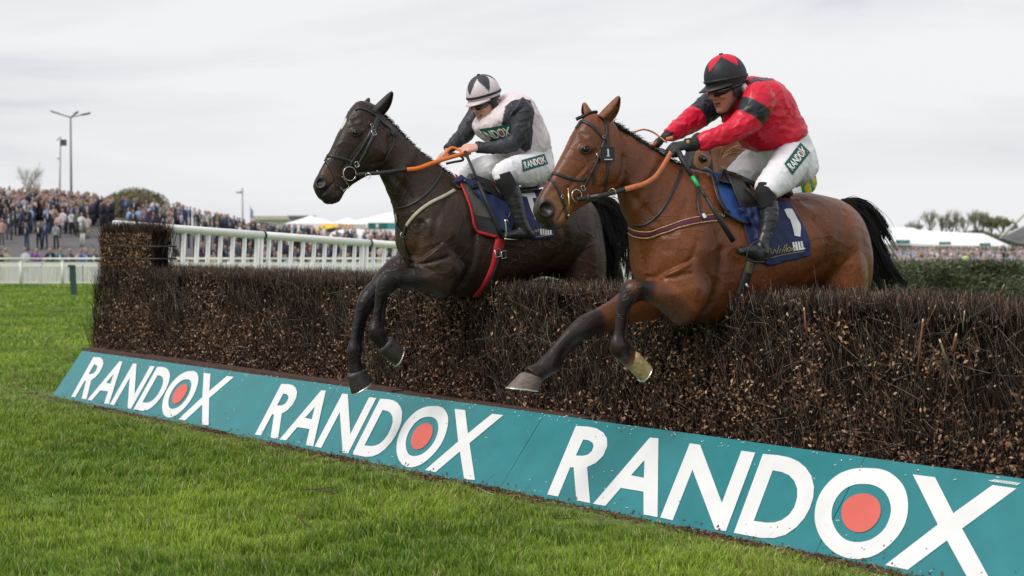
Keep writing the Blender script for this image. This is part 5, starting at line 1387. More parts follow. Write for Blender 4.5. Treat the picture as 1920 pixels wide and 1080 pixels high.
# ---------------- rider in pale pink and grey (dark horse)
PINK = (0.70, 0.61, 0.64); GREY = (0.040, 0.042, 0.052)
def jcol_pink(V):
    C = np.repeat(np.array([PINK]), len(V), 0).astype(float)
    near = [KF.P(*q) for q in ((983, 198, .21), (975, 230, .20), (972, 262, .19))]; near2 = [KF.P(*q) for q in ((972, 262, .19), (945, 275, .16), (885, 276, .09))]
    C[(fdist(V, near) < .118)] = GREY; C[(fdist(V, near2) < .12)] = GREY
    lc = KF.loc(V); c0 = KF.loc([KF.P(984, 200, .1)])[0]
    C[(lc[:, 1] < .145) & (lc[:, 1] > -.12)] = PINK
    far = [KF.P(*q) for q in ((893, 213, -.21), (872, 245, -.2), (845, 275, -.12), (832, 285, -.1))]; C[(fdist(V, far) < .125) & (lc[:, 1] < -.135)] = GREY
    C[(fdist(V, [KF.P(860, 262, -.16), KF.P(832, 285, -.1)]) < .09)] = GREY
    C[(fdist(V, [KF.P(925, 276, .14), KF.P(885, 276, .09)]) < .09)] = GREY
    C[(fdist(V, [KF.P(970, 272, .19), KF.P(935, 276, .155)]) < .075)] = GREY
    return C
M['pink_silk'] = fabric('pink_silk', None, 0.45, 0.3, 22, 0.010, attr='col', spec=0.3)
D2R = dict(hscale=1.0, head_px=(909, 190), head_s=0.0, face=Vector((-0.66, -0.60, -0.34)), roll=R(0), neck_px=(945, 195),
 torso_in=[((950, 185), (925, 215), .10, 0, 2.2), ((990, 200), (920, 250), .15, 0, 2.2), ((1012, 240), (940, 275), .14, 0, 2.2), ((1018, 290), (970, 310), .13, 0, 2.2), ((1015, 320), (985, 335), .12, 0, 2.2)],
 arms=[[(980, 205, 20, .20), (975, 232, 18, .20), (972, 260, 16, .19), (960, 272, 14, .18), (925, 277, 11, .14), (895, 276, 9, .10)], [(893, 215, 15, -.2), (876, 240, 15, -.2), (860, 262, 12, -.16), (838, 282, 8, -.11)]],
 legs=[[(1005, 315, 30, .12), (980, 322, 28, .2), (958, 324, 24, .26), (944, 328, 18, .29), (952, 352, 14, .30), (962, 375, 14, .31), (971, 402, 12, .32), (980, 428, 11, .33), (985, 440, 9, .33), (950, 442, 7, .33)],
       [(965, 312, 24, -.1), (930, 316, 24, -.18), (895, 324, 22, -.25), (876, 332, 18, -.27), (890, 370, 13, -.29), (905, 410, 11, -.31), (915, 435, 10, -.32), (890, 440, 8, -.32)]],
 hands=[dict(w=(896, 276, .10), k=(872, 279, .09), up=Vector((0.1, -0.5, 0.8)), side=Vector((-0.3, 0.75, 0.55)), sc=1.0), dict(w=(838, 284, -.10), k=(824, 293, -.08), up=Vector((0.0, 0.3, 0.9)), side=Vector((0.3, -0.9, 0.2)), sc=0.9)],
 skin=(0.60, 0.30, 0.235), handcol=(0.66, 0.37, 0.30), grin=True,
 torso=[((950, 176), (925, 198), .085, 0, 2.1), ((965, 175), (907, 213), .14, 0, 2.2), ((985, 184), (895, 233), .182, 0, 2.3), ((1001, 206), (899, 250), .182, 0, 2.3), ((1012, 232), (917, 266), .170, 0, 2.3), ((1021, 258), (938, 281), .175, 0, 2.3), ((1024, 282), (952, 294), .165, 0, 2.3)],
 sleeves=[[(968, 200, 23, .17), (981, 209, 20, .19), (977, 226, 18.5, .195), (974, 243, 17.5, .195), (970, 258, 16.5, .19), (961, 269, 15.5, .18), (945, 274, 14, .165), (922, 277, 12, .135), (906, 277, 10.5, .11), (896, 276, 10, .10)],
          [(905, 205, 20, -.17), (893, 216, 18, -.2), (881, 236, 18, -.2), (868, 255, 15, -.18), (852, 269, 12, -.14), (838, 281, 9, -.11)]],
 jacket_m=M['pink_silk'], jwr=(0.0066, 9.0, 6.0, (lambda p: Vector((p.x * 1.3 + p.z * .2, p.y, p.z * .9 - p.x * .3)))), jcol=jcol_pink,
 pelvis=[((1022, 274), (955, 288), .155, 0, 2.3), ((1027, 290), (962, 304), .160, 0, 2.3), ((1029, 310), (975, 326), .165, 0, 2.2), ((1026, 332), (985, 346), .155, 0, 2.1), ((1012, 348), (992, 354), .10, 0, 2.0)],
 thighs=[[(1008, 312, 32, .10), (990, 318, 32, .16), (966, 320, 27, .22), (948, 322, 22, .27), (941, 328, 20, .285), (943, 335, 18, .29)],
         [(965, 310, 24, -.08), (930, 314, 25, -.15), (898, 322, 25, -.22), (880, 330, 22, -.26), (880, 345, 17, -.27)]],
 socks=[[(942, 325, 16.5, .29), (946, 338, 18, .295), (955, 354, 17, .302), (961, 366, 15.5, .306)], [(880, 335, 15, -.27), (888, 365, 13, -.29)]],
 boots=[dict(leg=[(957, 352, 17, .302), (962, 368, 16.5, .307), (968, 388, 14.5, .315), (974, 408, 13, .322), (981, 424, 12, .328), (986, 434, 12, .33), (987, 441, 8, .33)],
             foot=[(1000, 440, 6, .33, 1.0), (993, 438, 10, .33, .9), (978, 438, 10.5, .33, .9), (962, 440, 8.5, .33, 1.1), (948, 442, 6.5, .33, 1.4), (937, 444, 4, .33, 1.6)]),
        dict(leg=[(888, 362, 13, -.29), (896, 390, 12, -.3), (908, 425, 10, -.32)], foot=[(920, 436, 7, -.32, 1), (912, 436, 9, -.32, .85), (892, 440, 7, -.32, .95), (880, 442, 4, -.32, 1.3)])])
def cap_pink(th, ph):
    zig = abs((ph / (2 * math.pi) * 5 + 0.04) % 1 - 0.5) * 2
    return (0.050, 0.053, 0.066) if th < 0.50 + 0.98 * zig else PINK
M['peak_pink'] = mat('peak_pink', (0.62, 0.52, 0.56), 0.5)
r2, W2h, b2, tb2, bb2, jb2 = jockey('grinning jockey in pale pink jacket with grey sleeves on the dark horse', KF, D2R)
helmet(r2, W2h(-.004, 0, .0), *b2, 1.0, cap_pink, M['peak_pink'], M['cap_cloth'], M['strap_black'], .008, .040)
print('r2', time.time() - T0)
# sleeve colours use hard edges, logos on the cloth
randox_patch(bb1, BF, [(1485, 328), (1518, 286), (1500, 268), (1470, 308)], r1, 0.005, pad=.05, vpad=.2)
randox_patch(bb2, KF, [(980, 322), (1027, 308), (1020, 289), (977, 301)], r2, 0.005, pad=.05, vpad=.2)
randox_patch(tb2, KF, [(922, 262), (960, 256), (958, 231), (901, 241)], r2, 0.016, umin=.28, umax=1.02, pad=.02, vpad=.18)
# glove cuff and badge
mb = MB(); mb.loft(limb_rings(BF, [(1306, 269, 13.5, .10), (1296, 271, 13, .09), (1286, 272, 12.5, .085)]), 16, 3); gc = childify(mb.build('glove_cuff', M['glove']), r1)
M['gold'] = mat('gold_badge', (0.55, 0.36, 0.08), 0.4)
mb = MB(); mb.ell(BF.P(1290, 266, .135), BF.a * .012, Vector((0, 0, .011)), BF.m * .004, 10, 6); childify(mb.build('badge', M['gold']), gc)
mb = MB(); mb.loft(limb_rings(KF, [(899, 276, 11.5, .10), (893, 276, 10.8, .097)]), 16, 3); childify(mb.build('cuff', M['strap_black']), r2)
mb = MB(); mb.loft(limb_rings(BF, [(1386, 172, 17, .045), (1392, 168, 18.5, .04)]), 18, 3); childify(mb.build('collar', M['collar']), r1)
# ================================================================== TACK
M['rein_tan'] = mat('rein_tan', (0.52, 0.155, 0.06), 0.6, noise=0.2, nscale=50, bump=0.5, bscale=160, bdist=0.002)
M['rein_orange'] = mat('rein_orange', (0.75, 0.17, 0.018), 0.55, noise=0.12, nscale=50, bump=0.6, bscale=160, bdist=0.002)
M['navy'] = mat('navy_cloth', (0.010, 0.020, 0.085), 0.7, noise=0.15, nscale=12, bump=0.4, bscale=40, bdist=0.006)
M['navy_pad'] = mat('blue_pad', (0.015, 0.055, 0.22), 0.6, noise=0.15, nscale=12, bump=0.2, bscale=40, bdist=0.004)
M['maroon'] = mat('maroon_web', (0.085, 0.008, 0.030), 0.7)
M['gold_braid'] = mat('gold_braid', (0.42, 0.27, 0.12), 0.6, noise=0.5, nscale=150)
M['cream_web'] = mat('cream_web', (0.42, 0.38, 0.28), 0.75, noise=0.35, nscale=180)
M['red_web'] = mat('red_web', (0.42, 0.010, 0.018), 0.6, noise=0.2, nscale=60)
M['pad_grey'] = mat('pad_grey', (0.075, 0.075, 0.070), 0.8, noise=0.1, nscale=50)
M['pad_black'] = mat('pad_black', (0.012, 0.012, 0.015), 0.5, bump=0.3, bscale=50, bdist=0.004)
M['saddle'] = mat('saddle_leather', (0.014, 0.013, 0.013), 0.35, noise=0.3, nscale=30, bump=0.2, bscale=70, bdist=0.002)
M['green_band'] = mat('green_band', (0.01, 0.42, 0.13), 0.5)
M['brass'] = mat('brass', (0.55, 0.42, 0.18), 0.3, metal=1.0)
M['print_gold'] = mat('print_gold', (0.42, 0.32, 0.10), 0.6)
M['elastic'] = mat('elastic', (0.14, 0.13, 0.07), 0.8, noise=0.3, nscale=120)
M['card'] = mat('number_card', (0.016, 0.014, 0.018), 0.5)
BL = M['black_leather']
def onobj(parent, mb, name, m, **k): return childify(mb.build(name, m, **k), parent)
def S(bvh, fr, path, w_, **k):
    mb = MB(); strap(mb, bvh, fr, path, w_, **k); return mb
def buckle(mb, bvh, fr, px, py, sz, ang, off=.009):
    p, n = drape(bvh, px, py, off, fr, .1); t = Vector((0, 0, 1)); ax = (t - n * t.dot(n)).normalized(); ax = Matrix.Rotation(R(ang), 3, n) @ ax; ay = n.cross(ax)
    r_ = sz * p.y / F / 2; pts = [p + ax * (r_ * a) + ay * (r_ * .7 * b) for a, b in ((-1, -1), (1, -1), (1, 1), (-1, 1), (-1, -1))]
    mb.tube(pts, r_ * .16, 5, cap=False)
# ---------------- bridle, bay
br1 = empty('bridle', bay.location, 'black leather bridle with number 1 card on the bay horse', 'bridle')
BB = bay_bvh
onobj(br1, S(BB, BF, [(1075, 236), (1082, 229), (1092, 228), (1107, 234), (1120, 246), (1134, 262)], 6.5), 'browband', BL)
onobj(br1, S(BB, BF, [(1126, 219), (1133, 226), (1138, 240), (1136, 256), (1129, 275), (1122, 297), (1110, 322), (1098, 345), (1084, 366)], [6, 7, 6, 5.5, 5.5, 5.5, 5]), 'cheekpiece', BL)
onobj(br1, S(BB, BF, [(1135, 232), (1139, 262), (1140, 300), (1138, 330), (1134, 353), (1128, 366)], [6, 5, 5, 4.5, 4]), 'throatlash', BL)
onobj(br1, S(BB, BF, [(1021, 334), (1030, 325), (1045, 327), (1065, 334), (1085, 338), (1099, 336)], 6), 'noseband', BL)
onobj(br1, S(BB, BF, [(1025, 330), (1036, 340), (1046, 356), (1053, 374), (1059, 392), (1062, 410)], 5.5), 'lower_noseband', BL)
mb = MB(); strap(mb, BB, BF, [(1106, 326), (1112, 320), (1114, 335), (1112, 346)], 4); onobj(br1, mb, 'keeper_strap', BL)
mb = MB()
for x, y, z_, a in ((1121, 291, 9, 20), (1092, 352, 9, 25), (1053, 368, 7, -20), (1131, 257, 6, 0)): mb = MB(); buckle(mb, BB, BF, x, y, z_, a); onobj(br1, mb, 'buckle', M['steel'])
def bit_ring(parent, bvh, fr, px, py, rpx, th=.0028, s=.1, tilt=0.0):
    p, n = drape(bvh, px, py, .012, fr, s); mb = MB(); r_ = rpx * p.y / F
    mb.ring(p, fr.a, Vector((0, 0, 1)), r_, th, 26, 8); onobj(parent, mb, 'bit_ring', M['steel']); return p
bp = bit_ring(br1, BB, BF, 1079, 366, 11)
mb = MB(); p0, _ = drape(BB, 1062, 356, .014, BF, .1); p1, _ = drape(BB, 1075, 404, .022, BF, .1); mb.tube([p0, (p0 + p1) / 2 + BF.m * .004, p1], [.005, .0045, .0042], 8); mb.ell(p0, BF.a * .007, BF.m * .006, Vector((0, 0, .007)), 8, 6); mb.ell(p1, BF.a * .007, BF.m * .006, Vector((0, 0, .006)), 8, 6); onobj(br1, mb, 'bit_cheek', M['brass'])
# number card
pc, ncrd = drape(BB, 1139, 289, .022, BF, .1)
mb = MB(); q = [BF.P(x, y, (pc - BF.O).dot(BF.m) + .004) for x, y in ((1127, 302), (1152.5, 303), (1152, 275), (1127, 275.5))]; nb_ = BF.m
mb.add([x for x in q] + [x - nb_ * .006 for x in q], [(0, 1, 2, 3), (7, 6, 5, 4), (0, 4, 5, 1), (1, 5, 6, 2), (2, 6, 7, 3), (3, 7, 4, 0)]); card = onobj(br1, mb, 'number_card', M['card'], smooth=False)
def flat_on(s_, pts, m, parent, name, push=.0015):
    mb = MB(); V = [BF.P(x, y, s_) + BF.m * push for x, y in pts]; mb.add(V, [tuple(t) for t in tessellate_polygon([[Vector((x, y, 0)) for x, y in pts]])]); c = mb.build(name, m, smooth=False); return childify(c, parent)
sc_ = (pc - BF.O).dot(BF.m) + .004
flat_on(sc_, [(1137.3, 281.5), (1139.3, 279.2), (1141.3, 279.2), (1141.6, 291.6), (1143.2, 291.8), (1143.2, 293.3), (1137.2, 293.3), (1137.2, 291.8), (1138.9, 291.6), (1138.7, 282.2)], M['print_white'], card, 'numeral')
flat_on(sc_, [(1133, 298), (1148, 298), (1148, 299.6), (1133, 299.6)], M['print_white'], card, 'underline')
# reins, bay
def rein(parent, fr, pts, w_, m, name='rein', th=.004, nrm_=None):
    P = [Vector(q) for q in crom([tuple(fr.P(x, y, s)) for x, y, s in pts], 6)]; mb = MB(); n = nrm_ or (fr.m + Vector((0, 0, 0.15))).normalized()
    ribbon(mb, P, [n] * len(P), [w_ * p.y / F for p in P], th); return onobj(parent, mb, name, m)
sb = (bp - BF.O).dot(BF.m)
rn1 = empty('reins', bay.location, 'black and tan rubber reins held by the red jockey', 'reins')
rein(rn1, BF, [(1082, 374, sb + .01), (1100, 371, sb + .015), (1125, 367, .13), (1150, 361, .13), (1174, 354, .14)], 9, BL)
rein(rn1, BF, [(1172, 355, .14), (1190, 350, .145), (1210, 344, .14), (1228, 332, .135), (1241, 315, .12), (1250, 300, .11), (1258, 286, .10)], [10, 10][0], M['rein_tan'], 'rubber_grip', .006)
rein(rn1, BF, [(1185, 252, -.02), (1194, 246, -.03), (1208, 243, -.04), (1224, 248, -.04), (1238, 258, -.02), (1250, 268, .02)], 3.2, M['rein_tan'], 'rein_loop')
rein(rn1, BF, [(1218, 276, -.05), (1232, 268, -.05), (1248, 262, -.04), (1262, 258, .0)], 8, M['rein_tan'], 'rubber_grip', .006)
rein(rn1, BF, [(1226, 279, -.03), (1240, 281, .02), (1253, 287, .05)], 7, BL)
mb = MB(); mb.ring(BF.P(1148, 361, .145), BF.a * .55 + BF.m * .83, Vector((0, 0, 1)), .020, .0022, 20, 6); onobj(rn1, mb, 'martingale_ring', M['brass'])
mb = MB(); mb.ell(BF.P(1103, 371, .14), BF.a * .012, BF.m * .012, Vector((0, 0, .022)), 12, 8); onobj(rn1, mb, 'rein_stop', BL)
# neck strap, breastplate, girth, saddle for the bay
sd1 = empty('saddle', bay.location, 'black racing saddle with blue pad, girth and maroon breastplate on the bay horse', 'saddle')
onobj(sd1, S(BB, BF, [(1278, 303), (1276, 325), (1265, 350), (1250, 380), (1232, 405), (1208, 422), (1184, 421)], [6, 6, 5.5, 5, 4.5, 3]), 'neck_strap', BL)
bpth = [(1180, 431), (1194, 438), (1215, 440), (1240, 433), (1270, 423), (1300, 415), (1330, 410), (1352, 408)]
onobj(sd1, S(BB, BF, bpth, [9, 11, 12, 12.5, 13, 13, 13, 12], off=.004), 'breastplate', M['maroon'])
for dy in (-5.8, 5.8): onobj(sd1, S(BB, BF, [(x, y + dy) for x, y in bpth], 2.2, off=.0065), 'braid_edge', M['gold_braid'])
onobj(sd1, S(BB, BF, [(1345, 407), (1360, 404), (1378, 399)], 8, off=.010), 'breastplate_tab', BL)
for x, y, z_ in ((1367, 400, 8), (1353, 404, 6)): mb = MB(); buckle(mb, BB, BF, x, y, z_, 10, .016); onobj(sd1, mb, 'buckle', M['steel'])
onobj(sd1, S(BB, BF, [(1305, 330), (1308, 360), (1308, 385), (1312, 405), (1317, 412)], 4.5, off=.010), 'loose_strap', BL)
mb = S(BB, BF, [(1315.5, 403), (1320, 411)], 7, off=.016); onobj(sd1, mb, 'white_keeper', M['print_white'])
onobj(sd1, S(BB, BF, [(1414, 462), (1408, 490), (1400, 510), (1391, 540), (1380, 568), (1364, 597)], [20, 20, 20, 20, 19, 18], off=.006, th=.008), 'girth', BL)
onobj(sd1, S(BB, BF, [(1405, 492), (1400, 512)], 15, off=.0155), 'girth_elastic', M['elastic'])
for a, b in (((1395, 531), (1399, 537)), ((1387, 551), (1390, 557))): onobj(sd1, S(BB, BF, [a, b], 4, off=.0158, n=2), 'girth_stitching', M['print_white'])
c1_ = cloth(BB, BF, [[(1374, 398), (1402, 389), (1432, 381), (1458, 379), (1478, 384)], [(1390, 420), (1420, 415), (1450, 412), (1480, 410), (1500, 418)],
      [(1398, 445), (1425, 448), (1455, 446), (1485, 443), (1513, 448)], [(1404, 468), (1437, 498), (1462, 492), (1490, 486), (1515, 479)]], off=.014, fold=.010, seed=2)
sc1 = onobj(sd1, c1_, 'number_cloth', M['navy']); cb1 = c1_.bvh
c2_ = cloth(BB, BF, [[(1372, 400), (1392, 396), (1415, 395), (1436, 404)], [(1392, 414), (1404, 412), (1420, 410), (1437, 420)], [(1402, 432), (1408, 432), (1418, 430), (1428, 436)], [(1402, 455), (1405, 455), (1409, 452), (1413, 446)]], off=.040, fold=.030, seed=5, fs=14, nu=30, nv=30)
onobj(sd1, c2_, 'turned_cloth_fold', M['navy'])
c3_ = cloth(BB, BF, [[(1331, 327), (1343, 329), (1357, 334)], [(1338, 352), (1354, 354), (1372, 360)], [(1347, 380), (1364, 384), (1384, 388)], [(1362, 402), (1378, 408), (1398, 410)], [(1382, 416), (1392, 420), (1404, 422)]], off=.018, fold=.004, seed=1, nu=20)
onobj(sd1, c3_, 'blue_pad', M['navy_pad'])
onobj(sd1, S(BB, BF, [(1322, 322), (1332, 336), (1338, 358), (1344, 380), (1354, 396), (1364, 400)], [7, 9, 9, 9, 8, 5], off=.022, th=.008), 'pad_edge', BL)
onobj(sd1, S(BB, BF, [(1352, 400), (1372, 413), (1392, 421), (1402, 422)], 4, off=.026, th=.006), 'pad_edge', BL)
c4_ = cloth(BB, BF, [[(1351, 327), (1362, 328), (1375, 336)], [(1360, 350), (1376, 352), (1392, 360)], [(1372, 376), (1392, 380), (1412, 384)], [(1380, 396), (1402, 398), (1424, 398)]], off=.045, fold=.004, seed=9, nu=20, th=.008)
onobj(sd1, c4_, 'saddle_flap', M['saddle'])
onobj(sd1, S(BB, BF, [(1351, 327), (1360, 350), (1372, 378), (1380, 396)], 3.5, off=.052, th=.005), 'flap_welt', BL)
# saddle seat
mb = MB(); rr = []
for (x, y), w_, h_ in [((1352, 328), .05, .03), ((1368, 336), .09, .04), ((1395, 350), .13, .035), ((1430, 358), .15, .035), ((1458, 362), .13, .03), ((1470, 366), .06, .02)]:
    rr.append([*BF.P(x, y, 0), *(BF.m * w_), *(Vector((0, 0, 1)) * h_), 2.3, 0])
mb.loft(rr, 18, 4); onobj(sd1, mb, 'seat', M['saddle'])
for i, (a, b) in enumerate((((1395, 360), (1428, 396)), ((1405, 362), (1434, 392)), ((1388, 362), (1420, 398)))): onobj(sd1, S(BB, BF, [a, b], 4, off=.058, n=5), 'girth_strap', BL)
# numeral and sponsor words on the number cloth
def dp(bvh, fr, pts, m, parent, name, off=.004, sub=2):
    mb = decal_poly(bvh, fr, [pts], lambda u, v: (u, v), off, .2, sub); return childify(mb.build(name, m, smooth=False), parent)
dp(cb1, BF, [(1470, 394), (1475, 391.5), (1484, 392), (1489, 400), (1494, 410), (1500, 420), (1501, 428), (1500, 444), (1489, 442), (1487, 432), (1481, 412), (1476, 407)], M['print_white'], sc1, 'numeral')
for i in range(4):
    x0 = 1487 + i * 5.2
    dp(cb1, BF, [(x0 - 2.6, 454.5 - i * .7), (x0 + 1.0, 454.0 - i * .7), (x0 + 4.2, 470 - i * .8), (x0 + .4, 471 - i * .8)], M['print_white'], sc1, 'letter', sub=1)
    if i >= 2: dp(cb1, BF, [(x0 + 2.4, 467 - i * .7), (x0 + 5.6, 466 - i * .7), (x0 + 6.3, 469 - i * .7), (x0 + 4.0, 470 - i * .8)], M['print_white'], sc1, 'letter', off=.0045, sub=1)
dp(cb1, BF, [(1489, 461.0), (1494, 460.5), (1494.6, 463), (1489.6, 463.5)], M['print_white'], sc1, 'letter', off=.0045, sub=1)
script = [[(1440, 470), (1443, 464), (1447, 478), (1452, 466), (1455, 477), (1460, 461)], [(1460, 475), (1463, 467)], [(1465, 475), (1471, 459)], [(1469, 474), (1475, 458)], [(1473, 473), (1475, 465)],
          [(1480, 464), (1476, 466), (1476, 472), (1480, 470), (1481, 463), (1481, 471)], [(1483, 471), (1484, 464), (1486, 470), (1488, 463), (1489, 469)]]
def scribble(parent, bvh, fr, lines, m, w_=1.5, name='script_letter', off=.004):
    for l in lines: onobj(parent, S(bvh, fr, l, w_, off=off, th=.0006, n=4), name, m)
scribble(sc1, cb1, BF, script, M['print_gold'], 1.4)
scribble(sc1, cb1, BF, [[(1443, 484), (1470, 477), (1508, 471)]], M['print_gold'], 1.0, 'underline')
# stirrup + leather, whip for the red jockey
st1 = empty('stirrup', bay.location, 'dark stirrup iron under the red jockey boot', 'stirrup')
onobj(st1, S(BB, BF, [(1418, 392), (1421, 420), (1419, 448)], 4, off=.06), 'stirrup_leather', BL)
def arc(fr, pts, th, m, parent, name): 
    mb = MB(); mb.tube([Vector(q) for q in crom([tuple(fr.P(*p)) for p in pts], 5)], th, 8); return onobj(parent, mb, name, m)
arc(BF, [(1400, 486, .37), (1402, 470, .375), (1412, 456, .38), (1424, 452, .375), (1432, 462, .37), (1437, 478, .365), (1433, 490, .36)], .0045, M['black_leather'], st1, 'iron')
arc(BF, [(1400, 487, .37), (1416, 491, .36), (1433, 491, .36)], .006, M['black_leather'], st1, 'tread')
wp1 = empty('whip', bay.location, 'black padded whip with green band held by the red jockey', 'whip')
def stick(fr, pts, rads, m, parent, name):
    mb = MB(); mb.tube([fr.P(*p) for p in pts], [r_ * fr.P(*p).y / F for r_, p in zip(rads, pts)], 10); return onobj(parent, mb, name, m)
stick(BF, [(1270, 280, .11), (1280, 300, .15), (1298, 331, .22)], [5.5, 5.5, 4.6], M['strap_black'], wp1, 'grip')
stick(BF, [(1298, 331, .22), (1310, 350, .26)], [4.0, 3.8], M['green_band'], wp1, 'band')
stick(BF, [(1310, 350, .26), (1325, 372, .32)], [3.4, 3.4], M['strap_black'], wp1, 'shaft')
stick(BF, [(1324, 370, .32), (1350, 412, .36), (1375, 452, .37)], [3.6, 5.2, 5.6], M['strap_black'], wp1, 'padded_flap')
mb = MB(); mb.tube([Vector(q) for q in crom([tuple(BF.P(*p)) for p in ((1298, 326, .16), (1303, 345, .24), (1312, 356, .28), (1330, 352, .26), (1345, 340, .2), (1353, 328, .12))], 5)], .0022, 6); onobj(wp1, mb, 'wrist_cord', M['strap_black'])

# ---------------- dark horse tack
KB = dk_bvh
br2 = empty('bridle', dark.location, 'black leather bridle with snaffle ring on the dark brown horse', 'bridle')
onobj(br2, S(KB, KF, [(665, 206), (672, 203), (684, 205), (696, 211), (708, 218)], 5.5), 'browband', BL)
onobj(br2, S(KB, KF, [(706, 213), (707, 222), (700, 240), (690, 258), (678, 278), (668, 292), (660, 304), (655, 316)], [6, 7, 6, 5.5, 5, 5, 5]), 'cheekpiece', BL)
onobj(br2, S(KB, KF, [(710, 216), (709, 225), (704, 244), (697, 262), (690, 276), (682, 292), (672, 308), (664, 316)], [6, 7, 7, 7, 6.5, 6, 6]), 'throat_cheekpiece', BL)
onobj(br2, S(KB, KF, [(600, 296), (606, 290), (620, 292), (640, 297), (652, 301), (662, 304)], 6), 'noseband', BL)
onobj(br2, S(KB, KF, [(603, 293), (612, 303), (621, 318), (628, 335), (632, 352)], 5), 'lower_noseband', BL)
onobj(br2, S(KB, KF, [(709, 220), (720, 232), (732, 240), (738, 252), (742, 258)], [5, 6, 12, 12, 5]), 'ear_cover_tie', BL)
onobj(br2, S(KB, KF, [(738, 256), (736, 275), (728, 288), (722, 300)], 3.5), 'throatlash', BL)
mb = MB()
for x, y, z_, a in ((700, 249, 10, 20), (668, 308, 10, 30), (697, 235, 6, 20)): mb = MB(); buckle(mb, KB, KF, x, y, z_, a); onobj(br2, mb, 'buckle', M['steel'])
mb = MB(); p_, _n = drape(KB, 612, 294, .006, KF, .05); mb.ell(p_, KF.a * .008, KF.m * .004, Vector((0, 0, .008)), 10, 6); onobj(br2, mb, 'noseband_pad', M['cream_web'])
kp = bit_ring(br2, KB, KF, 654, 325, 13, .0026)
mb = MB(); P = [drape(KB, x, y, .012, KF, .08)[0] for x, y in ((640, 331), (645, 338), (652, 348), (650, 358), (642, 358), (636, 352))]; mb.tube([Vector(q) for q in crom([tuple(p) for p in P], 4)], .0024, 6); onobj(br2, mb, 'ring_bit_hoop', M['steel'])
ks = (kp - KF.O).dot(KF.m)
rn2 = empty('reins', dark.location, 'black and orange rubber reins held by the pink jockey', 'reins')
rein(rn2, KF, [(666, 328, ks), (685, 326, ks + .02), (715, 324, .12), (745, 320, .12), (764, 317, .12)], 7.5, BL)
rein(rn2, KF, [(763, 318, .12), (785, 315, .13), (810, 306, .13), (838, 297, .12), (866, 289, .11), (882, 286, .10)], 8, M['rein_orange'], 'rubber_grip', .006)
rein(rn2, KF, [(836, 297, .02), (838, 284, .02), (848, 277, .02), (858, 280, .03), (864, 283, .06)], 5.5, M['rein_orange'], 'rubber_grip', .006, Vector((0, -1, 0.3)).normalized())
rein(rn2, KF, [(836, 300, .0), (846, 288, .0), (862, 292, .02), (868, 300, .02), (850, 304, .02), (836, 307, .0)], 4.5, BL, 'rein_loop')
mb = MB(); mb.ring(KF.P(690, 330, .12), KF.a * .6 + KF.m * .8, Vector((0, 0, 1)), .018, .002, 20, 6); onobj(rn2, mb, 'martingale_ring', M['steel'])
sd2 = empty('saddle', dark.location, 'black racing saddle with red-edged pad, red girth and cream breastplate on the dark horse', 'saddle')
onobj(sd2, S(KB, KF, [(838, 306), (832, 318), (820, 338), (805, 358), (785, 375), (760, 388), (733, 391)], [6, 5.5, 5, 4, 3.5, 3]), 'neck_strap', BL)
onobj(sd2, S(KB, KF, [(762, 425), (772, 410), (788, 394), (808, 380), (832, 368), (852, 357)], 6.5, off=.005), 'breastplate', M['cream_web'])
onobj(sd2, S(KB, KF, [(728, 405), (736, 415), (746, 425)], 4.5, off=.005), 'breastplate', M['cream_web'])
onobj(sd2, S(KB, KF, [(744, 422), (752, 433), (757, 442)], 4.5, off=.006), 'breastplate_tab', BL)
onobj(sd2, S(KB, KF, [(763, 422), (760, 434), (758, 445), (762, 465), (766, 488)], 5, off=.006), 'breastplate_tab', BL)
mb = MB(); p_, _n = drape(KB, 758, 440, .012, KF, .05); mb.ring(p_, KF.a, Vector((0, 0, 1)), .016, .003, 16, 6); onobj(sd2, mb, 'ring', M['steel'])
k1 = cloth(KB, KF, [[(855, 333), (880, 336), (905, 342)], [(866, 352), (890, 358), (915, 366)], [(878, 380), (900, 388), (925, 396)], [(884, 405), (905, 410), (930, 415)]], off=.010, fold=.003, seed=3, nu=20)
onobj(sd2, k1, 'grey_pad', M['pad_grey'])
k2 = cloth(KB, KF, [[(884, 403), (908, 408), (935, 412)], [(888, 420), (910, 424), (935, 428)], [(897, 436), (915, 440), (936, 446)]], off=.013, fold=.004, seed=4, nu=20)
onobj(sd2, k2, 'black_pad', M['pad_black'])
onobj(sd2, S(KB, KF, [(852, 332), (864, 350), (874, 372), (882, 398), (886, 420), (893, 433), (908, 440), (930, 445)], 5.5, off=.016, th=.006), 'red_piping', M['red_web'])
k3 = cloth(KB, KF, [[(858, 330), (880, 345), (905, 352), (935, 362), (962, 382)], [(868, 345), (890, 362), (915, 372), (940, 385), (966, 398)], [(895, 375), (910, 392), (928, 405), (946, 412), (962, 420)], [(915, 405), (925, 420), (933, 430), (942, 436), (953, 438)]], off=.026, fold=.014, seed=6, nu=28, nv=28)
onobj(sd2, k3, 'turned_cloth_fold', M['navy'])
k4 = cloth(KB, KF, [[(970, 362), (985, 360), (1000, 358), (1016, 358)], [(972, 390), (990, 388), (1010, 388), (1028, 395)], [(975, 418), (995, 418), (1016, 418), (1036, 422)], [(978, 445), (998, 449), (1018, 448), (1038, 445)]], off=.012, fold=.006, seed=7, nu=28, nv=28)
sck = onobj(sd2, k4, 'number_cloth', M['navy']); cb2 = k4.bvh
dp(cb2, KF, [(978, 364), (1002, 362), (1006, 372), (998, 372), (1004, 395), (1010, 410), (1003, 412), (994, 390), (988, 370), (979, 368)], M['print_white'], sck, 'numeral')
for i in range(5):
    x0 = 1012 + i * 4.6; dp(cb2, KF, [(x0, 429 + i * .4), (x0 + 2.8, 429 + i * .4), (x0 + 3.6, 440 + i * .1), (x0 + .6, 440 + i * .1)], M['print_white'], sck, 'letter', sub=1)
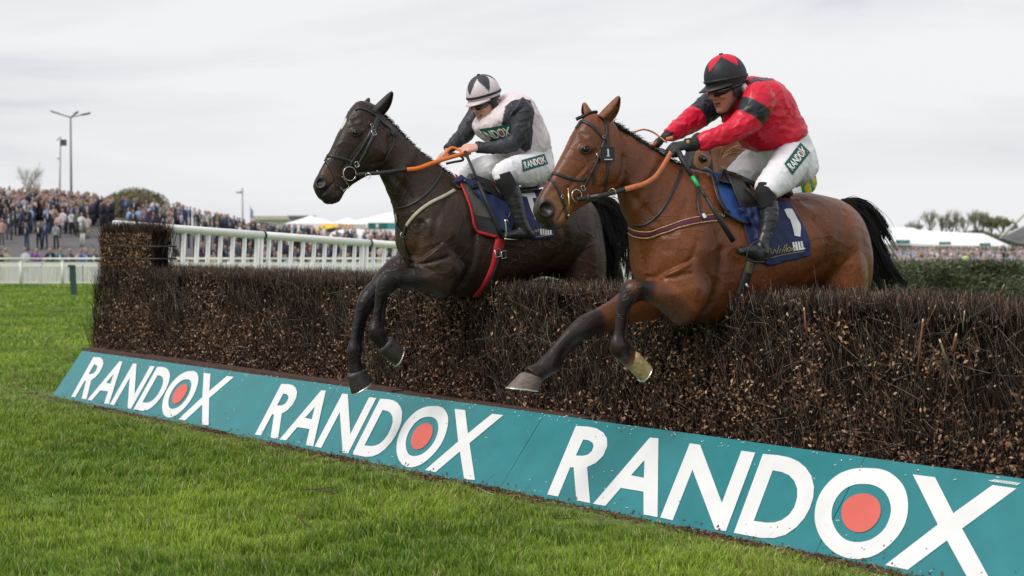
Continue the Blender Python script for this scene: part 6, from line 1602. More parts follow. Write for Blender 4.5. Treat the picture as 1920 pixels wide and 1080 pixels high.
scribble(sck, cb2, KF, [[(1001, 438), (1004, 430), (1005, 437), (1009, 429), (1010, 437)], [(1004, 444), (1020, 442), (1037, 439)]], M['print_gold'], 1.3)
onobj(sd2, S(KB, KF, [(938, 446), (936, 455), (932, 470)], 21, off=.008, th=.008), 'girth', M['red_web'])
onobj(sd2, S(KB, KF, [(932, 468), (926, 495), (915, 522), (900, 545), (893, 553)], [16, 16, 16, 16, 15], off=.008, th=.007), 'girth', M['red_web'])
onobj(sd2, S(KB, KF, [(936, 472), (930, 495), (919, 522), (904, 545)], 4.5, off=.017, th=.004), 'girth_strap', BL)
for x, y in ((932, 474), (942, 477)): mb = MB(); buckle(mb, KB, KF, x, y, 14, 12, .018); onobj(sd2, mb, 'buckle', M['steel'])
onobj(sd2, S(KB, KF, [(930, 473), (947, 478)], 16, off=.0165, th=.002), 'buckle_guard', M['pad_black'])
mb = MB(); rr = []
for (x, y), w_, h_ in [((882, 334), .05, .03), ((900, 342), .09, .035), ((925, 352), .13, .03), ((955, 358), .15, .03), ((985, 356), .13, .025), ((1003, 352), .06, .02)]:
    rr.append([*KF.P(x, y, 0), *(KF.m * w_), *(Vector((0, 0, 1)) * h_), 2.3, 0])
mb.loft(rr, 18, 4); onobj(sd2, mb, 'seat', M['saddle'])
k5 = cloth(KB, KF, [[(882, 334), (900, 338), (920, 348)], [(892, 348), (910, 356), (932, 366)], [(905, 365), (925, 374), (948, 384)]], off=.040, fold=.003, seed=2, nu=20, nv=20)
onobj(sd2, k5, 'saddle_flap', M['saddle'])
for a, b, m_ in (((922, 354), (948, 380), 'red_web'), ((930, 352), (952, 378), 'red_web'), ((915, 350), (935, 376), 'black_leather')): onobj(sd2, S(KB, KF, [a, b], 4, off=.052, n=5), 'girth_strap', M[m_])
st2 = empty('stirrup', dark.location, 'bright steel stirrup iron under the pink jockey boot', 'stirrup')
arc(KF, [(948, 446, .37), (949, 432, .375), (947, 412, .375)], .0045, M['steel'], st2, 'iron'); arc(KF, [(972, 446, .29), (966, 430, .29), (949, 412, .37)], .0045, M['steel'], st2, 'iron'); arc(KF, [(946, 448, .37), (962, 449, .33), (974, 448, .29)], .006, M['steel'], st2, 'tread')
onobj(st2, S(KB, KF, [(952, 385), (950, 400), (948, 414)], 4, off=.07), 'stirrup_leather', BL)
wp2 = empty('whip', dark.location, 'long black whip hanging from the pink jockey hand', 'whip')
stick(KF, [(872, 284, .12), (884, 312, .2), (897, 342, .27)], [3.0, 2.6, 2.6], M['strap_black'], wp2, 'shaft')
stick(KF, [(896, 340, .27), (915, 385, .33), (934, 428, .35), (941, 446, .35)], [3.0, 4.2, 4.6, 5.0], M['strap_black'], wp2, 'padded_flap')
print('tack', time.time() - T0)

# ================================================================== THIRD HORSE AND RIDER, HALF HIDDEN BEHIND THE BAY
TF = Fr(1330, 11.3, (0.50, 0.866))
def place(L_, sc_=1.0):      # bay-local -> third horse world
    return TF.world(L_ * sc_)
eyeL = BF.loc([BF.P(1099, 282, .09)])[0]; want = TF.loc([TF.P(1322, 299, .09)])[0]
shift = want - eyeL; shift[1] = 0
_, Qb, _ = None, None, None
Qb = np.array([list(p.vertices) for p in bay_me.polygons])
nx_ = bayL[:, 0] - eyeL[0]
L3 = bayL.copy()
lift_ = 0.10 * smooth(0.15, 0.55, nx_) * (1 - smooth(0.7, 1.3, nx_)) ; L3[:, 2] += lift_
V3 = TF.world(L3 + shift)
keepf = np.ones(len(Qb), bool)
me3 = mesh_np('third_horse', V3, Qb, mat('chestnut_coat', attr='col', rough=0.5, noise=0.2, nscale=30, spec=0.25))
C3 = np.repeat(np.array([(0.20, 0.068, 0.024)]), len(V3), 0).astype(float)
hd = L3[:, 0] < eyeL[0] + 0.115; ez = np.linalg.norm((V3 - np.array(TF.P(1318, 297, .095)))[:, [0, 2]], axis=1)
C3[hd] = (0.012, 0.012, 0.013); C3[hd & (ez < .075) & (bayL[:, 1] > 0.03)] = (0.20, 0.085, 0.035)
C3[hd & (ez < .030) & (bayL[:, 1] > 0.03)] = (0.02, 0.012, 0.01)
setcol(me3, C3)
h3 = link('horse', me3, label='chestnut horse in a black hood, mostly hidden behind the bay horse', cat='horse')
mb = MB(); mb.ell(TF.P(1322, 299, .112), TF.a * .022, Vector((0, 0, .020)), TF.m * .018, 18, 12); onobj(h3, mb, 'eye', M['eye'])
M['mane_ginger'] = mat('mane_ginger', (0.22, 0.085, 0.03), 0.5)
def mane3(r2):
    i = r2.rand(); x = 1352 + 42 * i; y = 292 - 30 * i ** .8; p = TF.P(x + r2.normal() * 3, y + r2.normal() * 6, r2.normal() * .04); out = [p]
    d = (Vector((0.55, 0, 0.75)) + Vector(r2.normal(size=3)) * 0.2).normalized()
    for j in range(4): p = p + d * .030; d = (d + Vector((0.35, 0, -0.18))).normalized(); out.append(p)
    return out
hair_tuft(None, 1600, mane3, .006, 4, 12, 'mane', h3, M['mane_ginger'])
mb = MB(); rr = []
for (x, y), r_ in [((1340, 322), 40), ((1362, 305), 38), ((1382, 290), 30), ((1396, 284), 16)]: rr.append((x, y, r_, 0))
mb.loft(limb_rings(TF, rr, .5), 18, 4); onobj(h3, mb, 'neck_crest', M['mane_ginger'])
M['silk_green'] = fabric('silk_green_gold', None, 0.45, 0.4, 30, 0.01, attr='col')
mb = MB(); mb.loft(torso_rings(TF, [((1455, 262), (1430, 300), .12, 0, 2.2), ((1478, 275), (1440, 330), .17, 0, 2.3), ((1496, 305), (1452, 352), .17, 0, 2.3), ((1509, 330), (1470, 366), .16, 0, 2.3), ((1506, 352), (1478, 374), .14, 0, 2.3)]), 22, 4)
V_, Q_, _n = mb.solid(.01, 3); V_ = wrinkle(V_, Q_, TF, .009, 11, 3.0)
def jc3(V):
    C = np.repeat(np.array([(0.012, 0.24, 0.10)]), len(V), 0).astype(float); L_ = TF.loc(V)
    t = (np.floor((L_[:, 2] + L_[:, 0] * .6) * 13).astype(int) + np.floor((L_[:, 1] - L_[:, 2] * .4) * 11).astype(int)) % 2 == 0
    C[t] = (0.62, 0.42, 0.02); return C
me = mesh_np('third_jacket', V_, Q_, M['silk_green']); setcol(me, jc3(V_))
body = MB(); hc_ = TF.P(1432, 250, 0); f3, s3, u3 = head_basis(Vector((-.6, -.7, -.3))); head_geo(body, hc_, f3, s3, u3, 1.0)
body.loft(torso_rings(TF, [((1452, 268), (1434, 296), .09, 0, 2.2), ((1490, 310), (1455, 340), .12, 0, 2.2), ((1495, 350), (1475, 365), .12, 0, 2.2)]), 16, 3)
for sg in (1, -1): body.loft(limb_rings(TF, [(1478, 360, 24, .1 * sg), (1440, 368, 20, .25 * sg), (1452, 400, 13, .3 * sg), (1460, 430, 11, .32 * sg), (1440, 436, 8, .33 * sg)]), 12, 3)
for sg in (1, -1): body.loft(limb_rings(TF, [(1452, 285, 16, .16 * sg), (1425, 310, 13, .18 * sg), (1395, 318, 10, .12 * sg)]), 12, 3)
V_, Q_, _n = body.solid(.008, 2); meb = mesh_np('third_body', V_, Q_, M['skin']); p3 = link('person', meb, label='jockey in green and gold silks hidden behind the red jockey', cat='person')
childify(link('jacket', me), p3)
mb = MB(); mb.loft(torso_rings(TF, [((1502, 345), (1474, 368), .15, 0, 2.2), ((1500, 362), (1474, 380), .15, 0, 2.2)]), 16, 3)
for sg in (1, -1): mb.loft(limb_rings(TF, [(1480, 362, 28, .1 * sg), (1440, 370, 24, .25 * sg)]), 16, 3)
onobj(p3, mb, 'breeches', M['breeches'])
# ================================================================== BACKGROUND
M['tarmac'] = mat('tarmac', (0.125, 0.118, 0.122), 0.9, noise=0.12, nscale=0.8, detail=6)
def bank_top(px):
    return np.interp(px, [-400, 0, 120, 200, 300, 420, 520, 720, 900, 1100], [3.5, 3.35, 3.2, 2.7, 2.45, 1.15, 0.5, 0.0, -0.3, -0.8])
def bank_z(x, y):
    px = 960 + F * x / y; H = bank_top(px)
    return -1.25 + (H + 1.25) * smooth(88, 124, y) * 1.0
bx = np.linspace(-75, 14, 90); by = np.linspace(86.5, 170, 60)
GX, GY = np.meshgrid(bx, by); GZ = bank_z(GX, GY) + 0.0
n_ = len(bx); idx = np.arange(len(by) * n_).reshape(len(by), n_)
Fb = np.stack([idx[:-1, :-1], idx[:-1, 1:], idx[1:, 1:], idx[1:, :-1]], -1).reshape(-1, 4)
link('spectator_bank', mesh_np('bank', np.stack([GX.ravel(), GY.ravel(), GZ.ravel()], 1), Fb, M['tarmac']), kind='structure')

# ---- white running rail
rr_ = empty('running_rail', (-10, 83, -1.3), 'long white double running rail in front of the crowd', 'running rail')
RY = 83.0
rz = lambda py: atY(0, py, RY).z
for i, x in enumerate(np.arange(-160, 1250, 240)):
    a, b = atY(x, 485, RY), atY(x + 238, 485, RY)
    mb = MB(); mb.tube([a, b], 0.055, 10); onobj(rr_, mb, 'top_rail', M['white_paint'])
    a, b = atY(x, 494.5, RY + .12), atY(x + 238, 494.5, RY + .12)
    mb = MB(); mb.box((a + b) / 2, (b - a).length, 0.06, 0.19); onobj(rr_, mb, 'lower_rail', M['white_paint'], smooth=False)
for x in np.arange(-39, 1250, 78):
    a = atY(x, 486, RY + .1); mb = MB(); mb.tube([a, Vector((a.x, a.y, -1.32))], 0.085, 8); onobj(rr_, mb, 'post', M['white_paint'])
# ---- picket barriers behind it
barr = None
for i, x in enumerate(np.arange(-78, 1200, 78)):
    Yb = 84.6; a, b = atY(x, 500, Yb), atY(x + 76, 500, Yb); W_ = (b - a).length
    if barr is None:
        root = empty('crowd_barrier', (a.x, Yb, -1.3)); fr_ = MB(); zt = atY(0, 499, Yb).z; zb = atY(0, 530, Yb).z
        for z in (zt, zb): fr_.box(Vector((a.x + W_ / 2, Yb, z)), W_, .06, .09)
        childify(fr_.build('frame', M['white_paint'], smooth=False), root)
        bars = MB()
        for k in range(19): bars.box(Vector((a.x + .04 + k * (W_ - .08) / 18, Yb, (zt + zb) / 2)), .075, .03, zt - zb)
        bo = childify(bars.build('picket', M['white_paint'], smooth=False), root); bo['kind'] = 'stuff'
        barr = root; x0_ = a.x; r0 = root
    else:
        r0 = barr.copy(); COL.objects.link(r0); r0.location.x = barr.location.x + (a.x - x0_)
        for ch in barr.children: c = ch.copy(); COL.objects.link(c); c.parent = r0; c.matrix_parent_inverse = ch.matrix_parent_inverse.copy()
    tag(r0, 'white picket crowd barrier panel behind the running rail', 'barrier', 'white picket barriers along the track')
mb = MB(); a, b = atY(139, 553, 61), atY(135.5, 497, 61); M['dark_green'] = mat('dark_green', (0.012, 0.055, 0.045), 0.6)
mb.box((a + b) / 2, .22, .12, (b - a).length, (Vector((1, 0, 0))).normalized(), Vector((0, 1, 0)), (b - a).normalized()); 
pst = empty('marker_post', a, 'dark green marker post standing in the turf before the white rail', 'post')
onobj(pst, mb, 'post_board', M['dark_green'], smooth=False); mb = MB(); mb.box(b + Vector((-.02, -.07, -.04)), .26, .06, .1); onobj(pst, mb, 'cap', M['dark_green'], smooth=False)

# ---- people
M['p_skin'] = mat('p_skin', (0.35, 0.225, 0.18), 0.6)
M['p_top'] = mat('p_top', objattr='top_colour', rough=0.8); M['p_leg'] = mat('p_leg', objattr='leg_colour', rough=0.8)
M['p_hair'] = mat('p_hair', objattr='hair_colour', rough=0.7); M['p_shirt'] = mat('p_shirt', objattr='shirt_colour', rough=0.8)
def person_mesh(kind, seed):
    r2 = np.random.RandomState(seed); V = []; Fc = []; mi = []
    def add(mb, m):
        k = len(V); V.extend(mb.v); Fc.extend([tuple(i + k for i in f) for f in mb.f]); mi.extend([m] * len(mb.f))
    X, Y_, Z = Vector((1, 0, 0)), Vector((0, 1, 0)), Vector((0, 0, 1))
    st = r2.uniform(.08, .15); skirt = kind in ('dress',)
    for sg in (-1, 1):
        mb = MB(); mb.tube([(sg * .085, 0, .92), (sg * st, -.01, .5), (sg * (st + .01), .02, .06)], [.088, .066, .048], 7); add(mb, 1)
        mb = MB(); mb.ell((sg * (st + .01), -.05, .04), X * .05, Y_ * .13, Z * .04, 7, 5); add(mb, 4)
    if skirt:
        mb = MB(); mb.tube([(0, 0, 1.05), (0, 0, .8), (0, 0, .50)], [.15, .20, .25], 10, flat=.7); add(mb, 0)
    def ring(z, w_, d_, y=0, e=2.3): return [0, y, z, w_, 0, 0, 0, d_, 0, e, 0]
    mb = MB(); lo = .74 if kind in ('coat',) else .90
    mb.loft([ring(lo, .175, .12), ring(1.0, .165, .115), ring(1.2, .19, .125), ring(1.36, .205, .115), ring(1.44, .13, .085), ring(1.48, .06, .06)], 12, 2); add(mb, 0)
    mb = MB(); mb.add([(-.045, -.123, 1.42), (.045, -.123, 1.42), (.02, -.134, 1.12), (-.02, -.134, 1.12)], [(0, 3, 2, 1)]); add(mb, 5)
    arms = {'stand': [(.23, .02, 1.15, .25, -.02, .90), (.23, .02, 1.15, .25, -.02, .90)], 'phone': [(.24, -.10, 1.20, .10, -.28, 1.50), (.24, -.10, 1.20, .10, -.28, 1.50)], 'clasp': [(.25, -.02, 1.12, .06, -.22, 1.08), (.25, -.02, 1.12, .06, -.22, 1.08)],
            'drink': [(.23, .02, 1.15, .24, -.02, .9), (.25, -.04, 1.12, .12, -.26, 1.28)], 'dress': [(.22, 0, 1.15, .10, -.2, 1.12), (.22, .02, 1.15, .24, -.02, .9)], 'coat': [(.25, .02, 1.14, .22, -.08, .94), (.25, .02, 1.14, .22, -.08, .94)]}[kind]
    for sg, (ex, ey, ez, hx, hy, hz) in zip((-1, 1), arms):
        mb = MB(); mb.tube([(sg * .185, 0, 1.38), (sg * ex, ey, ez), (sg * hx, hy, hz)], [.062, .052, .042], 7); add(mb, 0)
        mb = MB(); d = (Vector((sg * hx, hy, hz)) - Vector((sg * ex, ey, ez))).normalized(); mb.ell(Vector((sg * hx, hy, hz)) + d * .05, d * .07, Z.cross(d).normalized() * .035 if abs(d.z) < .95 else X * .035, Y_ * .035 + Z * .01, 7, 5); add(mb, 2)
    mb = MB(); mb.tube([(0, 0, 1.44), (0, -.01, 1.55)], [.05, .048], 8); mb.ell((0, -.015, 1.64), X * .076, Y_ * .092, Z * .115, 10, 8); mb.ell((0, -.108, 1.625), X * .014, Y_ * .02, Z * .02, 6, 4); add(mb, 2)
    mb = MB(); mb.ell((0, .012, 1.675), X * .083, Y_ * .092, Z * .092, 10, 7)
    if kind == 'dress': mb.ell((0, .05, 1.58), X * .08, Y_ * .05, Z * .14, 8, 6)
    add(mb, 3)
    me = mesh_np('person_' + kind, V, Fc, [M['p_top'], M['p_leg'], M['p_skin'], M['p_hair'], M['strap_black'], M['p_shirt']])
    me.polygons.foreach_set('material_index', np.array(mi, dtype=np.int32)); return me
PM = [(k, person_mesh(k, i)) for i, k in enumerate(['stand', 'phone', 'clasp', 'drink', 'dress', 'coat', 'stand', 'clasp'])]
TOPS = [('navy jacket', (0.018, 0.022, 0.050), 36), ('black coat', (0.012, 0.012, 0.014), 34), ('charcoal jacket', (0.045, 0.046, 0.052), 20), ('tan coat', (0.30, 0.22, 0.14), 3), ('white shirt', (0.62, 0.62, 0.64), 7), ('lilac shirt', (0.40, 0.36, 0.52), 4), ('pale pink top', (0.52, 0.36, 0.34), 5), ('olive green jacket', (0.09, 0.11, 0.05), 4), ('light blue shirt', (0.25, 0.38, 0.60), 5), ('grey tweed jacket', (0.20, 0.19, 0.19), 8), ('burgundy jacket', (0.12, 0.012, 0.02), 3), ('teal jacket', (0.015, 0.10, 0.10), 3), ('blue suit', (0.03, 0.06, 0.16), 8), ('cream jumper', (0.45, 0.40, 0.32), 2), ('mustard top', (0.40, 0.22, 0.03), 1)]
LEGS = [('dark jeans', (0.02, 0.035, 0.08)), ('black trousers', (0.010, 0.010, 0.012)), ('grey trousers', (0.07, 0.07, 0.08)), ('navy trousers', (0.012, 0.016, 0.035)), ('beige chinos', (0.32, 0.26, 0.18))]
HAIRS = [(0.03, 0.018, 0.012), (0.10, 0.05, 0.02), (0.25, 0.20, 0.17), (0.012, 0.010, 0.010), (0.30, 0.18, 0.07)]
SHIRTS = [(0.6, 0.6, 0.62), (0.35, 0.42, 0.6), (0.5, 0.35, 0.4), (0.05, 0.05, 0.06)]
wts = np.array([t[2] for t in TOPS], float); wts /= wts.sum()
KW = {'stand': 'arms at the side', 'phone': 'holding up a phone', 'clasp': 'hands clasped', 'drink': 'one hand raised', 'dress': 'long hair and a dress', 'coat': 'hands in the pockets'}
npl = [0]
def short(t):
    w_ = t.split()
    return t if len(w_) <= 16 else t.replace('spectator in', 'figure in').replace('holding up a phone', 'phone raised').replace('long hair and a dress', 'dressed up').replace('arms at the side', 'arms down').replace('hands in the pockets', 'hands pocketed').replace('one hand raised', 'hand raised').replace(' the ', ' ', 1) if True else t
def put(x, y, z, where, group, top=None, leg=None, kind=None, label=None, sc_=None):
    k = rs.randint(len(PM)) if kind is None else [i for i, q in enumerate(PM) if q[0] == kind][0]
    kn, me = PM[k]; t = TOPS[rs.choice(len(TOPS), p=wts)] if top is None else top; l = LEGS[rs.choice(5, p=[.34, .3, .14, .14, .08])] if leg is None else leg
    o = bpy.data.objects.new('person', me); COL.objects.link(o); o.location = (x, y, z); o.rotation_euler = (rs.uniform(-.04, .06), rs.uniform(-.04, .04), rs.normal() * .35 + math.atan2(-x, y) * 0)
    s_ = rs.uniform(.94, 1.08) if sc_ is None else sc_; o.scale = (s_ * rs.uniform(.95, 1.12), s_, s_)
    o['top_colour'] = [*t[1], 1.0]; o['leg_colour'] = [*l[1], 1.0]; o['hair_colour'] = [*HAIRS[rs.randint(5)], 1.0]; o['shirt_colour'] = [*SHIRTS[rs.randint(4)], 1.0]
    tag(o, label or short(f'spectator in {t[0]}, {KW[kn]}, {where}'), 'person', group); npl[0] += 1
    return o
GB = 'spectators on the left bank'
def on_bank(px, feet_py):
    """find the bank point seen at this pixel"""
    d = ray(px, feet_py); best = None
    for Yt in np.linspace(87, 165, 240):
        p = C0 + d * (Yt / d.y); z = float(bank_z(p.x, p.y))
        if p.z <= z: return p.x, p.y, z
    return None
RED_T = ('red dress', (0.60, 0.01, 0.015), 1)
special = [(46, 440, ('navy jacket', (0.018, 0.022, 0.05), 1), 1, 'phone', 'man in navy jacket photographing, tall at the front of the bank'), (74, 470, TOPS[1], LEGS[3], 'clasp', None), (106, 468, ('pale grey shirt under black jacket', (0.30, 0.31, 0.31), 1), LEGS[1], 'stand', None), (51, 470, TOPS[0], LEGS[0], 'phone', None), (84, 466, TOPS[12], LEGS[0], 'stand', None),
           (155, 464, ('olive green jacket', (0.09, 0.12, 0.06), 1), ('white trousers', (0.55, 0.53, 0.55)), 'stand', None), (165, 448, ('cream coat', (0.40, 0.36, 0.30), 1), LEGS[4], 'coat', None), (17, 450, TOPS[2], LEGS[2], 'stand', None), (33, 442, TOPS[1], LEGS[1], 'stand', None), (128, 438, TOPS[0], LEGS[3], 'stand', None), (143, 437, TOPS[1], LEGS[1], 'clasp', None),
           (3, 460, ('pink coat', (0.42, 0.25, 0.20), 1), LEGS[2], 'coat', None), (234, 400, RED_T, ('bare legs', (0.4, 0.22, 0.16)), 'dress', 'woman in bright red dress standing on the bank skyline'), (242, 398, TOPS[10], LEGS[1], 'stand', None), (209, 404, ('navy dress', (0.015, 0.02, 0.06), 1), ('black tights', (0.01, 0.01, 0.012)), 'dress', None), (264, 390, TOPS[11], LEGS[1], 'stand', None), (285, 405, TOPS[6], LEGS[1], 'stand', None), (295, 408, ('lilac dress', (0.35, 0.28, 0.36), 1), ('bare legs', (0.4, 0.22, 0.16)), 'dress', None)]
for px, py, t, l, k, lab in special:
    if l == 1: continue
    q = on_bank(px, py)
    if q: put(*q, 'low on the bank' if py > 430 else 'on the bank skyline', GB, t, l, k, lab)
def scatter(n, pxr, pyf, where, group, jit=3):
    for i in range(n):
        px = rs.uniform(*pxr); py = pyf(px) + rs.normal() * jit; q = on_bank(px, py)
        if q: put(q[0], q[1], q[2], where, group)
sky_line = lambda px: np.interp(px, [-10, 100, 180, 230, 300, 400, 500], [392, 394, 404, 402, 416, 440, 446])
scatter(34, (-12, 118), lambda x: sky_line(x) + 2, 'on the skyline left of the lamp posts', GB)
scatter(46, (-12, 172), lambda x: 409 + rs.uniform(-5, 6), 'in the upper middle of the bank', GB)
scatter(36, (-12, 176), lambda x: 422 + rs.uniform(-6, 8), 'standing halfway down the bank', GB)
scatter(15, (-5, 170), lambda x: 438 + rs.uniform(-4, 5), 'standing lower down the bank', GB)
scatter(22, (118, 216), lambda x: sky_line(x) + 3, 'on the skyline left of the bush', GB)
scatter(14, (228, 330), lambda x: sky_line(x) + 6, 'before the round bush', GB, 5)
scatter(24, (330, 475), lambda x: sky_line(x) + 1, 'on the bank above the wing rail', GB)
scatter(16, (240, 340), lambda x: 436 + rs.uniform(-6, 6), 'behind the raised birch block', GB)
GF = 'spectators standing behind the running rail'
fl = [(11, ('tan jacket', (0.36, 0.29, 0.20), 1)), (2, TOPS[1]), (48, ('pale grey hooded top', (0.42, 0.44, 0.48), 1)), (66, ('bright purple jacket', (0.22, 0.03, 0.32), 1)), (94, TOPS[1]), (111, TOPS[11]), (134, TOPS[1]), (149, TOPS[6]), (157, ('bright blue jacket', (0.02, 0.08, 0.45), 1)), (166, TOPS[2]), (176, TOPS[1])]
for px, t in fl:
    p = atY(px, 470, 86.2); put(p.x, 86.2, -1.34 - rs.uniform(0, .15), 'leaning behind the white running rail', GF, t, None, 'clasp' if rs.rand() < .6 else 'phone', None, 1.17)
for px in np.arange(292, 735, 10.5):
    p = atY(px + rs.normal() * 3, 470, 86.4); put(p.x, 86.4 + rs.rand(), -1.42 - rs.uniform(0, .3), 'seen between the wing uprights', GF)
GM = 'spectators seen through the wing rail'
for px in np.arange(300, 735, 14):
    q = (atY(px + rs.normal() * 4, 470, 94).x, 94 + rs.rand() * 4, -1.1 + rs.uniform(-.1, .3)); put(*q, 'further back behind the wing rail', GM)
for px in np.arange(470, 735, 24):
    q = (atY(px + rs.normal() * 4, 470, 104).x, 104 + rs.rand() * 6, -.75 + rs.uniform(-.1, .25)); put(*q, 'far back near the marquees', GM)
# right hand crowd
GR = 'spectators on the far right stand'
HV = ('hi-vis yellow jacket', (0.62, 0.85, 0.03), 1)
for px, py, z_ in ((1770, 471, -1.95), (1796, 464, -1.72)):
    p = atY(px, 470, 118); put(p.x, 116, z_ - .1, 'steward among the right crowd', GR, HV, LEGS[1], 'stand', 'steward in yellow hi-vis jacket ' + ('nearer the middle green sign' if px == 1770 else 'just right of the middle green sign'))
for i in range(12):
    px = rs.uniform(1628, 1925); yy = rs.uniform(112, 128); p = atY(px, 470, yy); put(p.x, yy, -2.5 + (yy - 112) / 16 * 1.1 + rs.uniform(-.1, .1), 'among the crowd before the white marquee', GR, TOPS[rs.choice([4, 5, 6, 13, 8, 0, 9, 12, 3, 10])])
# the rest of the crowd, uncountable heads
V = []; Fc = []; Cc = []; mb = MB()
def head_body(c):
    global Cc
    k0 = len(mb.v)
    mb.ell(c + Vector((0, 0, 1.62)), Vector((.085, 0, 0)), Vector((0, .09, 0)), Vector((0, 0, .12)), 7, 5); k1_ = len(mb.v)
    mb.tube([c + Vector((0, 0, .85)), c + Vector((0, 0, 1.1)), c + Vector((0, 0, 1.42)), c + Vector((0, 0, 1.5))], [.17, .19, .2, .06], 7, flat=.6)
    k2_ = len(mb.v); mb.tube([c, c + Vector((0, 0, .9))], [.13, .15], 6, flat=.6)
    t = TOPS[rs.choice(15, p=wts)][1]
    Cc += [(0.35, 0.225, 0.18)] * (k1_ - k0) + [t] * (k2_ - k1_) + [(0.015, 0.018, 0.03)] * (len(mb.v) - k2_)
for i in range(380):
    r_ = rs.rand(); px = rs.uniform(-12, 215) if r_ < .45 else rs.uniform(330, 735)
    if px < 300: q = on_bank(px, sky_line(px) + rs.uniform(2, 24))
    else: q = (atY(px, 470, 100).x, 100 + rs.rand() * 30, -.7 + rs.rand() * .6); q = (atY(px, 470, q[1]).x, q[1], float(bank_z(atY(px, 470, q[1]).x, q[1])))
    if q: head_body(Vector(q))
for i in range(520):
    px = rs.uniform(1600, 1935); yy = rs.uniform(112, 132); p = atY(px, 470, yy); z = -2.68 + (yy - 112) / 20 * 1.3; c = Vector((p.x, yy, z)); k0 = len(mb.v)
    mb.ell(c + Vector((0, 0, 1.62)), Vector((.085, 0, 0)), Vector((0, .09, 0)), Vector((0, 0, .12)), 7, 5); k1_ = len(mb.v)
    mb.tube([c + Vector((0, 0, .5)), c + Vector((0, 0, 1.1)), c + Vector((0, 0, 1.42)), c + Vector((0, 0, 1.5))], [.17, .19, .2, .06], 7, flat=.6)
    t = TOPS[rs.choice(15, p=wts)][1] if rs.rand() < .55 else [(0.6, 0.6, 0.62), (0.5, 0.36, 0.36), (0.4, 0.36, 0.5), (0.3, 0.38, 0.55)][rs.randint(4)]
    Cc += [(0.35, 0.225, 0.18)] * (k1_ - k0) + [t] * (len(mb.v) - k1_)
me = mb.mesh('crowd', mat('crowd_cloth', attr='col', rough=0.8)); setcol(me, np.array(Cc)); link('crowd', me, label='dense far crowd of tiny heads filling the right stand and the gaps between spectators', cat='crowd', kind='stuff')
print('people', npl[0], time.time() - T0)
# stand barrier on the right
sb_ = empty('stand_railing', (30, 110, -2.6), 'thin grey railing before the far right crowd', 'railing')
M['grey_metal'] = mat('grey_metal', (0.42, 0.43, 0.45), 0.5)
a, b = atY(1590, 480, 110), atY(1960, 480, 110); mb = MB()
for k in range(60): x = a.x + (b.x - a.x) * k / 59; mb.box((x, 110, -1.6), .035, .035, 1.9)
o = onobj(sb_, mb, 'baluster', M['grey_metal'], smooth=False); o['kind'] = 'stuff'
for py in (472, 484):
    mb = MB(); q = atY(1775, py, 110); mb.box((q.x, 110, q.z), b.x - a.x, .05, .05); onobj(sb_, mb, 'rail', M['grey_metal'], smooth=False)

# ---- lamp posts
M['pole_grey'] = mat('pole_grey', (0.16, 0.20, 0.19), 0.6); M['pole_pale'] = mat('pole_pale', (0.38, 0.38, 0.36), 0.6); M['lamp_head'] = mat('lamp_head', (0.06, 0.07, 0.07), 0.5)
lp = empty('lamp_post', atY(134, 380, 132), 'tall slim lamp post with four flat lamp heads above the left bank', 'lamp post')
a, b = atY(134, 420, 132), atY(132.3, 220, 132); mb = MB(); mb.tube([a, b], [.12, .075], 8); onobj(lp, mb, 'pole', M['pole_grey'])
for dx, dy, y0 in ((-31, -7, 0), (31, -4, 0), (-13, -1, .5), (10, -5, -.5)):
    c = atY(132.3 + dx * .75, 218 + dy * .75, 132 + y0); mb = MB(); mb.tube([b, c], .05, 6); ar = onobj(lp, mb, 'arm', M['pole_grey'])
    mb = MB(); d = (c - b).normalized(); mb.box(c + d * .25, .75, .35, .12, d, Vector((0, 1, 0)), d.cross(Vector((0, 1, 0)))); onobj(lp, mb, 'lamp_head', M['lamp_head'], smooth=False)
sp_ = empty('floodlight_mast', atY(111, 380, 130), 'thinner pale mast with a square dark speaker near its top', 'mast')
a, b = atY(111, 420, 130), atY(113.5, 258, 130); mb = MB(); mb.tube([a, b], [.11, .06], 8); onobj(sp_, mb, 'pole', M['pole_pale'])
c = atY(119, 267.5, 129.5); mb = MB(); mb.box(c, .44, .4, .50); onobj(sp_, mb, 'speaker', M['lamp_head'], smooth=False)
mb = MB(); mb.tube([b, atY(106, 263, 130)], .05, 6); mb.tube([atY(112, 297, 130), atY(108, 297, 130)], .09, 6); mb.tube([b, atY(113.5, 256, 130)], .06, 6); onobj(sp_, mb, 'bracket', M['pole_pale'])
l3 = empty('lamp_post', atY(455, 420, 170), 'faint pale street lamp far behind the wing rail', 'lamp post'); mb = MB(); a, b = atY(455, 440, 170), atY(454.5, 352, 170); mb.tube([a, b], .09, 6); onobj(l3, mb, 'pole', M['pole_pale'])
mb = MB(); c = atY(448, 361, 170); mb.box(c, .55, .3, .2); mb.tube([c, atY(454.5, 357, 170)], .06, 5); onobj(l3, mb, 'lamp_head', M['pole_pale'], smooth=False)
fg_ = empty('flag', atY(470, 440, 160), 'pale blue feather flag right of the faint street lamp', 'flag'); mb = MB(); mb.tube([atY(470, 440, 160), atY(469, 385, 160)], .04, 5); onobj(fg_, mb, 'pole', M['pole_pale'])
M['flag_blue'] = mat('flag_blue', (0.32, 0.40, 0.56), 0.7); mb = MB(); q = [atY(470, 388, 160), atY(475, 396, 160.1), atY(475, 412, 160.2), atY(470, 408, 160)]; mb.add(q + [x + Vector((0, .02, 0)) for x in q], [(0, 1, 2, 3), (7, 6, 5, 4)]); onobj(fg_, mb, 'cloth', M['flag_blue'], smooth=False)

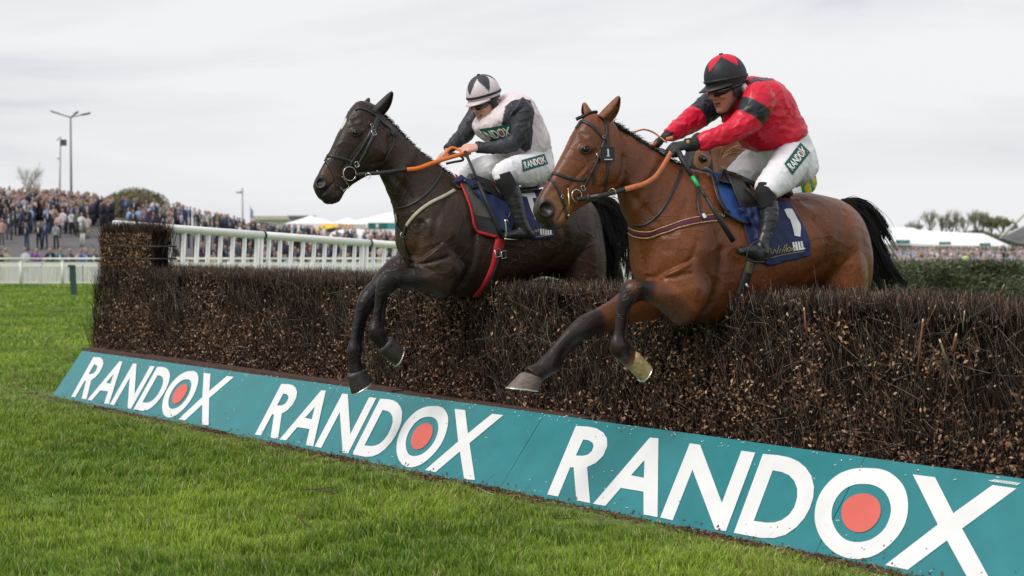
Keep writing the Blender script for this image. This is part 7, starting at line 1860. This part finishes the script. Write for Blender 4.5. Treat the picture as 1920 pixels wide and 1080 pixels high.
# ---- bushes and bare trees
M['bark'] = mat('bark', (0.15, 0.12, 0.095), 0.9, noise=0.3, nscale=3); M['twigs_far'] = mat('twigs_far', attr='col', rough=0.8)
def bush(c, rx, ry, rz_, n, cols, label, cat='bush', flat=.9, leaf=.11):
    root = empty('bush', (c.x, c.y, c.z), label, cat)
    a = rs.normal(size=(n, 3)); a /= np.linalg.norm(a, axis=1, keepdims=True); r_ = rs.uniform(.72, 1.02, n)
    lump = np.array([noise.noise(Vector(q) * 3.0 + Vector((c.x, 0, 0))) for q in a]); r_ *= 1 + .14 * lump
    P = np.array(c) + a * r_[:, None] * np.array((rx, ry, rz_)); P = P[P[:, 2] > c.z - rz_ * .6]; n = len(P)
    C = np.array(cols[0]) + (np.array(cols[1]) - np.array(cols[0])) * rs.rand(n, 1); C *= rs.uniform(.6, 1.3, (n, 1))
    V, Q, CC = leaves(P, a[:n], np.full(n, leaf) * rs.uniform(.6, 1.3, n), C)
    me = mesh_np('foliage', V, Q, M['twigs_far'], smooth=False); setcol(me, CC); childify(link('foliage', me, kind='stuff'), root)
    mb = MB(); mb.ell(c, Vector((rx * .80, 0, 0)), Vector((0, ry * .8, 0)), Vector((0, 0, rz_ * .80)), 20, 12); childify(mb.build('inner_branches', M['bark']), root)
    return root
bush(atY(255, 384, 146) + Vector((0, 0, -.2)), 3.1, 2.5, 1.75, 9000, ((0.10, 0.095, 0.030), (0.20, 0.18, 0.075)), 'round olive brown bush on the bank skyline', leaf=.10)
bush(atY(140, 392, 146), 1.2, 1.0, .8, 2000, ((0.10, 0.095, 0.030), (0.18, 0.16, 0.07)), 'small bush behind the spectators by the lamp posts', leaf=.09)
def bare_tree(base, h, spread, seed, label, depth=5, leaf=0.0, col=((0.24, 0.21, 0.18), (0.22, 0.215, 0.12)), group=None, r0=.16, nm='bare_tree'):
    r2 = random.Random(seed); root = empty(nm, base, label, 'tree', group); tk = MB(); tw = MB(); tips = []
    def grow(p, d, L_, r_, dep):
        q = p + d * L_; mbx = tk if dep >= depth - 1 else tw; mid = (p + q) / 2 + Vector((r2.uniform(-1, 1), r2.uniform(-1, 1), 0)) * L_ * .06
        mbx.tube([p, mid, q], [r_, r_ * .85, r_ * .7], 5 if dep > 3 else 3, cap=False)
        if dep <= 3: tips.append(q); tips.append(mid)
        if dep == 0: return
        for i in range(2 if dep == depth else 3):
            a = Vector((r2.uniform(-1, 1), r2.uniform(-1, 1), r2.uniform(-.1, .6))) * spread; grow(p + (q - p) * r2.uniform(.45, 1), (d + a).normalized(), L_ * r2.uniform(.60, .86), r_ * .60, dep - 1)
    for k in range(3): grow(base + Vector((r2.uniform(-.3, .3), 0, -.2)), Vector((r2.uniform(-.4, .4), r2.uniform(-.3, .3), 1)).normalized(), h * r2.uniform(.20, .27), r0, depth)
    childify(tk.build('trunk', M['bark']), root)
    me = tw.mesh('crown', M['twigs_far']); setcol(me, np.array([col[0]] * len(tw.v))); cr1 = childify(link('crown', me), root)
    if leaf:
        T = np.array([tuple(t) for t in tips]); k_ = 2 if len(T) < 2500 else 1; n = len(T) * k_; P = np.repeat(T, k_, 0) + rs.normal(size=(n, 3)) * h * .02
        V, Q, CC = leaves(P, rs.normal(size=(n, 3)), np.full(n, leaf) * rs.uniform(.5, 1.3, n), np.array(col[1]) * rs.uniform(.6, 1.5, (n, 1)))
        me = mesh_np('buds', V, Q, M['twigs_far'], smooth=False); setcol(me, CC); o = childify(link('buds', me, kind='stuff'), root)
    return root
bare_tree(atY(58, 388, 150), 7.2, .55, 3, 'small bare tree on the left skyline with sparse spring buds', 4, .05, r0=.06)
bare_tree(atY(76, 390, 152), 4.6, .5, 4, 'low bare shrub beside the small skyline tree', 4, .05, r0=.05, nm='bare_shrub')
for i, (px, h, lf, sprd_) in enumerate([(1668, 5.0, .10, .5), (1716, 8.5, .12, .5), (1742, 11.5, .14, .5), (1764, 11.0, .20, .5), (1785, 11.5, .12, .42), (1806, 12.0, .13, .4), (1826, 12.0, .22, .45), (1842, 11.5, .13, .4), (1860, 11.8, .40, .55), (1878, 11.2, .42, .6), (1902, 8.5, .2, .5), (1922, 8, .2, .5)]):
    lbs = ['tiny bare shrub far left of the tree row', 'short bare tree at the left end of the row', 'second bare tree of the row, forked and grey', 'bare tree with brownish buds behind the marquee ridge', 'slim bare tree in the middle of the row', 'tall slender bare tree in the middle of the row', 'tall bare tree with olive buds', 'slender bare tree left of the leafy pair', 'rounded tree with thick olive green buds', 'leafy olive tree beside the slanting white mast', 'low brown tree right of the white mast', 'low brown tree at the right edge of the photo']
    bare_tree(atY(px, 448, 230), h * .54, sprd_ * 1.0, 20 + i, lbs[i], 4 if i in (0, 10, 11) else 5, {0: .03, 1: .04, 2: .04, 3: .06, 4: .03, 5: .03, 6: .07, 7: .04, 8: .12, 9: .12, 10: .07, 11: .07}[i], ((0.26, 0.23, 0.20), (0.22, 0.21, 0.12)), 'trees behind the right marquee', r0=.11)  # crown twig colour lightened to stand in for distance haze

# ---- right marquee
M['canvas'] = mat('canvas_white', (0.80, 0.81, 0.82), 0.7); M['canvas_grey'] = mat('canvas_grey', (0.50, 0.50, 0.50), 0.7, noise=0.15, nscale=.6); M['sign_green'] = mat('sign_green', (0.012, 0.13, 0.115), 0.6); M['glass_dark'] = mat('window_dark', (0.22, 0.23, 0.24), 0.4)
mq = empty('marquee', atY(1760, 480, 150), 'long white marquee with three green signs behind the right crowd', 'marquee')
top = [(1560, 420), (1640, 426), (1712, 427), (1724, 431), (1770, 434), (1845, 438), (1900, 461)]; eav = [(1560, 450), (1640, 454), (1712, 456), (1724, 457), (1770, 459), (1845, 461), (1900, 464)]
Tp = [atY(x, y, 158) for x, y in top]; Ev = [atY(x, y, 150) for x, y in eav]; Eb = [atY(x, y, 166) for x, y in eav]
Tp[-1] = atY(1899, 463, 158)
mb = MB(); n = len(top); mb.add(Ev + Tp + Eb, [(i, i + 1, n + i + 1, n + i) for i in range(n - 1)] + [(n + i, n + i + 1, 2 * n + i + 1, 2 * n + i) for i in range(n - 1)]); onobj(mq, mb, 'roof', M['canvas'], smooth=False)
mb = MB(); Lw = [p + Vector((0, -.02, -.22)) for p in Ev]; E2 = [p + Vector((0, -.02, 0)) for p in Ev]; mb.add(E2 + Lw, [(i, n + i, n + i + 1, i + 1) for i in range(n - 1)]); onobj(mq, mb, 'valance', M['canvas'], smooth=False)
mb = MB(); Wt = [p + Vector((0, .1, -.1)) for p in Ev]; Wb = [Vector((p.x, p.y + .1, -2.8)) for p in Ev]; mb.add(Wt + Wb, [(i, n + i, n + i + 1, i + 1) for i in range(n - 1)]); onobj(mq, mb, 'wall', M['canvas_grey'], smooth=False)
for x0 in np.arange(1640, 1896, 7.2):
    a = atY(x0, 466, 149.9); mb = MB(); mb.box((a.x, 149.95, a.z - .3), .24, .03, 1.1); onobj(mq, mb, 'window', M['glass_dark'], smooth=False)
for x0, x1, y0, y1 in ((1680, 1706, 450, 456.5), (1761, 1783, 453.5, 458.5), (1837, 1857, 456, 461)):
    a, b = atY(x0, y1, 149.6), atY(x1, y0, 149.6); mb = MB(); mb.box((a + b) / 2, b.x - a.x, .1, b.z - a.z); so_ = onobj(mq, mb, 'sign', M['sign_green'], smooth=False)
    a2 = Vector((a.x + (b.x - a.x) * .2, 149.53, a.z + (b.z - a.z) * .42)); mb = MB(); mb.box(((a.x + b.x) / 2, 149.53, (a.z + b.z) / 2), (b.x - a.x) * .6, .02, (b.z - a.z) * .22); childify(mb.build('lettering_strip', M['flag_blue'], smooth=False), so_)
# stretched canopy and mast at the right edge
cn = empty('canopy_tent', atY(1910, 470, 135), 'dark grey stretched canopy with a slanting white mast at the right edge', 'canopy')
M['canopy'] = mat('canopy_grey', (0.10, 0.10, 0.10), 0.7, noise=0.15, nscale=1.5); M['mast_white'] = mat('mast_white', (0.72, 0.72, 0.66), 0.5)
mb = MB(); q = [atY(1876, 446, 135), atY(1930, 420, 137), atY(1990, 405, 140), atY(1990, 463, 132), atY(1935, 461, 131), atY(1900, 455, 133)]; mb.add(q + [x + Vector((0, .3, -.08)) for x in q], [(0, 1, 4, 5), (1, 2, 3, 4), (11, 10, 7, 6), (10, 9, 8, 7)]); onobj(cn, mb, 'canopy', M['canopy'], smooth=False)
mb = MB(); mb.tube([atY(1876, 446, 135), atY(1930, 420, 137), atY(1990, 405, 140)], .14, 8); onobj(cn, mb, 'edge_tube', M['grey_metal'])
mb = MB(); mb.tube([atY(1879, 443, 133), atY(1990, 330, 133)], .15, 10); ms_ = onobj(cn, mb, 'mast', M['mast_white']); mb = MB(); mb.tube([atY(1901, 420.5, 133), atY(1903, 418.5, 133)], .19, 10); childify(mb.build('collar', M['lamp_head']), ms_)

# ---- green spruce fence beyond the bay horse
sf = empty('spruce_fence', atY(1740, 520, 32), 'wide dark green spruce brush fence behind the bay horse tail', 'steeplechase fence')
a, b = atY(1548, 497, 31), atY(2010, 495.5, 30); topz = 0.88
M['spruce'] = mat('spruce', attr='col', rough=0.6); M['spruce_core'] = mat('spruce_core', (0.012, 0.018, 0.010), 0.9)
mb = MB(); mb.box(((a.x + b.x) / 2, 31.2, .1), b.x - a.x - .1, 1.4, 1.40); onobj(sf, mb, 'core', M['spruce_core'], smooth=False)
n = 42000; x = rs.uniform(a.x, b.x, n); z = rs.uniform(-.5, .86, n); y = 30.5 + rs.rand(n) * .10 - .08 * np.sin(z * 2.5); tp = rs.rand(n) < .25; z[tp] = .84 + rs.normal(size=tp.sum()) * .02; y[tp] = 30.5 + rs.rand(tp.sum()) * 1.4
lum = np.array([noise.noise(Vector((p * 1.6, q * 3.2, 0))) for p, q in zip(x, z)])
C = np.array([[0.085, 0.105, 0.045]]) * np.exp(rs.normal(size=(n, 1)) * .35) * (1 + .9 * np.clip(lum, -.6, 1))[:, None]; gy_ = rs.rand(n) < .35 + .4 * np.clip(lum, -.5, .5); C[gy_] = np.array([0.20, 0.225, 0.15]) * rs.uniform(.5, 1.4, (gy_.sum(), 1))
dv = nrm(np.stack([rs.normal(size=n) * .9, -np.abs(rs.normal(size=n)) * .5, rs.normal(size=n) * .6 + .3], 1))
V, Q, CC = twigs(np.stack([x, y + .03, z], 1), dv, rs.uniform(.04, .12, n), rs.uniform(.012, .03, n), np.clip(C, .01, .4), None, 2, .3)
me = mesh_np('spruce_sprays', V, Q, M['spruce'], smooth=False); setcol(me, CC); childify(link('spruce_sprays', me, kind='stuff'), sf)

# ---- middle distance between the horses
M['yellow'] = mat('yellow_awning', (0.75, 0.50, 0.02), 0.6); M['orange_sign'] = mat('orange_sign', (0.62, 0.25, 0.04), 0.6); M['pink_roof'] = mat('pink_roof', (0.45, 0.10, 0.14), 0.6); M['pale_wall'] = mat('pale_wall', (0.62, 0.63, 0.60), 0.7); M['tan_roof'] = mat('tan_roof', (0.48, 0.44, 0.36), 0.7)
def bx_(root, name, x0, y0, x1, y1, Y, dpt, m):
    a, b = atY(x0, y1, Y), atY(x1, y0, Y); mb = MB(); mb.box(((a.x + b.x) / 2, Y + dpt / 2, (a.z + b.z) / 2), b.x - a.x, dpt, b.z - a.z); return onobj(root, mb, name, m, smooth=False)
bd = empty('flat_roofed_building', atY(520, 430, 210), 'long low building with a pale tan flat roof beyond the crowd', 'building')
bx_(bd, 'wall', 480, 412, 575, 440, 210, 8, M['pale_wall']); bx_(bd, 'roof', 474, 405, 566, 412, 209.4, 9, M['tan_roof'])
gs = empty('glass_fronted_cabin', atY(560, 430, 190), 'grey two-storey glass-fronted cabin beyond the crowd', 'building')
bx_(gs, 'wall', 541, 406, 578, 440, 190, 6, M['grey_metal'])
for i in range(5):
    for j in range(2): bx_(gs, 'window', 543 + i * 7, 409 + j * 11, 548.5 + i * 7, 417 + j * 11, 189.9, .05, M['glass_dark'])
bx_(gs, 'roof', 539, 403.5, 580, 406, 189.6, 7, M['pole_pale'])
def peak_tent(px, ytop, wpx, ye, yb, Y, label):
    root = empty('peaked_tent', atY(px, yb, Y), label, 'tent'); a, b = atY(px - wpx, ye, Y), atY(px + wpx, ye, Y); W_ = b.x - a.x; t = atY(px, ytop, Y + W_ / 2); mb = MB()
    c4 = [a, b, b + Vector((0, W_, 0)), a + Vector((0, W_, 0))]; V = []; rings = 6
    for i in range(rings + 1):
        k = i / rings; s_ = (1 - k) ** 1.6; cx = Vector((t.x, t.y, 0))
        for c in c4: p = cx + (Vector((c.x, c.y, 0)) - cx) * (1 - k); p.z = c.z + (t.z - c.z) * (1 - s_) * 1.0 if False else c.z + (t.z - c.z) * (k ** 1.2); V.append(p)
    Fc = [(i * 4 + j, i * 4 + (j + 1) % 4, (i + 1) * 4 + (j + 1) % 4, (i + 1) * 4 + j) for i in range(rings) for j in range(4)]; mb.add(V, Fc); onobj(root, mb, 'roof', M['canvas'], smooth=False)
    mb = MB(); c5 = [Vector((c.x, c.y, atY(px, yb, Y).z)) for c in c4]; mb.add(c4 + c5, [(j, (j + 1) % 4, 4 + (j + 1) % 4, 4 + j) for j in range(4)]); onobj(root, mb, 'wall', M['canvas'], smooth=False)
peak_tent(582, 404, 50, 419, 442, 170, 'faint white peaked tent left of the yellow awning'); peak_tent(652, 408, 44, 421, 444, 176, 'white peaked tent behind the yellow awning'); peak_tent(770, 388, 130, 417, 444, 182, 'tall white peaked tent behind the dark horse chest')
aw = empty('food_stall', atY(640, 440, 150), 'food stall with bright yellow awning and orange lettered fascia', 'stall')
q = [atY(592, 432, 150), atY(598, 422, 151), atY(634, 419, 152), atY(634, 426, 149.5)]; mb = MB(); mb.add(q + [x + Vector((0, .2, -.05)) for x in q], [(0, 3, 2, 1), (4, 5, 6, 7)]); onobj(aw, mb, 'awning', M['yellow'], smooth=False)
bx_(aw, 'body', 608, 426, 690, 442, 151, 3, M['pale_wall']); bx_(aw, 'counter_opening', 614, 427, 632, 435, 150.9, .1, M['glass_dark'])
for i in range(9): bx_(aw, 'fascia_letter', 636 + i * 5.6, 420 + (i % 2) * .4, 640 + i * 5.6, 426, 150.2, .1, M['orange_sign'] if i < 5 else M['tan_roof'])
van = empty('white_van', atY(655, 445, 120), 'white rounded van roof among the crowd behind the rail', 'van')
mb = MB(); c = atY(655, 441, 120); mb.loft([[c.x + dx, 121, c.z - .5, 0, w_, 0, 0, 0, h_, 3.2, 0] for dx, w_, h_ in ((-1.7, .6, .3), (-1.4, .9, .75), (-.4, .95, .95), (1.1, .95, .95), (1.7, .9, .7))], 16, 3); onobj(van, mb, 'body', M['canvas']); bx_(van, 'window', 630, 436, 640, 441, 119.9, .1, M['glass_dark'])
for x in (628, 672): mb = MB(); p = atY(x, 455, 119.9); mb.tube([p, p + Vector((0, .25, 0))], .3, 12); onobj(van, mb, 'wheel', M['strap_black'])
car = empty('parked_car', atY(490, 440, 130), 'dark roofed parked car behind the low end of the bank', 'car')
mb = MB(); c = atY(480, 424, 130); mb.loft([[c.x + dx, 131, c.z - .35 + dz, 0, w_, 0, 0, 0, h_, 2.6, 0] for dx, dz, w_, h_ in ((-2.0, -.2, .6, .25), (-1.3, -.1, .8, .4), (-.6, .1, .8, .6), (.6, .1, .8, .6), (1.3, -.1, .8, .4), (2.0, -.2, .6, .3))], 14, 3); onobj(car, mb, 'body', M['lamp_head'])
for x in (-1.2, 1.2): mb = MB(); p = Vector((c.x + x, 129.9, c.z - .85)); mb.tube([p, p + Vector((0, .2, 0))], .3, 12); onobj(car, mb, 'wheel', M['strap_black'])
scn = empty('display_screen', atY(708, 440, 128), 'teal display board with a pale emblem on a white cabin', 'screen')
bx_(scn, 'panel', 690, 418, 726, 430, 128, .4, M['sign_green']); bx_(scn, 'panel', 727, 418, 750, 430, 128, .4, mat('sign_teal', (0.05, 0.28, 0.28), .6))
mb = MB(); p = atY(707.5, 424, 127.9); mb.ell(p, Vector((.14, 0, 0)), Vector((0, .03, 0)), Vector((0, 0, .2)), 10, 6); onobj(scn, mb, 'emblem', M['pale_wall'])
bx_(scn, 'cabin', 692, 430.5, 750, 446, 128, 3, M['canvas'])
for i in range(5): bx_(scn, 'window', 696 + i * 8, 433, 700 + i * 8, 440, 127.9, .05, M['glass_dark'])
bx_(scn, 'fascia', 690, 441, 752, 445, 127.7, .3, M['pink_roof'])
gap_backdrop = empty('marquee', atY(980, 470, 135), 'added white marquee-shaped backdrop behind the dark horse, showing only as white in gaps', 'marquee')  # made-up marquee, added so the gaps between the horses show white like sky
bx_(gap_backdrop, 'wall', 770, 428, 1330, 515, 135, 8, M['canvas']); mb = MB(); q = [atY(765, 428, 134.5), atY(1335, 428, 134.5), atY(1300, 400, 139), atY(800, 400, 139), atY(1335, 428, 144), atY(765, 428, 144)]
mb.add(q, [(0, 1, 2, 3), (3, 2, 4, 5)]); onobj(gap_backdrop, mb, 'roof', M['canvas'], smooth=False)
bx_(cn, 'back_panel', 1897, 452, 2010, 500, 141, .3, M['canopy'])
# far tree belt on the horizon
n = 26000; px = rs.uniform(-300, 2250, n); Yt = rs.uniform(420, 440, n); hh = 4.0 + 2.0 * np.array([noise.noise(Vector((p * .02, 0, 5))) for p in px])
P = np.stack([(px - 960) / F * Yt, Yt, -2.7 + rs.rand(n) ** .7 * hh], 1)
V, Q, CC = leaves(P, rs.normal(size=(n, 3)), rs.uniform(.3, .8, n), np.array([[0.16, 0.155, 0.11]]) * rs.uniform(.5, 1.3, (n, 1)))
me = mesh_np('far_trees', V, Q, M['twigs_far'], smooth=False); setcol(me, CC); link('treeline', me, label='far low grey green belt of trees on the horizon', cat='trees', kind='stuff')
print('total script', time.time() - T0)
